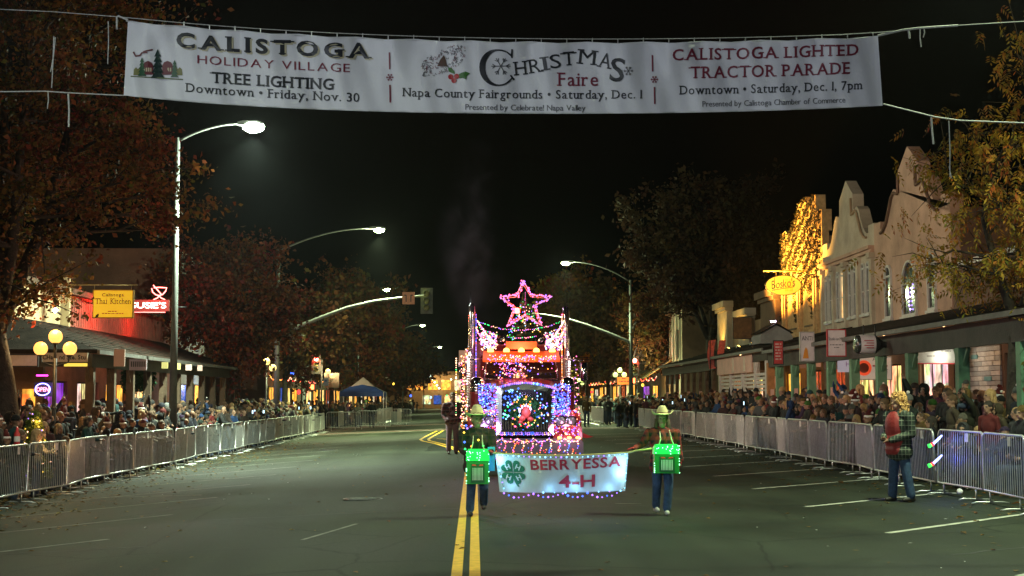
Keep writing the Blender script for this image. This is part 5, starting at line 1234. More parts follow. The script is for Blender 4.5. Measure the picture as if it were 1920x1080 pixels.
q.tube([(-2.0, 0, h/2-.5), (-1.4, 0, h/2+.15)], .018, 6); q.build('scroll_bracket', mat('rope_lit_bracket', (.5, .35, .15), .5), t)
Y = 50.0; c = at(280, 573, Y); w = sized(74, Y)
t = thing('neon_bar_sign', 'red neon bar sign with a cocktail glass above the name', 'sign', (c.x, Y, c.z))
q = MB(); q.box((0, 0, 0), (w, .22, sized(21, Y))); q.build('cabinet', mat('red_cabinet', (.22, .02, .02), .5, var=(5, .2)), t)
M_neon = mat('red_neon', (.8, .1, .1), .5, emit=((1, .16, .14), 7)); M_neonh = mat('hot_neon', (.9, .3, .3), .5, emit=((1, .5, .42), 8))
q = MB(); put_text(q, "SUSIE'S", (0, -.118, -.095), .20, w*.88, bold=.012); q.build('neon_name', M_neonh, t)
q = MB(); s_ = Y/F; g0 = at(299, 551, Y)-Vector((c.x, Y, c.z))
def tb(pts): q.tube([(g0.x+(u-299)*s_, -.06, g0.z+(551-v)*s_) for u, v in pts], .02, 6)
tb([(285, 541), (287, 548), (293, 553), (299, 554.5), (306, 552), (311, 546), (313, 540), (299, 539), (289, 540)]); tb([(288, 535), (303, 552)]); tb([(299, 555), (296, 559), (289, 562), (290, 564.5), (309, 564.5), (310, 562), (303, 559), (299, 555)])
q.build('neon_glass', M_neon, t)
q = MB(); q.tube([(w*.5, 0, -.05), (w*.5+.6, 0, -.05)], .02, 6); q.tube([(-w*.5, .1, .1), (-13.6-c.x, .1, .1)], .03, 6); q.build('bracket', M_dark, t)
q = MB(); q.tube([(-w*.45, -.12, -.24), (w*.42, -.12, -.24)], .012, 5); q.build('neon_underline', M_neon, t)
lamp('neon_light', 'POINT', (-.2, .5, -.1), 60, (1, .06, .04), t, .2); lamp('neon_light', 'POINT', (.2, -.5, .3), 16, (1, .06, .04), t, .2)
c = at(121, 670, 39.1); w = sized(86, 39.1); signboard('long white sign with black hand-cut letters under the arcade corner', 'sign', c, w, sized(17, 39.1), mat('buff_board', (.42, .36, .28), .7, var=(3, .2)), [("CHar  nd Ste. Stu", 0, -.055, .12, w*.92, T_blk, {'bold': .03})])
signboard('thin yellow lit strip sign beneath the white lettered board', 'sign', at(142, 684, 39.2), sized(42, 39.2), sized(6, 39.2), glow('yellow_strip', (1, .75, .1), 1.0), [])
c = at(35, 676, 38.0); signboard('white framed sign with a black painted flourish at the left edge', 'sign', c, sized(70, 38), sized(20, 38), mat('buff_board', (.42, .36, .28), .7), [('C', -.45, -.07, .17, .13, T_blk, {'bold': .03})], edge=T_blk)
for i, (u, v, w_, h_, Y, m_, lb) in enumerate(((224, 671, 20, 32, 40.2, mat('pale_pink_board', (.55, .38, .34), .7), 'blank upright pale sign on the left arcade fascia'), (259, 684, 32, 20, 42.5, mat('violet_white_board', (.6, .5, .6), .7), 'wide pale sign with upright strokes on the left arcade'),
        (309, 685, 11, 12, 46.2, mat('yellow_board', (.6, .48, .2), .7), 'small yellow plaque just left of the tall lamp pole'), (334, 687, 9, 12, 48.2, mat('yellow_board', (.6, .48, .2), .7), 'small yellow plaque just right of the tall lamp pole'), (354, 689, 11, 11, 50, mat('pale_pink_board', (.55, .38, .34), .7), 'small pink plaque, second from the far arcade end'), (375, 690, 9, 11, 52, mat('pale_pink_board', (.55, .38, .34), .7), 'small pink plaque at the far arcade end'))):
    signboard(lb, 'sign', at(u, v, Y), sized(w_, Y), sized(h_, Y), m_, [('IIIIIII', 0, -.06, .16, sized(w_, Y)*.8, T_grey, {})] if i == 1 else [], group='signs on the left arcade fascia')
# wreaths on the arcade
q8 = np.random.RandomState(8); M_fir = leafmat('fir_needle', [(.01, .035, .015), (.02, .07, .03), (.03, .10, .035)])
for i, (u, v, Y) in enumerate(((246, 712, 46), (273, 709, 47.5))):
    c = at(u, v, Y); th = q8.uniform(0, 6.28, 1400); ph_ = q8.uniform(0, 6.28, 1400); r_ = q8.uniform(0, .16, 1400); Rr = .26
    P_ = np.stack([(Rr*.8+r_*np.cos(ph_))*np.cos(th), r_*np.sin(ph_)*.8, (Rr*1.2+r_*np.cos(ph_))*np.sin(th)*1.15], 1)
    o = leafcloud('hanging_wreath', P_, 1400, .05, M_fir, q8); del o['kind']; o.location = c; tag(o, ['large green wreath hanging in the left arcade, nearer the camera', 'large green wreath hanging in the left arcade, farther one'][i], 'wreath', 'wreaths in the left arcade')
# OPEN neon
c = at(80, 730, 37.5); t = thing('open_sign', 'blue-ringed neon OPEN sign behind the left crowd', 'neon sign', c)
q = MB(); q.tube([(.19*math.cos(2*math.pi*i/24), 0, .14*math.sin(2*math.pi*i/24)*1.1) for i in range(25)], .014, 6); q.build('blue_ring', mat('blue_neon', (.2, .2, .9), .5, emit=((.25, .22, 1), 8)), t)
q = MB(); put_text(q, 'OPEN', (0, -.01, -.055), .11, .32, bold=.02); q.build('open_letters', mat('red_neon_soft', (.9, .2, .2), .5, emit=((1, .25, .35), 4)), t)
q = MB(); q.box((0, .03, 0), (.46, .02, .38)); q.build('backing', M_black, t); lamp('neon_light', 'POINT', (0, -.4, 0), 6, (.4, .25, 1), t)
q = MB(); q.box((0, 0, 0), (.3, .02, .035)); tag(q.build('magenta_bar', mat('magenta_tube', (.8, .1, .6), .5, emit=((1, .05, .7), 4)), None, at(79, 704, 37.6)), 'short magenta neon bar above the OPEN sign', 'neon light')
# flag on pole near the two-globe lamp
c = at(468, 699, 66); t = thing('grey_flag', 'grey hanging flag on a slanted pole left of the two-globe lamp', 'flag', c)
q = MB(); V = []
for i in range(7):
    for j in range(6): V.append((-.36+.12*i, .04*math.sin(i*1.4+j*.5), .62-.25*j-.03*i))
q.add(V, [(i*6+j, i*6+j+1, (i+1)*6+j+1, (i+1)*6+j) for i in range(6) for j in range(5)], sm=True); q.build('flag_cloth', mat('grey_flag_cloth', (.16, .14, .15), .85, var=(3, .25)), t)
q = MB(); q.tube([(-.4, 0, .66), (-.45, 0, -2.4)], .02, 6); q.build('flag_pole', M_dark, t)
# small blue-white sign at crossing, A-board, blank board
signboard('small white sign with blue lines beside the left red signal', 'sign', at(611, 716, 96), sized(9, 96), sized(14, 96), mat('blue_white', (.45, .5, .75), .6), [('#', 0, 0, .15, .12, mat('blue_print', (.05, .1, .5), .6), {})])
signboard('pale notice board standing left of the blue canopy', 'sign', at(622, 713, 97), 1.0, 1.0, mat('tan_board', (.3, .25, .2), .7), [])
c = at(740, 776, 108); t = thing('sandwich_board', 'grey sandwich board standing on the road right of the canopy', 'sign', (c.x, 108, gz(c.x)))
for sg in (-1, 1): q = MB(); q.box((0, sg*.2, .42), (.48, .03, .86), rot=Matrix.Rotation(sg*.22, 3, 'X')); q.build('panel', Gy, t)
# far left shops and street end
farblock('dark shop with a blue awning window beyond the left crossing', -1, 93, 112, 5.2, M_brown, [(94+4*i, 97+4*i, .4, 2.4, (G_amber, G_blue, G_warm, G_amber)[i]) for i in range(4)])
farblock('pale far shop on the left past the canopy', -1, 113, 150, 5.8, M_greywall, [(115+5*i, 118.5+5*i, .4, 2.4, (G_warm, G_amber, G_warm, G_red, G_warm, G_amber)[i]) for i in range(6)])
farblock('last low building of the left row', -1, 151, 230, 6.0, M_brown, [(154+7*i, 158+7*i, .4, 2.4, (G_warm, G_amber, G_white)[i % 3]) for i in range(9)])
t = thing('shop_building', 'bright yellow-lit building standing across the far end of the street', 'building', (-6.5, 262, -.3))
q = MB(); q.bx(-9, 9, 0, 8, 0, 6.6); q.build('wall', M_tan, t); q = MB(); q.bx(-9.4, 9.4, -.5, 0, 6.1, 6.8); q.build('cornice', M_wood, t)
for i in range(6): q = MB(); x = -6.8+i*2.4; q.bx(x, x+1.7, -.08, -.02, 3.4, 5.2); q.build('window', G_amber if i < 4 else G_white, t)
for i in range(5): q = MB(); x = -3+i*2.0; q.bx(x, x+1.4, -.08, -.02, .8, 2.4); q.build('window', (G_white, G_blue, G_warm, G_white, G_red)[i], t)
lamp('front_light', 'POINT', (0, -4, 5.5), 420, (1, .62, .2), t, .4)
q = MB()
for i in range(5): q.octa((-1.6+i*.4, -1.5, 5.9-i*.55), .16)
for i in range(6): q.octa((2.2+i*.9, -1.5, 5.3+.3*math.sin(i*2)), .13)
q.build('string_lights', glow('green_white_bulb', (.75, 1, .8), 14), t)

# ------------------------------------------------------------------ trees
def tree(label, x, y, H, trunk_h, crown_c, crown_r, mleaf, seed, nclump=60, nleaf=9000, lsize=.09, tr=.16, lean=(0, 0), sparse=.42, bare=0, group='street trees', z=None, name='street_tree', compound=False, clump_sp=.55, twig=True):
    q = np.random.RandomState(seed); pr = random.Random(seed)
    zb = (gz(x)+.15 if z is None else z); t = thing(name, label, 'tree', (x, y, zb), group=group)
    m = MB(); top = Vector((lean[0], lean[1], trunk_h)); cc = Vector(crown_c); cr_ = Vector(crown_r)
    tp = [Vector((0, 0, -.1)), Vector((lean[0]*.15, lean[1]*.15, trunk_h*.3)), Vector((lean[0]*.55, lean[1]*.55, trunk_h*.7)), top]
    m.tube(tp, [tr*1.35, tr*1.05, tr*.9, tr*.78], 10)
    nl = pr.randint(4, 6); limbs = []
    for i in range(nl):
        a = 2*math.pi*i/nl+pr.uniform(-.4, .4); e = cc+Vector((math.cos(a)*cr_.x*.5, math.sin(a)*cr_.y*.5, cr_.z*pr.uniform(-.25, .55)))
        p1 = top*.62+e*.38+Vector((pr.uniform(-.3, .3), pr.uniform(-.3, .3), -.15*(e-top).length*.4)); pts = [top-Vector((0, 0, .12)), p1, (p1+e)/2+Vector((pr.uniform(-.25, .25), pr.uniform(-.25, .25), .12)), e]
        m.tube(pts, [tr*.62, tr*.42, tr*.30, tr*.16], 8); limbs.append(pts)
    pts = [top-Vector((0, 0, .1)), (top+cc)/2+Vector((.15, .1, 0)), cc+Vector((0, 0, cr_.z*.5))]; m.tube(pts, [tr*.7, tr*.4, tr*.14], 8); limbs.append(pts)
    cl = []
    while len(cl) < nclump:
        p = Vector((pr.uniform(-1, 1), pr.uniform(-1, 1), pr.uniform(-1, 1)))
        l_ = p.length
        if l_ > 1 or l_ < .35: continue
        wob = 1+.22*math.sin(p.x*5+seed)*math.cos(p.y*4+p.z*3)
        cl.append(cc+Vector((p.x*cr_.x, p.y*cr_.y, p.z*cr_.z))*wob)
    ends = []
    for c_ in cl:
        best = None
        for L in limbs:
            for k in range(len(L)-1):
                for f_ in (.3, .7, 1.0):
                    s_ = L[k].lerp(L[k+1], f_); d = (s_-c_).length + max(0, s_.z-c_.z)*1.5
                    if best is None or d < best[0]: best = (d, s_)
        s_ = best[1]; mid = (s_+c_)/2+Vector((pr.uniform(-.2, .2), pr.uniform(-.2, .2), pr.uniform(-.1, .25)))
        w = tr*.16; m.tube([s_, mid, c_], [w, w*.7, w*.3], 5, caps=False)
        if twig:
            for k in range(4):
                e = c_+Vector((pr.gauss(0, 1), pr.gauss(0, 1), pr.gauss(.15, .8)))*clump_sp*1.1; st = mid.lerp(c_, pr.uniform(.2, 1)); mm = (st+e)/2+Vector((0, 0, pr.uniform(-.1, .15)))
                m.tube([st, mm, e], [w*.42, w*.3, .003], 4, caps=False); ends += [e, mm, c_]
        else: ends += [c_]
    m.build('trunk', M_bark, t)
    E = np.array([tuple(e) for e in ends])
    if not compound:
        idx = q.randint(0, len(E), nleaf); wgt = q.uniform(.5, 1.1, len(E))
        P_ = E[idx]+q.normal(size=(nleaf, 3))*(sparse*wgt[idx])[:, None]*np.array([1, 1, .75])
        o = leafcloud('crown', P_, nleaf, lsize, mleaf, q, t)
    else:   # pinnate leaves: rows of leaflets along a drooping stalk
        nst = nleaf//9; idx = q.randint(0, len(E), nst); B = E[idx]+q.normal(size=(nst, 3))*sparse
        D = q.normal(size=(nst, 3)); D[:, 2] -= .7; D /= np.linalg.norm(D, axis=1)[:, None]; Sd = np.cross(D, q.normal(size=(nst, 3))); Sd /= np.linalg.norm(Sd, axis=1)[:, None]
        V = []; L_ = .26*q.uniform(.7, 1.3, nst)
        for k in range(9):
            f_ = (k//2+1)/5.0; sd = 1 if k % 2 else -1
            if k == 8: sd = 0
            b0 = B+D*(L_*f_)[:, None]+np.array([0, 0, -.10])*(f_**2); d2 = Sd*sd+D*(.5 if sd else 1); d2 /= np.linalg.norm(d2, axis=1)[:, None]; d2[:, 2] -= .35
            ll = lsize*q.uniform(.8, 1.25, nst)[:, None]; wv = np.cross(d2, q.normal(size=(nst, 3))*.3+np.cross(D, Sd)); wv /= np.linalg.norm(wv, axis=1)[:, None]
            V.append(np.stack([b0, b0+d2*ll*.5+wv*ll*.2, b0+d2*ll, b0+d2*ll*.5-wv*ll*.2], 1))
        V = np.concatenate(V).reshape(-1, 3); me = npmesh('crown', V, np.arange(len(V)).reshape(-1, 4), mleaf); o = tag(link('crown', me, t), kind='stuff')
    return t
LF_red = leafmat('maple_leaf_red', [(.10, .02, .01), (.16, .045, .012), (.06, .022, .01), (.20, .07, .018), (.04, .03, .01)])
LF_mix = leafmat('maple_leaf_mixed', [(.11, .035, .015), (.17, .065, .018), (.045, .06, .015), (.22, .08, .02), (.08, .025, .015), (.13, .10, .02)])
LF_brn = leafmat('leaf_brown', [(.10, .055, .025), (.15, .08, .03), (.07, .04, .02), (.12, .09, .03)])
LF_yel = leafmat('pistache_leaf', [(.26, .18, .02), (.34, .20, .02), (.14, .15, .02), (.30, .10, .015), (.20, .17, .03)])
LF_org = leafmat('leaf_orange', [(.13, .05, .014), (.18, .08, .02), (.07, .03, .012), (.11, .085, .02)])
# big maple at the left edge
tree('big red-brown maple filling the upper left of the picture', -10.3, 32, 12.5, 3.3, (-.5, .3, 8.2), (3.7, 3.8, 4.6), LF_mix, 11, 135, 60000, .056, .31, (-.45, .1), .27, group=None, clump_sp=.6)
tree('red-leaved street tree between the tall lamp and the hanging flag', at(437, 700, 62).x, 62, 9.6, 2.9, (-.05, 0, 5.9), (2.95, 3.0, 3.1), LF_red, 12, 80, 19000, .09, .19, (-.15, 0), .36)
tree('dark reddish tree behind the left corner lamp pole', -10.6, 80, 11, 3.2, (.7, 0, 5.9), (2.9, 3.0, 2.1), LF_org, 13, 60, 9000, .13, .18, sparse=.42)
tree('orange tree behind the left signal arm', -10.4, 104, 12, 3.2, (.8, 0, 6.6), (4.4, 4, 4.2), LF_mix, 14, 90, 14000, .16, .2, sparse=.5)
tree('tree right of the canopy on the left pavement', -10.2, 126, 12, 3.2, (.8, 0, 6.0), (4.4, 4, 3.6), LF_org, 15, 80, 11000, .18, .2, sparse=.5)
tree('small far tree on the left pavement before the third lamp', -10.3, 152, 10, 3, (.5, 0, 5.6), (4.0, 4, 3.4), LF_brn, 16, 60, 8000, .2, .18, sparse=.55)
tree('farthest orange tree of the left row', -10.5, 190, 10, 3, (1, 0, 5.6), (4.6, 4, 3.6), LF_org, 17, 60, 7000, .24, .18, sparse=.6)
# right side
tree('large dark brown tree over the low parapet building', 14.2, 85.5, 15, 5.0, (.3, 0, 10.2), (5.2, 4.6, 4.6), leafmat('dark_brown_leaf', [(.06, .033, .016), (.09, .05, .02), (.045, .026, .014)]), 21, 120, 30000, .14, .32, sparse=.45, group=None)
tree('small brown street tree in front of the cream corner building', 10.9, 99.5, 9, 3.6, (1.4, 0, 6.9), (2.0, 2.3, 2.8), LF_org, 22, 45, 7000, .13, .14, sparse=.4)
tree('dark thin tree behind the right corner lamp pole', 10.5, 112, 11, 3.2, (-.6, 0, 6.4), (3.8, 3.6, 3.8), LF_brn, 23, 70, 9000, .17, .18, sparse=.5)
tree('yellow-green tree behind the truck on the right', 7.6+3, 134, 12, 3.5, (-1.6, 0, 8.6), (4.0, 3.6, 4.6), LF_yel, 24, 70, 9500, .2, .2, sparse=.5)
tree('farthest brown tree of the right row', 10.5, 165, 10, 3.2, (0, 0, 6), (4.5, 4, 4), LF_brn, 25, 60, 7000, .22, .18, sparse=.6)
# yellow pistache at the right edge
tree('yellow-leaved pistache tree hanging in at the right edge', 10.55, 27.6, 9, 3.0, (.75, -.2, 5.35), (2.5, 2.6, 2.9), LF_yel, 31, 66, 23000, .10, .20, (.1, 0), .22, group=None, compound=True, clump_sp=.62)
lamp_near_tree = None

# ------------------------------------------------------------------ strings of lights
BULB = {'w': glow('bulb_warm_white', (1, .52, .30), 4.2), 'p': glow('bulb_pink', (1, .13, .35), 4.2), 'r': glow('bulb_red', (1, .03, .03), 4.2), 'b': glow('bulb_blue', (.05, .13, 1), 3.6),
        'v': glow('bulb_violet', (.36, .16, 1), 3), 'c': glow('bulb_ice_blue', (.22, .55, 1), 3.6), 'g': glow('bulb_green', (.03, .9, .2), 2.6), 'o': glow('bulb_orange', (1, .25, .02), 4.2), 'y': glow('bulb_yellow', (1, .6, .06), 3)}
BK = list(BULB)
M_wire = mat('wire', (.02, .03, .02), .6)
lr = random.Random(77)
def light_string(label, pts, cols, r=.011, wire=True, group='light strings on the truck', name='light_string', wr=.003):
    t = MB(); pts = [Vector(p) for p in pts]
    if wire and len(pts) > 1: t.tube(pts, wr, 4, 0, caps=False)
    used = sorted(set(cols)); 
    for p in pts:
        c = lr.choice(cols); t.octa(p+Vector((0, -r*.6, 0)), r*lr.uniform(.9, 1.7), 1+used.index(c))
    o = t.build(name, [M_wire]+[BULB[c] for c in used]); return tag(o, label, 'light string', group)
def sag(a, b, s, n):
    a = Vector(a); b = Vector(b); return [a.lerp(b, i/n)+Vector((0, 0, -4*s*(i/n)*(1-i/n)))+Vector((lr.uniform(-.01, .01), lr.uniform(-.01, .01), lr.uniform(-.012, .012))) for i in range(n+1)]

# ------------------------------------------------------------------ the truck
XC, YF = 1.06, 29.9
TK = thing('parade_truck', 'red long-nosed truck covered in coloured fairy lights with twin chrome stacks', 'truck', (XC, YF, 0))
M_red = mat('truck_red', (.32, .012, .015), .28, var=(2, .1), coat=.6); M_dred = mat('truck_dark_red', (.12, .01, .012), .35, coat=.4)
M_amb = glow('amber_lens', (1, .40, .06), 9); M_orange = mat('orange_visor', (.75, .13, .02), .35, emit=((1, .12, .01), .10)); M_wsh = mat('windshield_glass', (.015, .014, .014), .08, spec=.8)
def P(u, v, y=0): q = at(u, v, YF+y); return (q.x-XC, y, q.z)
b = MB(); b.prism([(-1.22, .34), (1.22, .34), (1.22, .72), (1.15, .80), (-1.15, .80), (-1.22, .72)], 0, .10); b.build('bumper', mat('bumper_steel', (.14, .14, .15), .35, .6, var=(4, .15)), TK)
b = MB(); b.box((0, .35, .55), (.9, .5, .3)); b.box((0, 4.5, .62), (.85, 8.6, .26)); b.build('chassis', M_black, TK)
# grille
gs = MB(); out = [(-.60, .86), (.60, .86), (.60, 1.78), (.55, 1.90), (.30, 1.945), (0, 1.955), (-.30, 1.945), (-.55, 1.90), (-.60, 1.78)]; inn = [(-.49, .97), (.49, .97), (.49, 1.72), (.45, 1.79), (.26, 1.815), (0, 1.82), (-.26, 1.815), (-.45, 1.79), (-.49, 1.72)]
n = len(out); V = [(x, .10, z) for x, z in out]+[(x, .08, z) for x, z in inn]+[(x, .5, z) for x, z in out]+[(x, .16, z) for x, z in inn]
gs.add(V, [(i, (i+1) % n, n+(i+1) % n, n+i) for i in range(n)]+[(i, (i+1) % n, 2*n+(i+1) % n, 2*n+i) for i in range(n)]+[(n+i, n+(i+1) % n, 3*n+(i+1) % n, 3*n+i) for i in range(n)]); gs.build('grille_surround', M_chrome, TK)
b = MB(); b.add([(x, .17, z) for x, z in inn], [tuple(range(n))]); b.build('radiator', M_black, TK)
me = None
for i in range(17):
    x = -.46+.0575*i
    if me is None: b = MB(); b.box((0, .13, 1.39), (.026, .03, .80)); o = b.build('grille_bar', M_chrome, TK, (x, 0, 0)); me = o.data; x0_ = x
    else: link('grille_bar', me, TK, (x, 0, 0))
# hood and fenders
b = MB(); sec = lambda w, z: [(-w, z-.75), (-w, z-.10), (-w*.9, z-.02), (-w*.5, z+.03), (0, z+.045), (w*.5, z+.03), (w*.9, z-.02), (w, z-.10), (w, z-.75)]
A, B_ = sec(.58, 1.90), sec(.78, 2.06); n = 9
b.add([(x, .5, z) for x, z in A]+[(x, 2.6, z) for x, z in B_], [(i, i+1, n+i+1, n+i) for i in range(n-1)], sm=True); b.build('hood', M_red, TK)
for sx in (-1, 1):
    b = MB(); pr_ = []
    for i in range(13): a = math.pi*(1.02-1.04*i/12); pr_.append((1.0+.78*math.cos(a), .72+.66*math.sin(a)))
    yz = [(y_, z_) for y_, z_ in pr_]; inner = [(1.0+.62*math.cos(math.pi*(1.02-1.04*i/12)), .66+.56*math.sin(math.pi*(1.02-1.04*i/12))) for i in range(13)]
    xa, xb = sx*.60, sx*1.21; k = 13; V = [(xa, y, z+.03) for y, z in yz]+[(sx*1.0, y, z+.02) for y, z in yz]+[(xb, y, z-.08) for y, z in yz]+[(xb, y, z-.02) for y, z in inner]+[(xa, y, z) for y, z in inner]
    Fq = [(r*k+i, r*k+i+1, (r+1)*k+i+1, (r+1)*k+i) for r in range(4) for i in range(k-1)]
    b.add(V, Fq, sm=True); b.add([(xa, .22, .74), (xb, .22, .74), (xb, .24, 1.02), (sx*.98, .30, 1.2), (xa, .34, 1.3)], [(0,1,2,3,4)]); b.build('fender', M_red, TK)
    # headlights: two round lamps in a chrome pod
    pd = MB(); pd.box((sx*.86, .12, 1.16), (.44, .14, .20)); pd.tube([(sx*.86, .14, 1.1), (sx*.80, .3, .8)], .03, 6); po = pd.build('headlight_pod', M_chrome, TK)
    for dx in (-.105, .105):
        h = MB(); h.lathe([(0, -.02), (.055, -.015), (.088, .0), (.098, .02), (.098, .05)], 18, (sx*.86+dx, .04, 1.17), 'Y'); h.build('headlight', mat('headlight_glass', (.35, .36, .38), .1, .6), TK)
        h = MB(); h.lathe([(.095, -.01), (.112, .0), (.112, .06)], 18, (sx*.86+dx, .03, 1.17), 'Y', cap=False); h.build('headlight_rim', M_chrome, po)
    # wheel
    w = MB(); w.lathe([(.36, -.14), (.48, -.15), (.53, -.11), (.53, .11), (.48, .15), (.36, .14)], 28, (sx*1.04, 1.0, .53), 'X', cap=False)
    for j in range(4): w.lathe([(.532, -.10+.055*j), (.538, -.085+.055*j), (.538, -.07+.055*j), (.532, -.06+.055*j)], 28, (sx*1.04, 1.0, .53), 'X', cap=False)
    wo = w.build('wheel', M_rubber, TK); w = MB(); w.lathe([(.37, 0), (.34, .05), (.18, .09), (.12, .02), (0, .02)], 20, (sx*1.12, 1.0, .53), 'X'); w.build('rim', M_chrome, wo)
    for yy in (5.6, 6.9):
        w = MB(); w.lathe([(.3, -.28), (.52, -.28), (.52, .28), (.3, .28), (0, .2)], 24, (sx*.95, yy, .52), 'X'); w.build('wheel', M_rubber, TK)
    # air cleaner, stack, mirror
    a = MB(); a.lathe([(.0, 1.20), (.165, 1.22), (.17, 1.26), (.165, 1.30), (.165, 1.72), (.175, 1.74), (.175, 1.80)], 18, (sx*1.00, 1.9, 0)); ac = a.build('air_cleaner', M_dred, TK)
    a = MB()
    for z in (1.78, 1.85, 1.92): a.lathe([(.17, z), (.19, z+.015), (.19, z+.04), (.17, z+.055)], 18, (sx*1.00, 1.9, 0), cap=False)
    a.lathe([(.17, 1.80), (.17, 2.02), (.12, 2.10), (.0, 2.12)], 18, (sx*1.00, 1.9, 0)); a.build('chrome_cap', M_chrome, ac)
    xs_ = (sx*1.13-.005) if sx < 0 else 1.06
    s_ = MB(); top_ = 3.78 if sx < 0 else 3.72
    s_.tube([(xs_, 3.1, .9), (xs_, 3.1, top_-.18), (xs_, 3.14, top_-.04), (xs_, 3.22, top_)], [.078, .078, .078, .076], 16); so2 = s_.build('exhaust_stack', M_chrome, TK)
    s_ = MB()
    for z in [1.5+.06*i for i in range(18)]: s_.lathe([(.105, z), (.112, z+.012), (.112, z+.036), (.105, z+.048)], 16, (xs_, 3.1, 0), cap=False)
    s_.lathe([(.106, 1.45), (.106, 2.62)], 16, (xs_, 3.1, 0)); s_.build('heat_shield', mat('brushed_steel', (.5, .48, .46), .3, .9, var=(8, .2)), so2)
    s_ = MB(); s_.tube([(xs_+sx*.02, 3.0, 2.0), (xs_+sx*.02, 3.0, 4.1)], .007, 5); s_.build('aerial', M_chrome, TK)
    m_ = MB(); mx_ = -1.33 if sx < 0 else 1.42; m_.box((mx_, 2.45, 2.25), (.16, .10, .40)); m_.tube([(mx_, 2.45, 2.05-.0), (mx_, 2.45, 2.45)], .085, 12); mo = m_.build('mirror', M_chrome, TK)
    m_ = MB(); m_.tube([(mx_, 2.5, 2.50), (sx*.78, 2.7, 2.55)], .015, 6); m_.tube([(mx_, 2.5, 2.0), (sx*.78, 2.7, 1.95)], .015, 6); m_.build('mirror_arm', M_chrome, mo)
    hn = MB(); hn.lathe([(.0, .06), (.06, .05), (.10, -.03), (.125, -.09)], 16, (sx*.44, 2.5, 2.98), 'Y', cap=False); hn.lathe([(.02, .05), (.02, .5)], 8, (sx*.44, 2.5, 2.98), 'Y'); hn.ell((sx*.44, 2.5, 2.98), (.10, .05, .10), 12, 8); hn.build('horn', mat('dark_chrome', (.25, .2, .2), .15, 1), TK)
# cab
b = MB(); cw = .93
b.prism([(2.62, 1.0), (2.60, 2.06), (2.78, 2.62), (2.98, 2.86), (4.2, 2.92), (4.3, 1.0)], -cw, cw, 'YZ'); b.build('cab', M_dred, TK)
b = MB(); b.prism([(4.31, .9), (4.31, 3.0), (6.0, 3.05), (6.2, .9)], -1.1, 1.1, 'YZ'); b.build('sleeper', M_dred, TK)
for sx in (-1, 1):
    w = MB(); w.add([(sx*.05, 2.585, 2.10), (sx*.80, 2.60, 2.10), (sx*.76, 2.735, 2.50), (sx*.05, 2.72, 2.50)], [(0,1,2,3)]); w.build('windshield', M_wsh, TK)
    w = MB(); w.tube([(sx*.12, 2.54, 2.09), (sx*.18, 2.60, 2.36)], .010, 5); w.build('wiper', M_black, TK)
w = MB(); w.tube([(0, 2.56, 2.08), (0, 2.70, 2.52)], .025, 6); w.tube([(-.84, 2.57, 2.07), (.84, 2.57, 2.07)], .02, 6); w.tube([(-.84, 2.58, 2.07), (-.79, 2.72, 2.5)], .02, 6); w.tube([(.84, 2.58, 2.07), (.79, 2.72, 2.5)], .02, 6); w.build('window_frame', M_chrome, TK)
w = MB(); w.add([(-.86, 2.72, 2.72), (.86, 2.72, 2.72), (.88, 2.36, 2.50), (-.88, 2.36, 2.50), (-.86, 2.70, 2.69), (.86, 2.70, 2.69), (.88, 2.34, 2.46), (-.88, 2.34, 2.46)], [(0,1,2,3), (7,6,5,4), (0,3,7,4), (1,5,6,2), (3,2,6,7), (0,4,5,1)]); w.build('sun_visor', M_orange, TK)
w = MB(); w.box((0, 2.44, 2.84), (.70, .05, .17)); w.build('roof_sign', M_orange, TK)
for x in (-.70, -.34, 0, .34, .70):
    w = MB(); w.ell((x, 2.40, 2.73), (.065, .07, .05), 12, 7, v1=.6); w.lathe([(.07, 2.69), (.07, 2.735)], 12, (x, 2.40, 0)); w.build('roof_marker_light', M_amb, TK)
for x in (.72, .92, 1.10, -1.0): w = MB(); w.ell((x, -.02, .82), (.045, .03, .028), 10, 6); w.build('bumper_marker_light', M_amb, TK)
w = MB(); w.prism([(1.22, .92), (1.34, .86), (1.46, .83), (1.30, .80), (1.22, .82)], .3, .34); w.build('red_flap', M_red, TK)
for (x, y, z, e, c_) in ((0, -.6, 1.5, 13, (.6, .5, 1)), (-.9, -.45, 1.0, 8, (.8, .4, 1)), (.9, -.45, .9, 8, (1, .35, .6)), (0, 1.7, 2.75, 26, (1, .35, .15)), (-1.3, .8, 1.8, 14, (.9, .6, .5)), (1.35, .8, 1.8, 14, (.9, .5, .6)), (0, .2, .16, 22, (1, .35, .25)), (-1.4, 3, 2.5, 14, (1, .6, .6)), (1.4, 3, 2.5, 14, (1, .6, .6))):
    lamp('string_glow', 'POINT', (x, y, z), e, c_, TK, .18)
# things riding on or hung on the truck
def net(label, region, n, cols, r=.011):
    pts = [region() for _ in range(n)]; pts = [Vector(p)+Vector((XC, YF, 0)) for p in pts]
    pts.sort(key=lambda p: (round(p.z*7), p.x*(1 if round(p.z*7) % 2 else -1))); return light_string(label, pts, cols, r, wr=.002)
U = lr.uniform
for sx, nm in ((-1, 'left'), (1, 'right')):
    net(f'dense blue and violet net of bulbs on the hood side, {nm} of the grille', lambda: (sx*U(.62, .98), U(.35, .6), U(1.28, 1.95)), 320, list('bbbcvvb'))
    net(f'pink and red net of bulbs over the {nm} fender', lambda: (sx*U(.62, 1.16), U(.12, .22), U(.86, 1.42)), 170, list('pvwvwbr'))
    net(f'white bulbs wound along the {nm} truck flank', lambda: (sx*U(1.18, 1.28)-(.10 if sx < 0 else 0), U(2.0, 3.0), U(.6, 2.6)), 150 if sx < 0 else 60, list('wwpwo') if sx < 0 else list('ppwv'))
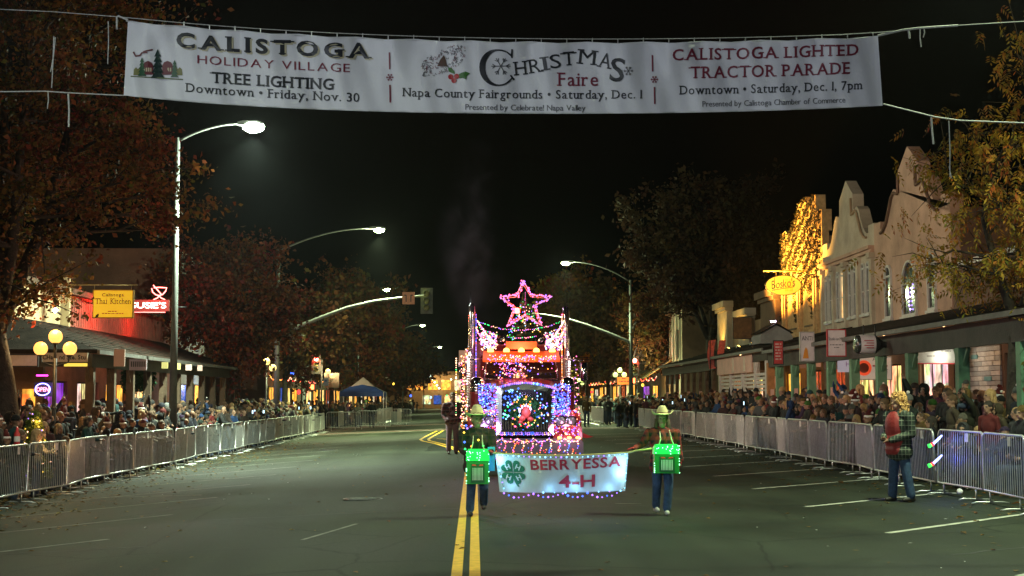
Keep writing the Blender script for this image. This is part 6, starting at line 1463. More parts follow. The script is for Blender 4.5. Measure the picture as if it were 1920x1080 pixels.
net('blue bulbs scattered over the left half of the grille', lambda: (U(-.46, -.1), .085, U(1.2, 1.85)), 60, list('ccbbcg'), .015)
net('few white bulbs over the right half of the grille', lambda: (U(.2, .5), .085, U(1.0, 1.85)), 32, list('cvwb'), .013)
o = light_string('ice blue string following the top of the grille surround', [Vector((XC+x, YF+.06, z)) for x, z in [(-.62+.04*i, 1.86+.11*math.sin(math.pi*i/31)) for i in range(32)]], list('vcbv'), .015)
for sx in (-1, 1): light_string(f'violet-white string down the {"left" if sx<0 else "right"} grille edge', [Vector((XC+sx*.60+lr.uniform(-.02, .02), YF+.04, .9+.045*i)) for i in range(22)], list('vwvc'), .012)
light_string('violet string along the foot of the grille', [Vector((XC-.55+.04*i, YF+.02, .885+lr.uniform(-.012, .012))) for i in range(28)], list('vvwb'), .013)
net('small pink and white bulbs hanging from the sun visor across the windshield', lambda: (U(-.78, .78), U(2.25, 2.35), 2.52+U(-.02, .1) if lr.random() < .5 else 2.55-abs(lr.gauss(0, .2))), 190, list('pwvvwo'), .011)
net('pink bulbs hanging over the middle of the windshield', lambda: (lr.gauss(-.22, .22), U(2.35, 2.5), U(2.0, 2.5)), 90, list('ppvwb'), .011)
for i in range(7):
    a = (XC-1.15+.33*i, YF-.03, .80); b_ = (XC-1.15+.33*(i+1), YF-.03, .80); light_string(f'{ORD[i]} pink swag on the bumper counted from the left', sag(a, b_, .07, 12), list('pwvw'), .011)
for i in range(12):
    x = XC-1.0+.19*i; light_string(f'{ORD[i]} icicle string hanging down the bumper counted from the left', [Vector((x+.02*math.sin(j), YF-.035, .74-.045*j)) for j in range(lr.randint(4, 8))], list('ppwvo') if i < 8 else list('bvcw'), .012)
net('loose tangle of pink and orange bulbs across the bumper', lambda: (U(-1.2, 1.15), -.04, U(.42, .8)), 120, list('pwvrob'), .009)
for sx in (-1, 1):
    nm = 'left' if sx < 0 else 'right'
    light_string(f'diagonal garland of white bulbs from the {nm} stack to the cab roof', sag((XC+sx*1.0, YF+2.95, 3.42), (XC+sx*.55, YF+2.5, 2.85), .05, 46), list('wwpvw'), .014)
    light_string(f'second diagonal garland beside the {nm} stack', sag((XC+sx*1.02, YF+2.95, 3.25), (XC+sx*.62, YF+2.5, 2.8), .12, 40), list('wwpv'), .014)
    net(f'bright cluster of white bulbs at the {nm} cab roof corner', lambda: (sx*U(.55, .95), U(2.5, 2.8), U(2.65, 3.05)+.1), 130, list('wwwvcp'), .014)
    light_string(f'warm rope of bulbs up the inner side of the {nm} stack', [Vector((XC+sx*(1.03 if sx < 0 else .955), YF+2.98, 2.0+.035*i)) for i in range(46)], list('wwpo') if sx > 0 else list('vvpb'), .010)
for i in range(4):
    z = 3.42-.13*i; light_string(f'{ORD[i]} pink string slung between the stacks counted from the top', sag((XC-1.0, YF+3.0, z), (XC+1.0, YF+3.0, z+.02), .22+.05*i, 44), list('ppvwg'), .010)
# wreath on the grille
wx, wy, wz = at(986, 775, YF-.02)
t = thing('wreath', 'round green wreath with coloured bulbs and a red bow hanging on the truck grille', 'wreath', (wx, YF+.02, wz))
q9 = np.random.RandomState(9); N = 2600; th = q9.uniform(0, 6.28, N); ph_ = q9.uniform(0, 6.28, N); r_ = .085*np.sqrt(q9.uniform(0, 1, N))
leafcloud('greenery', np.stack([(.25+r_*np.cos(ph_))*np.cos(th), r_*np.sin(ph_)-.03, (.27+r_*np.cos(ph_))*np.sin(th)], 1), N, .028, leafmat('wreath_needle', [(.015, .09, .03), (.03, .16, .05), (.05, .22, .07)]), q9, t)
m = MB(); used = list('rgbyowp')
for i in range(60): a = lr.uniform(0, 6.28); rr = lr.uniform(.16, .35); m.octa((rr*math.cos(a), -.12, rr*1.08*math.sin(a)), lr.choice((.012, .016, .02)), lr.randrange(len(used)))
tag(m.build('bulbs', [BULB[c] for c in used], t), kind='stuff')
m = MB(); m.ell((0, -.13, .02), (.10, .05, .13), 10, 7); m.ell((-.08, -.14, -.1), (.07, .04, .06), 9, 6); m.ell((.09, -.13, -.12), (.07, .04, .05), 9, 6); m.ell((-.12, -.13, -.18), (.05, .03, .04), 9, 6); m.build('bow', mat('bow_ribbon', (.5, .07, .05), .5, emit=((1, .12, .06), .10)), t)
m = MB(); m.tube([(0, -.10, .36), (.01, -.12, .2), (0, -.12, .1)], .008, 5); m.build('hook', M_chrome, t)
# star on its mast
Ys = YF+4.6; cen = at(985, 574, Ys); t = thing('lighted_star', 'large five-pointed star outlined in pink and violet bulbs on a mast over the truck', 'star', (cen.x, Ys, cen.z))
sp_ = Ys/F; pxs = [(981, 526), (997, 553), (1035, 556), (1004, 573), (1016, 611), (984, 592), (950, 613), (964, 578), (937, 557), (969, 553)]
V = [Vector(((u-985)*sp_, 0, (574-v)*sp_)) for u, v in pxs]
def rnd_path(V, off=0, n=8):
    out = []
    for i in range(len(V)):
        a, b_ = V[i], V[(i+1) % len(V)]
        for k in range(n): out.append(a.lerp(b_, k/n)*(1+off))
    return out+[out[0]]
m = MB(); m.tube(rnd_path(V, 0, 2), .012, 5, caps=False); m.tube(rnd_path(V, -.16, 2), .010, 5, caps=False); m.build('frame', mat('star_frame', (.5, .3, .2), .5), t)
m = MB(); m.tube([(0, .02, .35), (.01, .02, -1.25)], .018, 6); m.tube([(.0, .02, -.75), (.5, .02, -.35)], .008, 5); m.build('mast', M_chrome, t)
m = MB()
for p in rnd_path(V, 0, 18): m.octa(p+Vector((lr.uniform(-.01, .01), -.02, lr.uniform(-.01, .01))), .012, 0)
for p in rnd_path(V, -.05, 11): m.octa(p+Vector((lr.uniform(-.05, .05), -.03, lr.uniform(-.05, .05))), .021, 1+lr.randrange(2))
tag(m.build('rope_light', [glow('rope_pink', (1, .28, .42), 2.2), BULB['v'], BULB['p']], t), kind='stuff')
o = MB(); o.lathe([(.05, 0), (.06, .04), (.05, .12), (0, .14)], 12); c = at(970, 583, Ys); oo = o.build('red_beacon', glow('beacon_red', (1, .04, .03), 30), None, (c.x, Ys, c.z-.06)); tag(oo, 'glowing red beacon inside the lower left arm of the star', 'beacon light')
lamp('beacon_glow', 'POINT', (0, -.2, .1), 25, (1, .05, .03), oo, .05)
# lit tree behind the cab
ct = at(984, 615, YF+4.9); t = thing('parade_christmas_tree', 'small green lit Christmas tree standing behind the cab under the star', 'Christmas tree', (ct.x, YF+4.9, 2.95))
q9 = np.random.RandomState(19); N = 3000; zf = q9.uniform(0, 1, N)**.75; th = q9.uniform(0, 6.28, N); rr = (1-zf)*.50*np.sqrt(q9.uniform(.35, 1, N))*(.75+.25*np.cos(zf*38))
leafcloud('foliage', np.stack([rr*np.cos(th), rr*np.sin(th), zf*1.25], 1), N, .045, M_fir, q9, t)
m = MB(); m.tube([(0, 0, -.4), (0, 0, 1.15)], [.04, .01], 6); m.build('trunk', M_bark, t)
m = MB(); used = list('ggybwcv')
for i in range(110): z = lr.random()**.8; a = lr.uniform(3.14, 6.28); r2 = (1-z)*.52; m.octa((r2*math.cos(a), r2*math.sin(a), z*1.2), .015, lr.randrange(len(used)))
tag(m.build('bulbs', [BULB[c] for c in used], t), kind='stuff')
# trailer with white box and roped posts
TR = thing('float_trailer', 'flat trailer with a pale box behind the truck', 'trailer', (XC-.2, YF+7, 0))
b = MB(); b.box((0, 4, .95), (2.4, 8, .18)); b.build('deck', M_wood, TR)
for y in (5.5, 6.8):
    for sx in (-1, 1): w = MB(); w.lathe([(.2, -.25), (.45, -.25), (.45, .25), (.2, .25), (0, .2)], 20, (sx*.95, y, .45), 'X'); w.build('wheel', M_rubber, TR)
cbx = at(871, 669, YF+8.5); b = MB(); b.box((cbx.x-XC+.2, 1.5, cbx.z), (.30, .5, .33)); b.build('pale_box', mat('pale_box', (.5, .42, .32), .7, var=(4, .2)), TR)
b = MB(); b.tube([(cbx.x-XC+.15, 1.5, 1.0), (cbx.x-XC+.15, 1.5, cbx.z-.15)], .05, 8); b.tube([(cbx.x-XC+.32, 1.45, 1.0), (cbx.x-XC+.32, 1.45, cbx.z+.3)], .03, 8); b.build('post', M_dark, TR)
light_string('green-white bulbs round the pale box on the trailer', [Vector((cbx.x-.22, YF+8.2, 1.2+.06*i)) for i in range(26)], list('wgyw'), .014)
light_string('warm bulbs down the left side of the trailer', [Vector((cbx.x+.08+lr.uniform(-.05, .05), YF+8.2, .9+.03*i)) for i in range(70)], list('wwop'), .016)

# ------------------------------------------------------------------ the marchers
def ground(u, v):
    lo, hi = 5, 300
    for _ in range(40):
        m = (lo+hi)/2; p = at(u, v, m)
        if p.z < gz(p.x): hi = m
        else: lo = m
    return at(u, v, lo)
def plaid(name, a, b_, c_, sc=9):
    m = mat(name, a, .85, bump=(90, .3)); n = m.node_tree.nodes; l = m.node_tree.links; b = n['Principled BSDF']
    tc = n.new('ShaderNodeTexCoord'); sp = n.new('ShaderNodeSeparateXYZ'); l.new(tc.outputs['Object'], sp.inputs[0])
    ad = n.new('ShaderNodeMath'); ad.operation = 'ADD'; l.new(sp.outputs[0], ad.inputs[0]); l.new(sp.outputs[1], ad.inputs[1])
    outs = []
    for src, k in ((ad.outputs[0], sc), (sp.outputs[2], sc)):
        mu = n.new('ShaderNodeMath'); mu.operation = 'MULTIPLY'; mu.inputs[1].default_value = k; l.new(src, mu.inputs[0])
        fr = n.new('ShaderNodeMath'); fr.operation = 'FRACT'; l.new(mu.outputs[0], fr.inputs[0]); gt = n.new('ShaderNodeMath'); gt.operation = 'GREATER_THAN'; gt.inputs[1].default_value = .5; l.new(fr.outputs[0], gt.inputs[0]); outs.append(gt)
        li = n.new('ShaderNodeMath'); li.operation = 'LESS_THAN'; li.inputs[1].default_value = .10; l.new(fr.outputs[0], li.inputs[0]); outs.append(li)
    s = n.new('ShaderNodeMath'); s.operation = 'ADD'; l.new(outs[0].outputs[0], s.inputs[0]); l.new(outs[2].outputs[0], s.inputs[1])
    h = n.new('ShaderNodeMath'); h.operation = 'MULTIPLY'; h.inputs[1].default_value = .5; l.new(s.outputs[0], h.inputs[0])
    mx = n.new('ShaderNodeMix'); mx.data_type = 'RGBA'; mx.inputs[6].default_value = (*a, 1); mx.inputs[7].default_value = (*b_, 1); l.new(h.outputs[0], mx.inputs[0])
    x = n.new('ShaderNodeMath'); x.operation = 'MAXIMUM'; l.new(outs[1].outputs[0], x.inputs[0]); l.new(outs[3].outputs[0], x.inputs[1])
    m2 = n.new('ShaderNodeMix'); m2.data_type = 'RGBA'; m2.inputs[7].default_value = (*c_, 1); l.new(mx.outputs[2], m2.inputs[6])
    hh = n.new('ShaderNodeMath'); hh.operation = 'MULTIPLY'; hh.inputs[1].default_value = .6; l.new(x.outputs[0], hh.inputs[0]); l.new(hh.outputs[0], m2.inputs[0]); l.new(m2.outputs[2], b.inputs['Base Color'])
    return m
M_glove = mat('red_glove', (.45, .03, .03), .8, bump=(80, .4)); M_denim = mat('blue_denim', (.03, .06, .12), .85, var=(14, .4), bump=(80, .4))
M_pl1 = plaid('brown_plaid', (.05, .02, .012), (.012, .010, .01), (.10, .05, .03)); M_pl2 = plaid('red_black_plaid', (.34, .03, .02), (.015, .01, .01), (.10, .02, .02), 8)
M_pl3 = plaid('green_cream_plaid', (.03, .05, .03), (.012, .015, .012), (.36, .36, .28), 13); M_pl4 = plaid('maroon_plaid', (.13, .03, .04), (.03, .02, .03), (.22, .16, .15), 9)
M_straw = mat('cream_felt_hat', (.80, .72, .34), .8, var=(8, .12), bump=(60, .3)); M_redfront = mat('maroon_vest', (.26, .02, .02), .6, var=(7, .2), bump=(30, .4)); M_over = mat('mauve_overalls', (.20, .12, .15), .85, var=(9, .25), bump=(60, .4))
M_gingerh = mat('ginger_hair', (.62, .33, .11), .65, var=(30, .3), bump=(60, .8))
def hero(label, prims, mats, loc, rz, sc, voxel=.0105):
    me = body_mesh('person', prims, mats, voxel, 2); o = link('person', me, None, loc); o.rotation_euler = (0, 0, rz); o.scale = (sc,)*3; return tag(o, label, 'person')
def cowboy_hat(parent, c, s=1., tilt=0, m=None):
    q = MB(); nu = 28; rows = []
    for j, (r, z0) in enumerate(((.088, 0), (.12, -.006), (.155, -.006), (.19, .0), (.192, .006), (.155, .002), (.12, .004), (.09, .012))):
        for i in range(nu):
            a = 2*math.pi*i/nu; sd = abs(math.cos(a))**3; rr = r*s*(1+.12*abs(math.sin(a))); lift = (max(0, (r-.10))/.09)**1.5*.075*sd*s-(max(0, (r-.10))/.09)*.02*s*(abs(math.sin(a)))
            rows.append((rr*math.cos(a)*(1-.10*sd*(r > .15)), rr*math.sin(a)*1.08, z0*s+lift))
    q.add(rows, [(j*nu+i, j*nu+(i+1) % nu, (j+1)*nu+(i+1) % nu, (j+1)*nu+i) for j in range(7) for i in range(nu)], sm=True)
    cr_ = []; prof = [(.090, .005), (.088, .05), (.082, .10), (.066, .128), (.03, .122), (.0, .112)]
    for r, z in prof:
        for i in range(nu):
            a = 2*math.pi*i/nu; pin = 1-.22*max(0, z-.06)/.07*abs(math.cos(a)); cr_.append((r*s*math.cos(a)*pin, r*s*math.sin(a)*1.15, z*s+.012*s*abs(math.sin(a))*(z > .1)))
    q.add(cr_, [(j*nu+i, j*nu+(i+1) % nu, (j+1)*nu+(i+1) % nu, (j+1)*nu+i) for j in range(5) for i in range(nu)], sm=True)
    o = q.build('cowboy_hat', m or M_straw, parent, c); o.rotation_euler = (tilt, 0, 0)
    q = MB(); q.lathe([(.0915*s, .004), (.0925*s, .008), (.0915*s, .028)], 28, cap=False); b = q.build('hat_band', mat('hat_band', (.12, .07, .03), .6), o); b.scale = (1, 1.15, 1); return o
g1 = ground(894, 967); g2 = ground(1243, 965)
# left marcher
arms = [((-.25, -.02, 1.10), (-.20, -.24, 1.05), (.5, -.6, -.1), (.6, .6, 0)), ((.27, -.06, 1.12), (.22, -.28, 1.06), (0, -.7, .3), (-.4, 0, -1))]
legs = [((-.09, 0, .90), (-.10, -.14, .49), (-.12, -.10, .09), .1), ((.09, 0, .90), (.115, -.04, .48), (.13, .24, .17), -.1)]
h1 = hero('young marcher left of the clover banner with a wide cream hat and brown plaid shirt', figure(arms, legs, hs=1.14, bulk=1.30, handm=6, coat_len=.74, headyaw=.28, fine=True), [M_skin, M_pl1, M_denim, M_shoe, M_eye, M_lip, M_glove], (g1.x, g1.y, 0), .05, .84)
cowboy_hat(h1, (.0, -.02, 1.675), 1.22, -.12)
w_ = link('hair', wear_mesh('short brown hair', 1.12), h1, (0, -.0, 1.58))
# right marcher
arms = [((-.33, -.06, 1.20), (-.48, -.22, 1.12), (-.7, -.4, .1), (0, 0, -1)), ((.27, .02, 1.10), (.30, -.06, .92), (.05, -.1, -1), (-1, 0, 0))]
legs = [((-.09, 0, .90), (-.10, -.02, .49), (-.10, .16, .12), .15), ((.09, 0, .90), (.09, -.13, .49), (.06, -.10, .09), -.05)]
h2 = hero('young marcher right of the clover banner with a tall cream hat and red plaid shirt', figure(arms, legs, hs=1.14, bulk=1.26, handm=6, coat_len=.74, headyaw=-.08, fine=True, shoem=7), [M_skin, M_pl2, M_denim, M_shoe, M_eye, M_lip, M_glove, M_sole], (g2.x, g2.y, 0), -.04, .84)
cowboy_hat(h2, (.0, -.02, 1.685), 1.05, -.08)
w_ = link('hair', wear_mesh('long brown hair', 1.14), h2, (0, -.0, 1.58))
# tractor costumes
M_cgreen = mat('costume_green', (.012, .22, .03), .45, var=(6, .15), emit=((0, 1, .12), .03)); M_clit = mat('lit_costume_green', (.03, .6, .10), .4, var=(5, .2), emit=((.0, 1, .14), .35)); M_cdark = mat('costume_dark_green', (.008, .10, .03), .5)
def costume(label, c, w, h, d, tilt=0, blue=False):
    t = thing('tractor_costume', label, 'costume', c)
    q = MB(); q.box((0, 0, -h*.18), (w, d, h*.64)); q.build('box', M_cgreen, t)
    q = MB(); hw = w/2*1.06; q.prism([(-hw, h*.14), (hw, h*.14), (hw*.96, h*.34), (hw*.8, h*.46), (-hw*.8, h*.46), (-hw*.96, h*.34)], -d*.62, d*.5); q.build('hood', M_clit, t)
    q = MB(); q.box((0, -d*.5-.006, -h*.2), (w*.62, .01, h*.52)); fp = q.build('front_panel', M_cdark, t)
    me = None
    for i in range(8):
        x = -w*.21+w*.42*i/7
        if me is None: q = MB(); q.box((0, -d*.5-.016, -h*.22), (w*.03, .010, h*.34)); o = q.build('grille_slat', M_paper, t, (x, 0, 0)); me = o.data
        else: link('grille_slat', me, t, (x, 0, 0))
    for sx in (-1, 1): q = MB(); q.prism([(sx*w*.05, h*.0), (sx*w*.25, h*.01), (sx*w*.24, h*.045), (sx*w*.10, h*.04)], -d*.5-.018, -d*.5-.012); q.build('headlamp_patch', mat('red_patch', (.6, .05, .03), .5, emit=((1, .05, .02), .25)), t)
    for sx in (-1, 1): q = MB(); q.tube([(sx*w*.3, -d*.3, h*.44), (sx*w*.22, -.02, h*.44+.08), (sx*w*.20, d*.85, h*.44+.20)], .009, 5); q.build('strap', mat('rope_strap', (.5, .45, .3), .7), t)
    q = MB()
    for i in range(34):
        if lr.random() < .65: p = (lr.uniform(-w*.5, w*.5), -d*.62-.014, lr.uniform(h*.14, h*.42))
        else: p = (lr.choice((-1, 1))*w*.5, -d*.5-.01, lr.uniform(-h*.5, h*.3))
        q.octa(p, .0085)
    tag(q.build('led_string', glow('led_green_white', (.30, 1, .5), 5), t), kind='stuff')
    lamp('led_glow', 'POINT', (0, -d-.22, h*.52), 4.5, (.04, 1, .12), t, .12); lamp('led_glow', 'POINT', (0, -d-.10, h*.72), 3.5, (.04, 1, .12), t, .06)
    return t
costume('green tractor costume with glowing hood worn by the left marcher', Vector((g1.x+.01, g1.y-.23, at(896, 876, 19.5).z)), .31, .50, .17)
costume('green tractor costume on straps worn by the right marcher', Vector((g2.x+.02, g2.y-.23, at(1245, 862, 19.5).z)), .35, .42, .17)
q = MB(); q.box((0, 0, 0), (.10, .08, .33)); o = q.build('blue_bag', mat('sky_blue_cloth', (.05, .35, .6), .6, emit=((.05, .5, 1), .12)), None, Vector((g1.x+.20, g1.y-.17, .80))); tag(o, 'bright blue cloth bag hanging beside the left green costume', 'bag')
# battery lights worn by the left marcher
q = MB()
cols_ = list('vvboyb'); used = sorted(set(cols_))
for i, (u, v, c_) in enumerate(((876, 803, 'v'), (874, 798, 'b'), (870, 811, 'y'), (871, 829, 'b'), (897, 825, 'y'), (884, 837, 'o'), (906, 836, 'g'), (872, 842, 'g'))):
    p = at(u, v, g1.y-.20); q.octa(p, .018, i)
tag(q.build('light_necklace', [BULB[c] for c in 'vbybyogg']), 'necklace of big coloured bulbs round the left marcher', 'light string')
# 4-H banner
YB = g1.y-.28
def bn(u, v):
    s_ = (u-928)/250; t_ = (v-850)/73
    uu = u + (8*max(0, t_)*(1-s_) - 6*max(0, t_)*s_*s_)
    w = .030*math.sin(s_*9+t_*2.2)+.018*math.sin(s_*21-t_*3)+.05*t_*math.sin(s_*3.1+.4)
    return at(uu, v+5*math.sin(math.pi*min(max(s_, 0), 1))*(1-t_*.4)-1.5*s_, YB+w)
t = thing('club_banner', 'white carried banner with a green clover and red Berryessa 4-H lettering', 'banner', (0, 0, 0))
M_cloth = mat('white_banner_cloth', (.60, .62, .63), .7, var=(3, .10)); q = MB(); nu, nv = 50, 14
q.add([bn(929+249*i/nu, 851+71*j/nv) for j in range(nv+1) for i in range(nu+1)], [(j*(nu+1)+i, j*(nu+1)+i+1, (j+1)*(nu+1)+i+1, (j+1)*(nu+1)+i) for j in range(nv) for i in range(nu)], sm=True); cl = q.build('cloth', M_cloth, t)
pxm = F/YB
def ban_text(s, u0, v0, hpx, wpx, m, par, slope=0, bold=.02, name='lettering', **kw):
    q = MB(); put_text(q, s, (0, 0, 0), hpx, wpx, bold=bold, fn=lambda a, b: bn(u0+a, v0-b+a*slope)+Vector((0, -.014, 0)), **kw); return q.build(name, m, par)
M_ban_red = mat('banner_red', (.42, .02, .05), .6)
ban_text('BERRYESSA', 1079, 876, 19, 172, M_ban_red, cl, -.02, .022); ban_text('4-H', 1081, 911, 23, 71, M_ban_red, cl, -.01, .02)
def heart(cx, cy, ang, s):
    out = []
    for i in range(20):
        tt = 2*math.pi*i/20; x = 16*math.sin(tt)**3; y = 13*math.cos(tt)-5*math.cos(2*tt)-2*math.cos(3*tt)-math.cos(4*tt)
        y += 17; x *= s/30; y *= s/30; out.append((cx+x*math.cos(ang)-y*math.sin(ang), cy-(x*math.sin(ang)+y*math.cos(ang))))
    return out
cu, cv = 959, 884
for i, an in enumerate((math.pi/4, -math.pi/4, math.pi*3/4, -math.pi*3/4)):
    q = MB(); pts = heart(cu, cv, an, 24); c_ = (sum(p[0] for p in pts)/20, sum(p[1] for p in pts)/20)
    q.add([bn(*c_)+Vector((0, -.010, 0))]+[bn(*p)+Vector((0, -.010, 0)) for p in pts], [(0, k+1, (k+1) % 20+1) for k in range(20)]); lf = q.build('clover_leaf', mat('clover_green', (.01, .14, .07), .6), cl)
    q = MB(); ra = an*.55 if abs(an) < 1.6 else (an-math.copysign(math.pi, an))*.55; put_text(q, 'H', (0, 0, 0), 9, 9, bold=.03, fn=lambda a, b: bn(c_[0]+a*math.cos(ra)-(b-4.5)*math.sin(-ra)*-1, c_[1]-(b-4.5)*math.cos(ra)-a*math.sin(ra))+Vector((0, -.017, 0))); q.build('lettering', Wt, lf)
q = MB(); st = [(959, 886), (960, 896), (963, 905), (967, 911)]; q.add([bn(u-1.6, v)+Vector((0, -.011, 0)) for u, v in st]+[bn(u+1.8, v)+Vector((0, -.011, 0)) for u, v in st], [(k, k+1, k+5, k+4) for k in range(3)]); q.build('clover_stem', mat('clover_green', (.01, .14, .07), .6), cl)
q = MB(); pp = [at(914, 846, YB+.02)]+[bn(930+25*i, 850.5)+Vector((0, .02, .004)) for i in range(11)]+[at(1192, 845, YB+.03), at(1222, 841, YB+.04)]; q.tube(pp, .013, 8); q.build('carrying_pole', mat('bamboo', (.45, .36, .12), .6, var=(6, .2)), t)
pts = [bn(u, 853)+Vector((0, -.03, 0)) for u in range(932, 1180, 10)]+[bn(1176, v)+Vector((0, -.03, 0)) for v in range(860, 920, 14)]+[bn(u, 921)+Vector((0, -.03, 0)) for u in range(1168, 1010, -22)]
light_string('ice-white bulbs round the top and right edge of the carried banner', pts, list('cvc'), .0095, group='light strings on the carried banner')
light_string('ice-white bulbs down the left edge of the carried banner', [bn(930+1.5*i, 860+11*i)+Vector((0, -.03, 0)) for i in range(6)], list('cvc'), .011, group='light strings on the carried banner')
pts = [at(945+9.2*i, 925+7*abs(math.sin(i*.55))+lr.uniform(-2, 2), YB) for i in range(24)]
light_string('violet-blue bulbs hanging in loops below the carried banner', pts, list('vvb'), .012, group='light strings on the carried banner', wr=.002)
for u, v, e in ((1165, 886, .8), (1168, 862, .5), (938, 862, .8), (955, 908, .25), (1075, 912, .4), (1140, 914, .3), (1030, 916, .25)):
    p = bn(u, v)+Vector((0, -.10, 0)); lamp('bulb_glow', 'POINT', p, e, (.25, .62, 1), t, .03)
# man in overalls behind
g3 = ground(848, 852); arms = [pock(-1), pock(1)]
pr_ = figure(arms, None, bulk=1.22, coat_len=.86); pr_ += [ELL((0, -.055, 1.20), (.125, .085, .17), 2), CAP((-.07, 0, .98), (.07, 0, .98), .145, .14, 2), CAP((-.10, -.10, 1.30), (-.09, -.02, 1.44), .022, .022, 2), CAP((.10, -.10, 1.30), (.09, -.02, 1.44), .022, .022, 2)]
h3 = hero('bareheaded man in mauve overalls and plaid shirt standing left of the truck', pr_, [M_skin, M_pl4, M_over, M_shoe, M_eye, M_lip], (g3.x, g3.y, gz(g3.x)), .15, 1.06, .013); link('hair', wear_mesh('short brown hair', 1), h3, (0, -.015, 1.6))
# woman with curly hair
g4 = ground(1688, 941)
arms = [((-.27, .0, 1.10), (-.10, -.24, 1.02), (.6, -.5, -.1), (0, .3, 1)), ((.27, .03, 1.10), (.10, -.24, 1.00), (-.6, -.5, -.1), (0, .3, -1))]
legs = [((-.09, 0, .90), (-.12, -.02, .50), (-.15, -.03, .09), .1), ((.09, 0, .90), (.12, .03, .50), (.14, .10, .09), -.1)]
pr_ = figure(arms, legs, bulk=1.38, coat_len=.74); pr_ += [ELL((-.02, -.085, 1.22), (.185, .105, .24), 6), CAP((-.08, -.08, .98), (.08, -.08, .98), .125, .125, 6), CAP((-.08, -.08, .84), (.08, -.08, .84), .115, .115, 6)]
h4 = hero('curly ginger-haired woman in plaid jacket and jeans standing on the road by the right barriers', pr_, [M_skin, M_pl3, M_denim, M_shoe, M_eye, M_lip, M_redfront], (g4.x, g4.y, 0), -1.15, .985)
q = MB()
for i in range(620):
    a = lr.uniform(0, 6.28); z = lr.uniform(-.24, .15); r = .125*math.sqrt(max(.15, 1-((z+.0)/.19)**2)) if z > -.05 else .150
    x, y = r*math.cos(a), .03+r*math.sin(a)
    if y < -.055 and z < .06: continue
    q.ell((x, y, z), lr.uniform(.011, .021), 5, 4)
q.ell((0, .03, .03), (.112, .12, .125), 12, 8); q.build('curly_hair', M_gingerh, h4, (0, -.015, 1.62))
# people on the road far back
hp = [('stand', 697, 803, 'black', 'knit hat', 'black', 'person in black standing on the road in front of the blue canopy', .15), ('pocket', 748, 783, 'olive', 'cap', 'orange', 'traffic helper in dark jacket at the far crossing, left one', .1), ('stand', 760, 783, 'olive', 'cap', 'orange', 'traffic helper in dark jacket at the far crossing, right one', .1), ('stand', 1100, 800, 'mustard', 'short dark hair', 'black', 'person in a yellow coat standing past the right side of the truck', .2)]
for k_, u, v, c_, w_, hc, lb, yw in hp:
    p = ground(u, v); o = person_at(k_, p.x, p.y, yw, c_, w_, hc, 1.0, lb, None, z=gz(p.x))
person_at('childrail', 8.75, 30.6, -1.2, 'teal', 'bobble hat', 'lime green', .80, 'child in a bright green bobble hat just left of the curly-haired woman', None)
person_at('sit', 9.0, 58.2, -1.5, 'pale grey', 'hood', 'pale grey', 1.15, 'person in a pale grey hooded coat sitting before the right arcade far end', None)
person_at('pocket', 8.95, 33.6, -1.3, 'pale grey', 'bobble hat', 'cream', .86, 'person in a big cream bobble hat leaning low behind the right barriers', None)

# ------------------------------------------------------------------ overhead banner
YO = 17.0
def lag(u, P_):
    s_ = 0
    for i, (a, b_) in enumerate(P_):
        k = 1
        for j, (c_, d_) in enumerate(P_):
            if i != j: k *= (u-c_)/(a-c_)
        s_ += b_*k
    return s_
TOP = [(240, 38), (590, 65), (960, 77), (1300, 77), (1646, 67)]; BOT = [(232, 179), (590, 205), (960, 213), (1300, 211), (1655, 198)]
def on(u, v, d=0):
    tp, bt = lag(u, TOP), lag(u, BOT); t_ = (v-tp)/(bt-tp)
    w = .045*math.sin(u*.019+t_*1.4)*(1-.45*t_)+.026*math.sin(u*.047+1.1-t_*2.6)+.014*math.sin(u*.083+t_*3)*(1-.6*t_)+.03*math.sin(t_*3)+.008*math.sin(u*.16-t_*5)
    pk = abs(((u-345)/54.0) % 2-1); w += .10*pk**2*max(0, 1-t_*1.4)**1.5
    return at(u, v+3.0*(1-pk)*max(0, 1-t_*3)*(1 if 240 < u < 1640 else 0), YO+w-d)
OB = thing('overhead_banner', 'long white vinyl event banner hung on wires across the street', 'banner', (0, 0, 0))
q = MB(); nu, nv = 210, 16
V = []
for j in range(nv+1):
    for i in range(nu+1):
        tt = j/nv; ul = 240-8*tt; ur = 1646+9*tt; u = ul+(ur-ul)*i/nu; V.append(on(u, lag(u, TOP)+(lag(u, BOT)-lag(u, TOP))*tt))
q.add(V, [(j*(nu+1)+i, j*(nu+1)+i+1, (j+1)*(nu+1)+i+1, (j+1)*(nu+1)+i) for j in range(nv) for i in range(nu)], sm=True)
M_vinyl = mat('banner_vinyl', (.74, .74, .78), .5, var=(1.3, .07), bump=(2.5, .5)); vn = q.build('vinyl', M_vinyl, OB)
q = MB()
for P_, off in ((TOP, 1.5), (BOT, -1.5)): q.tube([on(u, lag(u, P_)+off, .002) for u in range(236, 1652, 24)], .006, 4, caps=False)
q.build('hem', M_white, vn)
K1 = mat('banner_ink_black', (.02, .022, .028), .5); K2 = mat('banner_ink_maroon', (.20, .02, .045), .5); K3 = mat('banner_ink_cream', (.55, .50, .34), .5); K4 = mat('banner_ink_green', (.03, .10, .05), .5); K5 = mat('banner_ink_grey', (.08, .08, .09), .5)
mid = lambda u: (lag(u, TOP)+lag(u, BOT))/2
def otext(s, u0, v0, hpx, wpx, m, bold=.0, serif=False, track=.06, d=.012, rot=None, follow=True, par=None):
    q = MB(); V_, F_ = text(s, hpx, wpx, bold, serif, track)
    if rot is not None: cc_, ss_ = math.cos(rot), math.sin(rot); V_ = [(a*cc_-b*ss_, a*ss_+b*cc_) for a, b in V_]
    q.add([on(u0+a, v0-b+((mid(u0+a)-mid(u0)) if follow else 0), d) for a, b in V_], F_); return q.build('lettering', m, par or vn)
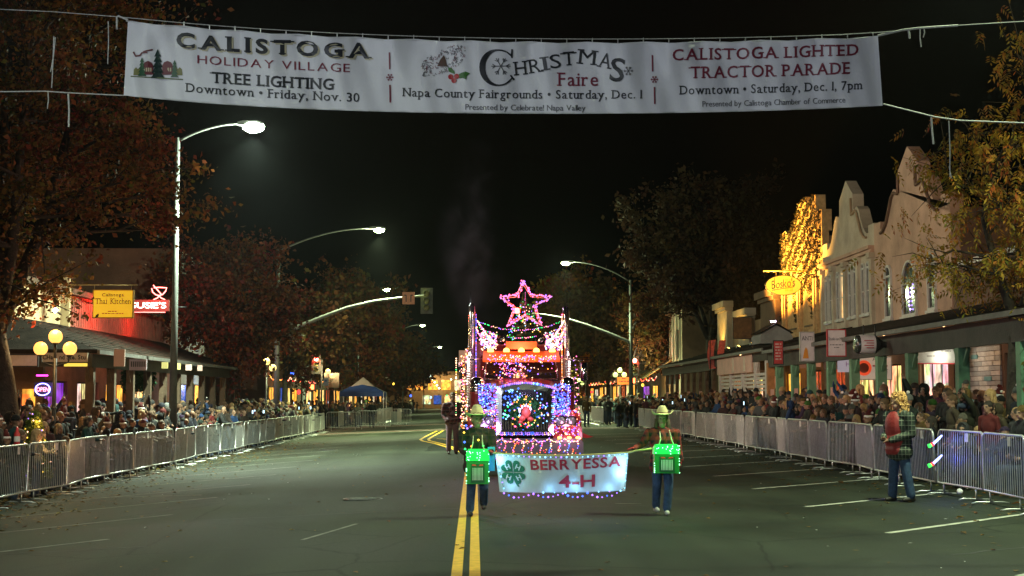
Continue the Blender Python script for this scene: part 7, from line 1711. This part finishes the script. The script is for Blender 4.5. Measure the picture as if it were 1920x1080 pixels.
otext('CALISTOGA', 515.5, 103, 28, 364, K3, .045, True, .16, .010); otext('CALISTOGA', 512.5, 100.5, 28, 364, K1, .035, True, .16, .016)
otext('HOLIDAY VILLAGE', 513, 128.5, 15.5, 286, K2, .0, False, .16)
otext('TREE LIGHTING', 512, 162.5, 20.5, 230, K1, .02, True); otext('Downtown \u2022 Friday, Nov. 30', 512, 183.5, 16.5, 326, K1, .008, True, .07)
otext('Napa County Fairgrounds \u2022 Saturday, Dec. 1', 980, 184.5, 16, 449, K1, .008, True, .07); otext('Presented by Celebrate! Napa Valley', 985, 207, 10.5, 225, K5)
otext('CALISTOGA LIGHTED', 1436, 109, 22, 350, K2, .012, True, .09); otext('TRACTOR PARADE', 1445, 143.5, 22, 300, K2, .012, True, .09)
otext('Downtown \u2022 Saturday, Dec. 1, 7pm', 1446, 173.5, 16.5, 342, K1, .008, True, .07); otext('Presented by Calistoga Chamber of Commerce', 1451, 197, 10.5, 268, K5)
def stroke(pts, w, m, d=.012, name='print', closed=False):
    q = MB(); n = len(pts); L = []; Rr = []
    for i, p in enumerate(pts):
        a = pts[max(i-1, 0)]; b_ = pts[min(i+1, n-1)]; dx, dy = b_[0]-a[0], b_[1]-a[1]; l_ = math.hypot(dx, dy) or 1; ww = w[i] if isinstance(w, list) else w
        L.append(on(p[0]-dy/l_*ww/2, p[1]+dx/l_*ww/2, d)); Rr.append(on(p[0]+dy/l_*ww/2, p[1]-dx/l_*ww/2, d))
    q.add(L+Rr, [(i, i+1, n+i+1, n+i) for i in range(n-1)]); return q.build(name, m, vn)
# big initial C: thick-thin bowl with serifs
pts = []; ws = []
for i in range(29):
    a = R(38)+(2*math.pi-R(76))*i/28; pts.append((935+31*math.cos(a), 126-34*math.sin(a))); ws.append(3+8*max(0, -math.cos(a))**1.2)
stroke(pts, ws, K1, .014, 'big_initial'); stroke([(960, 91), (959.5, 108)], 3.2, K1, .014, 'big_initial'); stroke([(957, 141), (964, 150)], 3, K1, .015, 'big_initial')
for ch, u, v, h, r in (('H', 978, 140.5, 26, .10), ('R', 1006, 136, 26, .16), ('I', 1025, 131.5, 26, .16), ('S', 1044, 127.5, 27, .12), ('T', 1068, 122.5, 27, .06), ('M', 1101, 121, 28, -.10), ('A', 1133, 127.5, 29, -.20)):
    otext(ch, u, v, h, {'I': 10, 'M': 33}.get(ch, 23), K1, .0, True, rot=r, follow=False, d=.014)
otext('S', 1155, 152, 44, 27, K1, .01, False, rot=-.12, follow=False, d=.015)
otext('Faire', 1085, 161, 25, 76, K2, .005, True, .08, d=.013)
def flake(u, v, r, m, w=1.2):
    for i in range(6):
        a = math.pi*i/3; c_, s_ = math.cos(a), math.sin(a); stroke([(u, v), (u+r*c_, v+r*s_)], w, m, .013, 'snowflake')
        for b_ in (-.6, .6): stroke([(u+r*.55*c_, v+r*.55*s_), (u+r*.55*c_+r*.4*math.cos(a+b_), v+r*.55*s_+r*.4*math.sin(a+b_))], w*.9, m, .0135, 'snowflake')
flake(939, 124, 18, K5, 1.6); flake(1178, 133, 9, K5); flake(731, 145, 7, K2, 1.4); flake(1227, 149, 7, K2, 1.4)
for u, a, b_ in ((730, 97, 130), (731, 159, 192), (1223, 103, 134), (1227, 163, 195)): stroke([(u, a), (u+.6, b_)], 2.8, K2, .013, 'divider')
# dotted tree of curls, holly and berries
for i in range(150):
    for _ in range(50):
        u, v = lr.uniform(790, 872), lr.uniform(84, 147); xx = (u-790)/82
        if 125-xx*20-26*xx**.6-6 < v < 143-16*xx*xx*1.6: break
    a = lr.uniform(0, 6.28); r = lr.uniform(1.2, 2.4); stroke([(u+r*math.cos(a+.9*k), v+r*math.sin(a+.9*k)) for k in range(5)], .9, K5 if lr.random() < .7 else K2, .012, 'curl')
def blob(pts, m, d=.014, name='print'):
    c_ = (sum(p[0] for p in pts)/len(pts), sum(p[1] for p in pts)/len(pts)); q = MB(); q.add([on(*c_, d)]+[on(*p, d) for p in pts], [(0, k+1, (k+1) % len(pts)+1) for k in range(len(pts))]); return q.build(name, m, vn)
blob([(820, 124), (825, 112), (832, 102), (836, 112), (838, 124)], mat('ink_brown', (.12, .07, .05), .5), .013)
gl = mat('holly_green', (.04, .16, .02), .5)
blob([(840, 126), (846, 127), (852, 133), (853, 139), (847, 137), (841, 134)], gl, .015, 'holly_leaf'); blob([(860, 139), (866, 136), (873, 134), (881, 137), (875, 143), (874, 149), (867, 146), (861, 147)], gl, .015, 'holly_leaf')
for u, v in ((845, 144), (856, 143), (851, 151)): blob([(u+5*math.cos(k), v+5*math.sin(k)) for k in [i*math.pi/5 for i in range(10)]], mat('berry_red', (.45, .02, .03), .4), .017, 'holly_berry')
# village picture
def fir(u, v, h, w, m, d=.015):
    for k in range(5): f0 = k/5; blob([(u, v-h+f0*h*.9-h*.02), (u-w/2*(.35+.65*(f0+.2)), v-h+(f0+.26)*h), (u+w/2*(.35+.65*(f0+.2)), v-h+(f0+.26)*h)], m, d+.0006*k, 'printed_tree')
G2 = mat('ink_olive', (.22, .22, .08), .5); K6 = mat('ink_house_red', (.14, .02, .03), .5)
for u in (255, 262, 330, 337): blob([(u-5, 141), (u-4, 130), (u, 126), (u+4, 130), (u+5, 141)], G2, .012)
for a, b_ in ((268, 287), (304, 324)):
    blob([(a, 140), (a, 123), (a+3, 117), ((a+b_)/2, 114), (b_-3, 117), (b_, 123), (b_, 140)], K6, .013, 'printed_house')
    for k in range(4): x = a+2.5+k*(b_-a-5)/3.4; stroke([(x, 127), (x, 134)], 2.6, K3, .0155, 'printed_window')
fir(266, 140, 32, 16, K4, .017); fir(295.5, 143, 50, 26, mat('ink_dark_green', (.012, .035, .03), .5), .018); fir(327, 143, 30, 15, K4, .017)
stroke([(245, 143), (290, 145.5), (343, 149)], 2.2, mat('ink_moss', (.14, .17, .08), .5), .013)
stroke([(250, 97), (254, 105), (262, 104), (266, 99), (276, 98)], 3, K6, .013, 'printed_sleigh'); stroke([(268, 97), (275, 95), (286, 93)], 2.4, K6, .0135, 'printed_sleigh')
# wires, clips, straps and cords
def wire(label, pts, r=.007, m=None, name='suspension_wire', group='wires and cords of the overhead banner'):
    q = MB(); q.tube(pts, r, 5, caps=False); return tag(q.build(name, m or M_rope), label, 'wire', group)
wire('steel wire carrying the top edge of the overhead banner', [at(-160, 10, YO), at(100, 22, YO), at(215, 31, YO)]+[at(u, lag(u, TOP)-5, YO) for u in range(260, 1640, 60)]+[at(1660, 60, YO), at(1760, 50, YO), at(1920, 40, YO), at(2150, 25, YO)], .005)
wire('cord pulling the lower left banner corner to the left', [at(232, 179, YO), at(130, 174, YO), at(85, 171, YO), at(-100, 173, YO)], .008)
wire('cord pulling the lower right banner corner to the right', [at(1656, 195, YO), at(1700, 206, YO), at(1752, 219, YO), at(1800, 226, YO), at(1900, 230, YO), at(2060, 236, YO)], .008)
wire('white strap at the upper right banner corner', [at(1646, 67, YO), at(1690, 57, YO), at(1720, 53, YO), at(1796, 48, YO)], .014)
wire('white strap looped at the upper left banner corner', [at(240, 37, YO), at(222, 30, YO), at(219, 32, YO), at(219, 55, YO)], .013)
for i, (a, b_) in enumerate((((101, 68), (97, 165)), ((104, 70), (95, 135)), ((128, 176), (129, 238)), ((203, 40), (202, 120)), ((90, 170), (89, 204)), ((1703, 55), (1705, 72)), ((1725, 52), (1727, 88)), ((1732, 52), (1731, 70)), ((1746, 220), (1750, 270)), ((1779, 226), (1781, 330)), ((1780, 312), (1784, 334)))):
    wire(['loose cord bundle hanging left of the banner, longest', 'loose cord twisted beside the long left bundle', 'white strap end hanging below the lower left cord', 'thin cord hanging just left of the banner top', 'short cord hanging under the left bundle', 'short strap end by the upper right corner', 'knotted cord end hanging from the upper right wire', 'short loop beside the knotted upper right cord', 'white strap end hanging from the lower right cord', 'long knotted cord hanging from the lower right cord', 'knot at the end of the long right cord'][i],
         [at(a[0], a[1], YO), at((a[0]+b_[0])/2+lr.uniform(-2, 2), (a[1]+b_[1])/2, YO), at(b_[0], b_[1], YO)], .012 if i in (2, 5, 8) else .007, name='cord')
me = None
for i in range(28):
    u = 345+i*(1292/27)*1.0
    if u > 1640: break
    if me is None: q = MB(); q.box((0, 0, 0), (.010, .012, .055)); o = q.build('clip', M_galv, OB, on(u, lag(u, TOP)-3)); me = o.data
    else: link('clip', me, OB, on(u, lag(u, TOP)-3))

# ------------------------------------------------------------------ canopy tent
c = at(681, 735, 100); t = thing('canopy_tent', 'blue and white pop-up canopy standing beyond the left barriers', 'tent', (c.x, 100, gz(c.x)))
hw, ze, zt = 1.52, 2.35, 3.4; bl = mat('blue_canvas', (.02, .07, .30), .7, var=(2, .2)); wh = mat('white_canvas', (.5, .48, .48), .7, var=(2, .15))
cor = [(-hw, -hw), (hw, -hw), (hw, hw), (-hw, hw)]
for i in range(4):
    a, b_ = cor[i], cor[(i+1) % 4]; q = MB(); mx = ((a[0]+b_[0])/2, (a[1]+b_[1])/2)
    q.add([(*a, ze), (*b_, ze), (b_[0]*.5, b_[1]*.5, ze+.40), (0, 0, zt), (a[0]*.5, a[1]*.5, ze+.40)], [(0, 1, 2, 3, 4)]); q.build('roof_panel', wh, t)
    if i == 0: q = MB(); q.add([(-hw, -hw-.01, ze), (hw, -hw-.01, ze), (hw*.58, -hw*.58-.02, ze+.36), (0, -hw*.5-.03, ze+.52), (-hw*.58, -hw*.58-.02, ze+.36)], [(0, 1, 2, 3, 4)]); q.build('blue_panel', bl, t)
    q = MB(); q.add([(*a, ze), (*b_, ze), (*b_, ze-.30), (*a, ze-.30)], [(0, 1, 2, 3)]); q.build('valance', bl, t)
    q = MB(); q.tube([(a[0], a[1], 0), (a[0], a[1], ze)], .022, 6); q.build('leg', M_white, t)
lamp('tent_lantern', 'POINT', (0, 0, 2.0), 30, (1, .7, .4), t, .1)
# ------------------------------------------------------------------ small lit tree and odds on the left
g5 = (-9.05, 29.6); t = thing('lit_garden_tree', 'small yellow-green fairy-lit tree behind the barriers at the left', 'Christmas tree', (g5[0], g5[1], gz(g5[0])))
q9 = np.random.RandomState(29); N = 3600; zf = q9.uniform(0, 1, N)**.8; th = q9.uniform(0, 6.28, N); rr = (1-zf*.8)*.40*np.sqrt(q9.uniform(.3, 1, N))
leafcloud('foliage', np.stack([rr*np.cos(th), rr*np.sin(th), .35+zf*1.35], 1), N, .045, leafmat('yellow_fir', [(.10, .13, .02), (.18, .20, .03), (.06, .09, .02)]), q9, t)
q = MB(); q.tube([(0, 0, 0), (0, 0, 1.5)], [.03, .01], 6); q.build('trunk', M_bark, t)
q = MB()
for i in range(60): z = lr.random(); a = lr.uniform(0, 6.28); r2 = (1-z*.8)*.43; q.octa((r2*math.cos(a), r2*math.sin(a), .35+z*1.35), .018, i % 3)
tag(q.build('bulbs', [BULB['y'], BULB['w'], BULB['v']], t), kind='stuff'); lamp('tree_glow', 'POINT', (.25, -.45, 1.0), 16, (1, .6, .2), t, .15); lamp('tree_glow', 'POINT', (.1, -.1, 1.5), 5, (1, .6, .2), t, .1)
p = at(32, 818, 27.5); t = thing('red_bottle', 'large red bottle-shaped toy held behind the leftmost barrier', 'bottle', (p.x, 27.5, p.z)); q = MB(); q.lathe([(0, -.17), (.05, -.17), (.055, -.15), (.055, .04), (.025, .10), (.02, .17), (0, .18)], 14); q.build('body', mat('red_plastic', (.55, .03, .03), .35), t); q = MB(); q.lathe([(.057, -.10), (.057, .0)], 14, cap=False); q.build('label_band', M_paper, t)
for i, (u, v, Y, lb) in enumerate(((1752, 831, 23.4, 'glowing blue and white rocket toy hanging through the right barriers'), (1752, 868, 23.4, 'second glowing toy with coloured tip below the rocket toy'))):
    p = at(u, v, Y); t = thing('light_up_toy', lb, 'toy', p, group='glowing toys at the right barriers'); q = MB(); q.tube([(-.03, 0, -.02), (.08, 0, .08), (.13, 0, .13)], [.022, .02, .012], 8); q.build('grip', glow('toy_white', (.35, .4, 1), 4), t)
    q = MB(); q.tube([(-.10, 0, -.05), (-.05, 0, -.03)], [.035, .028], 8); q.build('tip_ring', glow('toy_green', (.05, 1, .1), 2), t); q = MB(); q.tube([(-.05, 0, -.03), (-.02, 0, -.01)], .030, 8); q.build('tip_band', glow('toy_red', (1, .04, .04), 2.5), t)
    lamp('toy_glow', 'POINT', (.0, -.15, .1), 1.6, (.08, .12, 1), t, .05); lamp('toy_glow', 'POINT', (.28, .25, .05), 1.2, (.05, .08, 1), t, .05)
for i, (u, v, cn) in enumerate(((1800, 928, 'pale ball lying on the road under the right barriers'), (921, 0, None))):
    if cn: p = ground(u, v); q = MB(); q.ell((0, 0, 0), .055, 12, 8); tag(q.build('ball', M_paper, None, (p.x, p.y, gz(p.x)+.055)), cn, 'ball')

# strings of small shop lights past the crossing
for i, (sx_, y0, y1, z_, cc_) in enumerate(((-1, 93, 118, 3.1, 'rwy'), (-1, 120, 160, 3.3, 'wyo'), (1, 104, 140, 3.2, 'rwo'), (1, 142, 185, 3.3, 'ywr'), (-1, 64, 76, 3.0, 'rbw'))):
    P_ = []
    y = y0
    while y < y1:
        for k in range(10): P_.append(Vector((sx_*13.3, y+.35*k, z_-.25*math.sin(math.pi*k/9))))
        y += 3.5
    light_string(['string of red and gold bulbs on the first shop past the left crossing', 'gold string on the far left shops', 'red and white string on the first far right shops', 'gold string at the far end of the right row', 'coloured string on the brown two-storey building'][i], P_, list(cc_), .03, group='light strings on the far shops')
for i, (u, v, Y, c_) in enumerate(((1110, 735, 125, 'r'), (1132, 742, 140, 'o'), (1205, 722, 110, 'y'), (560, 735, 84, 'r'), (548, 700, 90, 'b'), (738, 720, 140, 'y'), (770, 742, 150, 'b'), (808, 745, 170, 'c'), (838, 742, 180, 'g'))):
    q = MB(); q.ell((0, 0, 0), (.11, .11, .13), 8, 6, 0); q.tube([(0, 0, .1), (0, 0, .5)], .01, 4, 1); tag(q.build('hanging_lantern', [BULB[c_], M_dark], None, at(u, v, Y)), '%s lantern hanging far down the street, %s along from the left' % ({'r': 'red', 'o': 'orange', 'y': 'yellow', 'b': 'blue', 'c': 'pale blue', 'g': 'green'}[c_], ORD[i]), 'lantern', 'far lanterns')

# ------------------------------------------------------------------ haze
hz_ = MB(); hz_.bx(-120, 120, -40, 420, -1.7, 22)
hm = bpy.data.materials.new('haze'); hm.use_nodes = True; hm.node_tree.nodes.remove(hm.node_tree.nodes['Principled BSDF'])
pv = hm.node_tree.nodes.new('ShaderNodeVolumePrincipled'); pv.inputs['Density'].default_value = .00012; pv.inputs['Color'].default_value = (.8, .85, .9, 1); pv.inputs['Anisotropy'].default_value = .6
hm.node_tree.links.new(pv.outputs[0], hm.node_tree.nodes['Material Output'].inputs['Volume'])
tag(hz_.build('haze', hm), kind='stuff')

# exhaust smoke drifting up from the stacks
M_smoke = bpy.data.materials.new('smoke'); M_smoke.use_nodes = True; n = M_smoke.node_tree.nodes; l = M_smoke.node_tree.links; n.remove(n['Principled BSDF'])
pv = n.new('ShaderNodeVolumePrincipled'); pv.inputs['Color'].default_value = (.6, .7, 1, 1); tc = n.new('ShaderNodeTexCoord'); nz = n.new('ShaderNodeTexNoise'); nz.inputs['Scale'].default_value = 1.1; nz.inputs['Detail'].default_value = 3; nz.inputs['Distortion'].default_value = 1.2
l.new(tc.outputs['Object'], nz.inputs[0]); ln = n.new('ShaderNodeVectorMath'); ln.operation = 'LENGTH'; mp = n.new('ShaderNodeMapping'); mp.inputs['Scale'].default_value = (1/.75, 1/.75, 1/2.3); l.new(tc.outputs['Object'], mp.inputs[0]); l.new(mp.outputs[0], ln.inputs[0])
s1 = n.new('ShaderNodeMapRange'); s1.inputs[1].default_value = 1; s1.inputs[2].default_value = 0; l.new(ln.outputs['Value'], s1.inputs[0])
s2 = n.new('ShaderNodeMapRange'); s2.inputs[1].default_value = .45; s2.inputs[2].default_value = .75; l.new(nz.outputs[0], s2.inputs[0])
mu = n.new('ShaderNodeMath'); mu.operation = 'MULTIPLY'; l.new(s1.outputs[0], mu.inputs[0]); l.new(s2.outputs[0], mu.inputs[1]); m3 = n.new('ShaderNodeMath'); m3.operation = 'MULTIPLY'; m3.inputs[1].default_value = .09; l.new(mu.outputs[0], m3.inputs[0])
l.new(m3.outputs[0], pv.inputs['Density']); l.new(pv.outputs[0], n['Material Output'].inputs['Volume'])
sm_ = MB(); sm_.ell((0, 0, 0), (.8, .8, 2.4), 12, 8)
me_ = None
for (u, v, Y, rot_) in ((878, 425, YF+3, .12), (890, 500, YF+3, -.1)):
    p = at(u, v, Y)
    if me_ is None: o = sm_.build('smoke', M_smoke, None, p); me_ = o.data
    else: o = link('smoke', me_, None, p)
    o.rotation_euler = (0, rot_, 0); tag(o, kind='stuff')
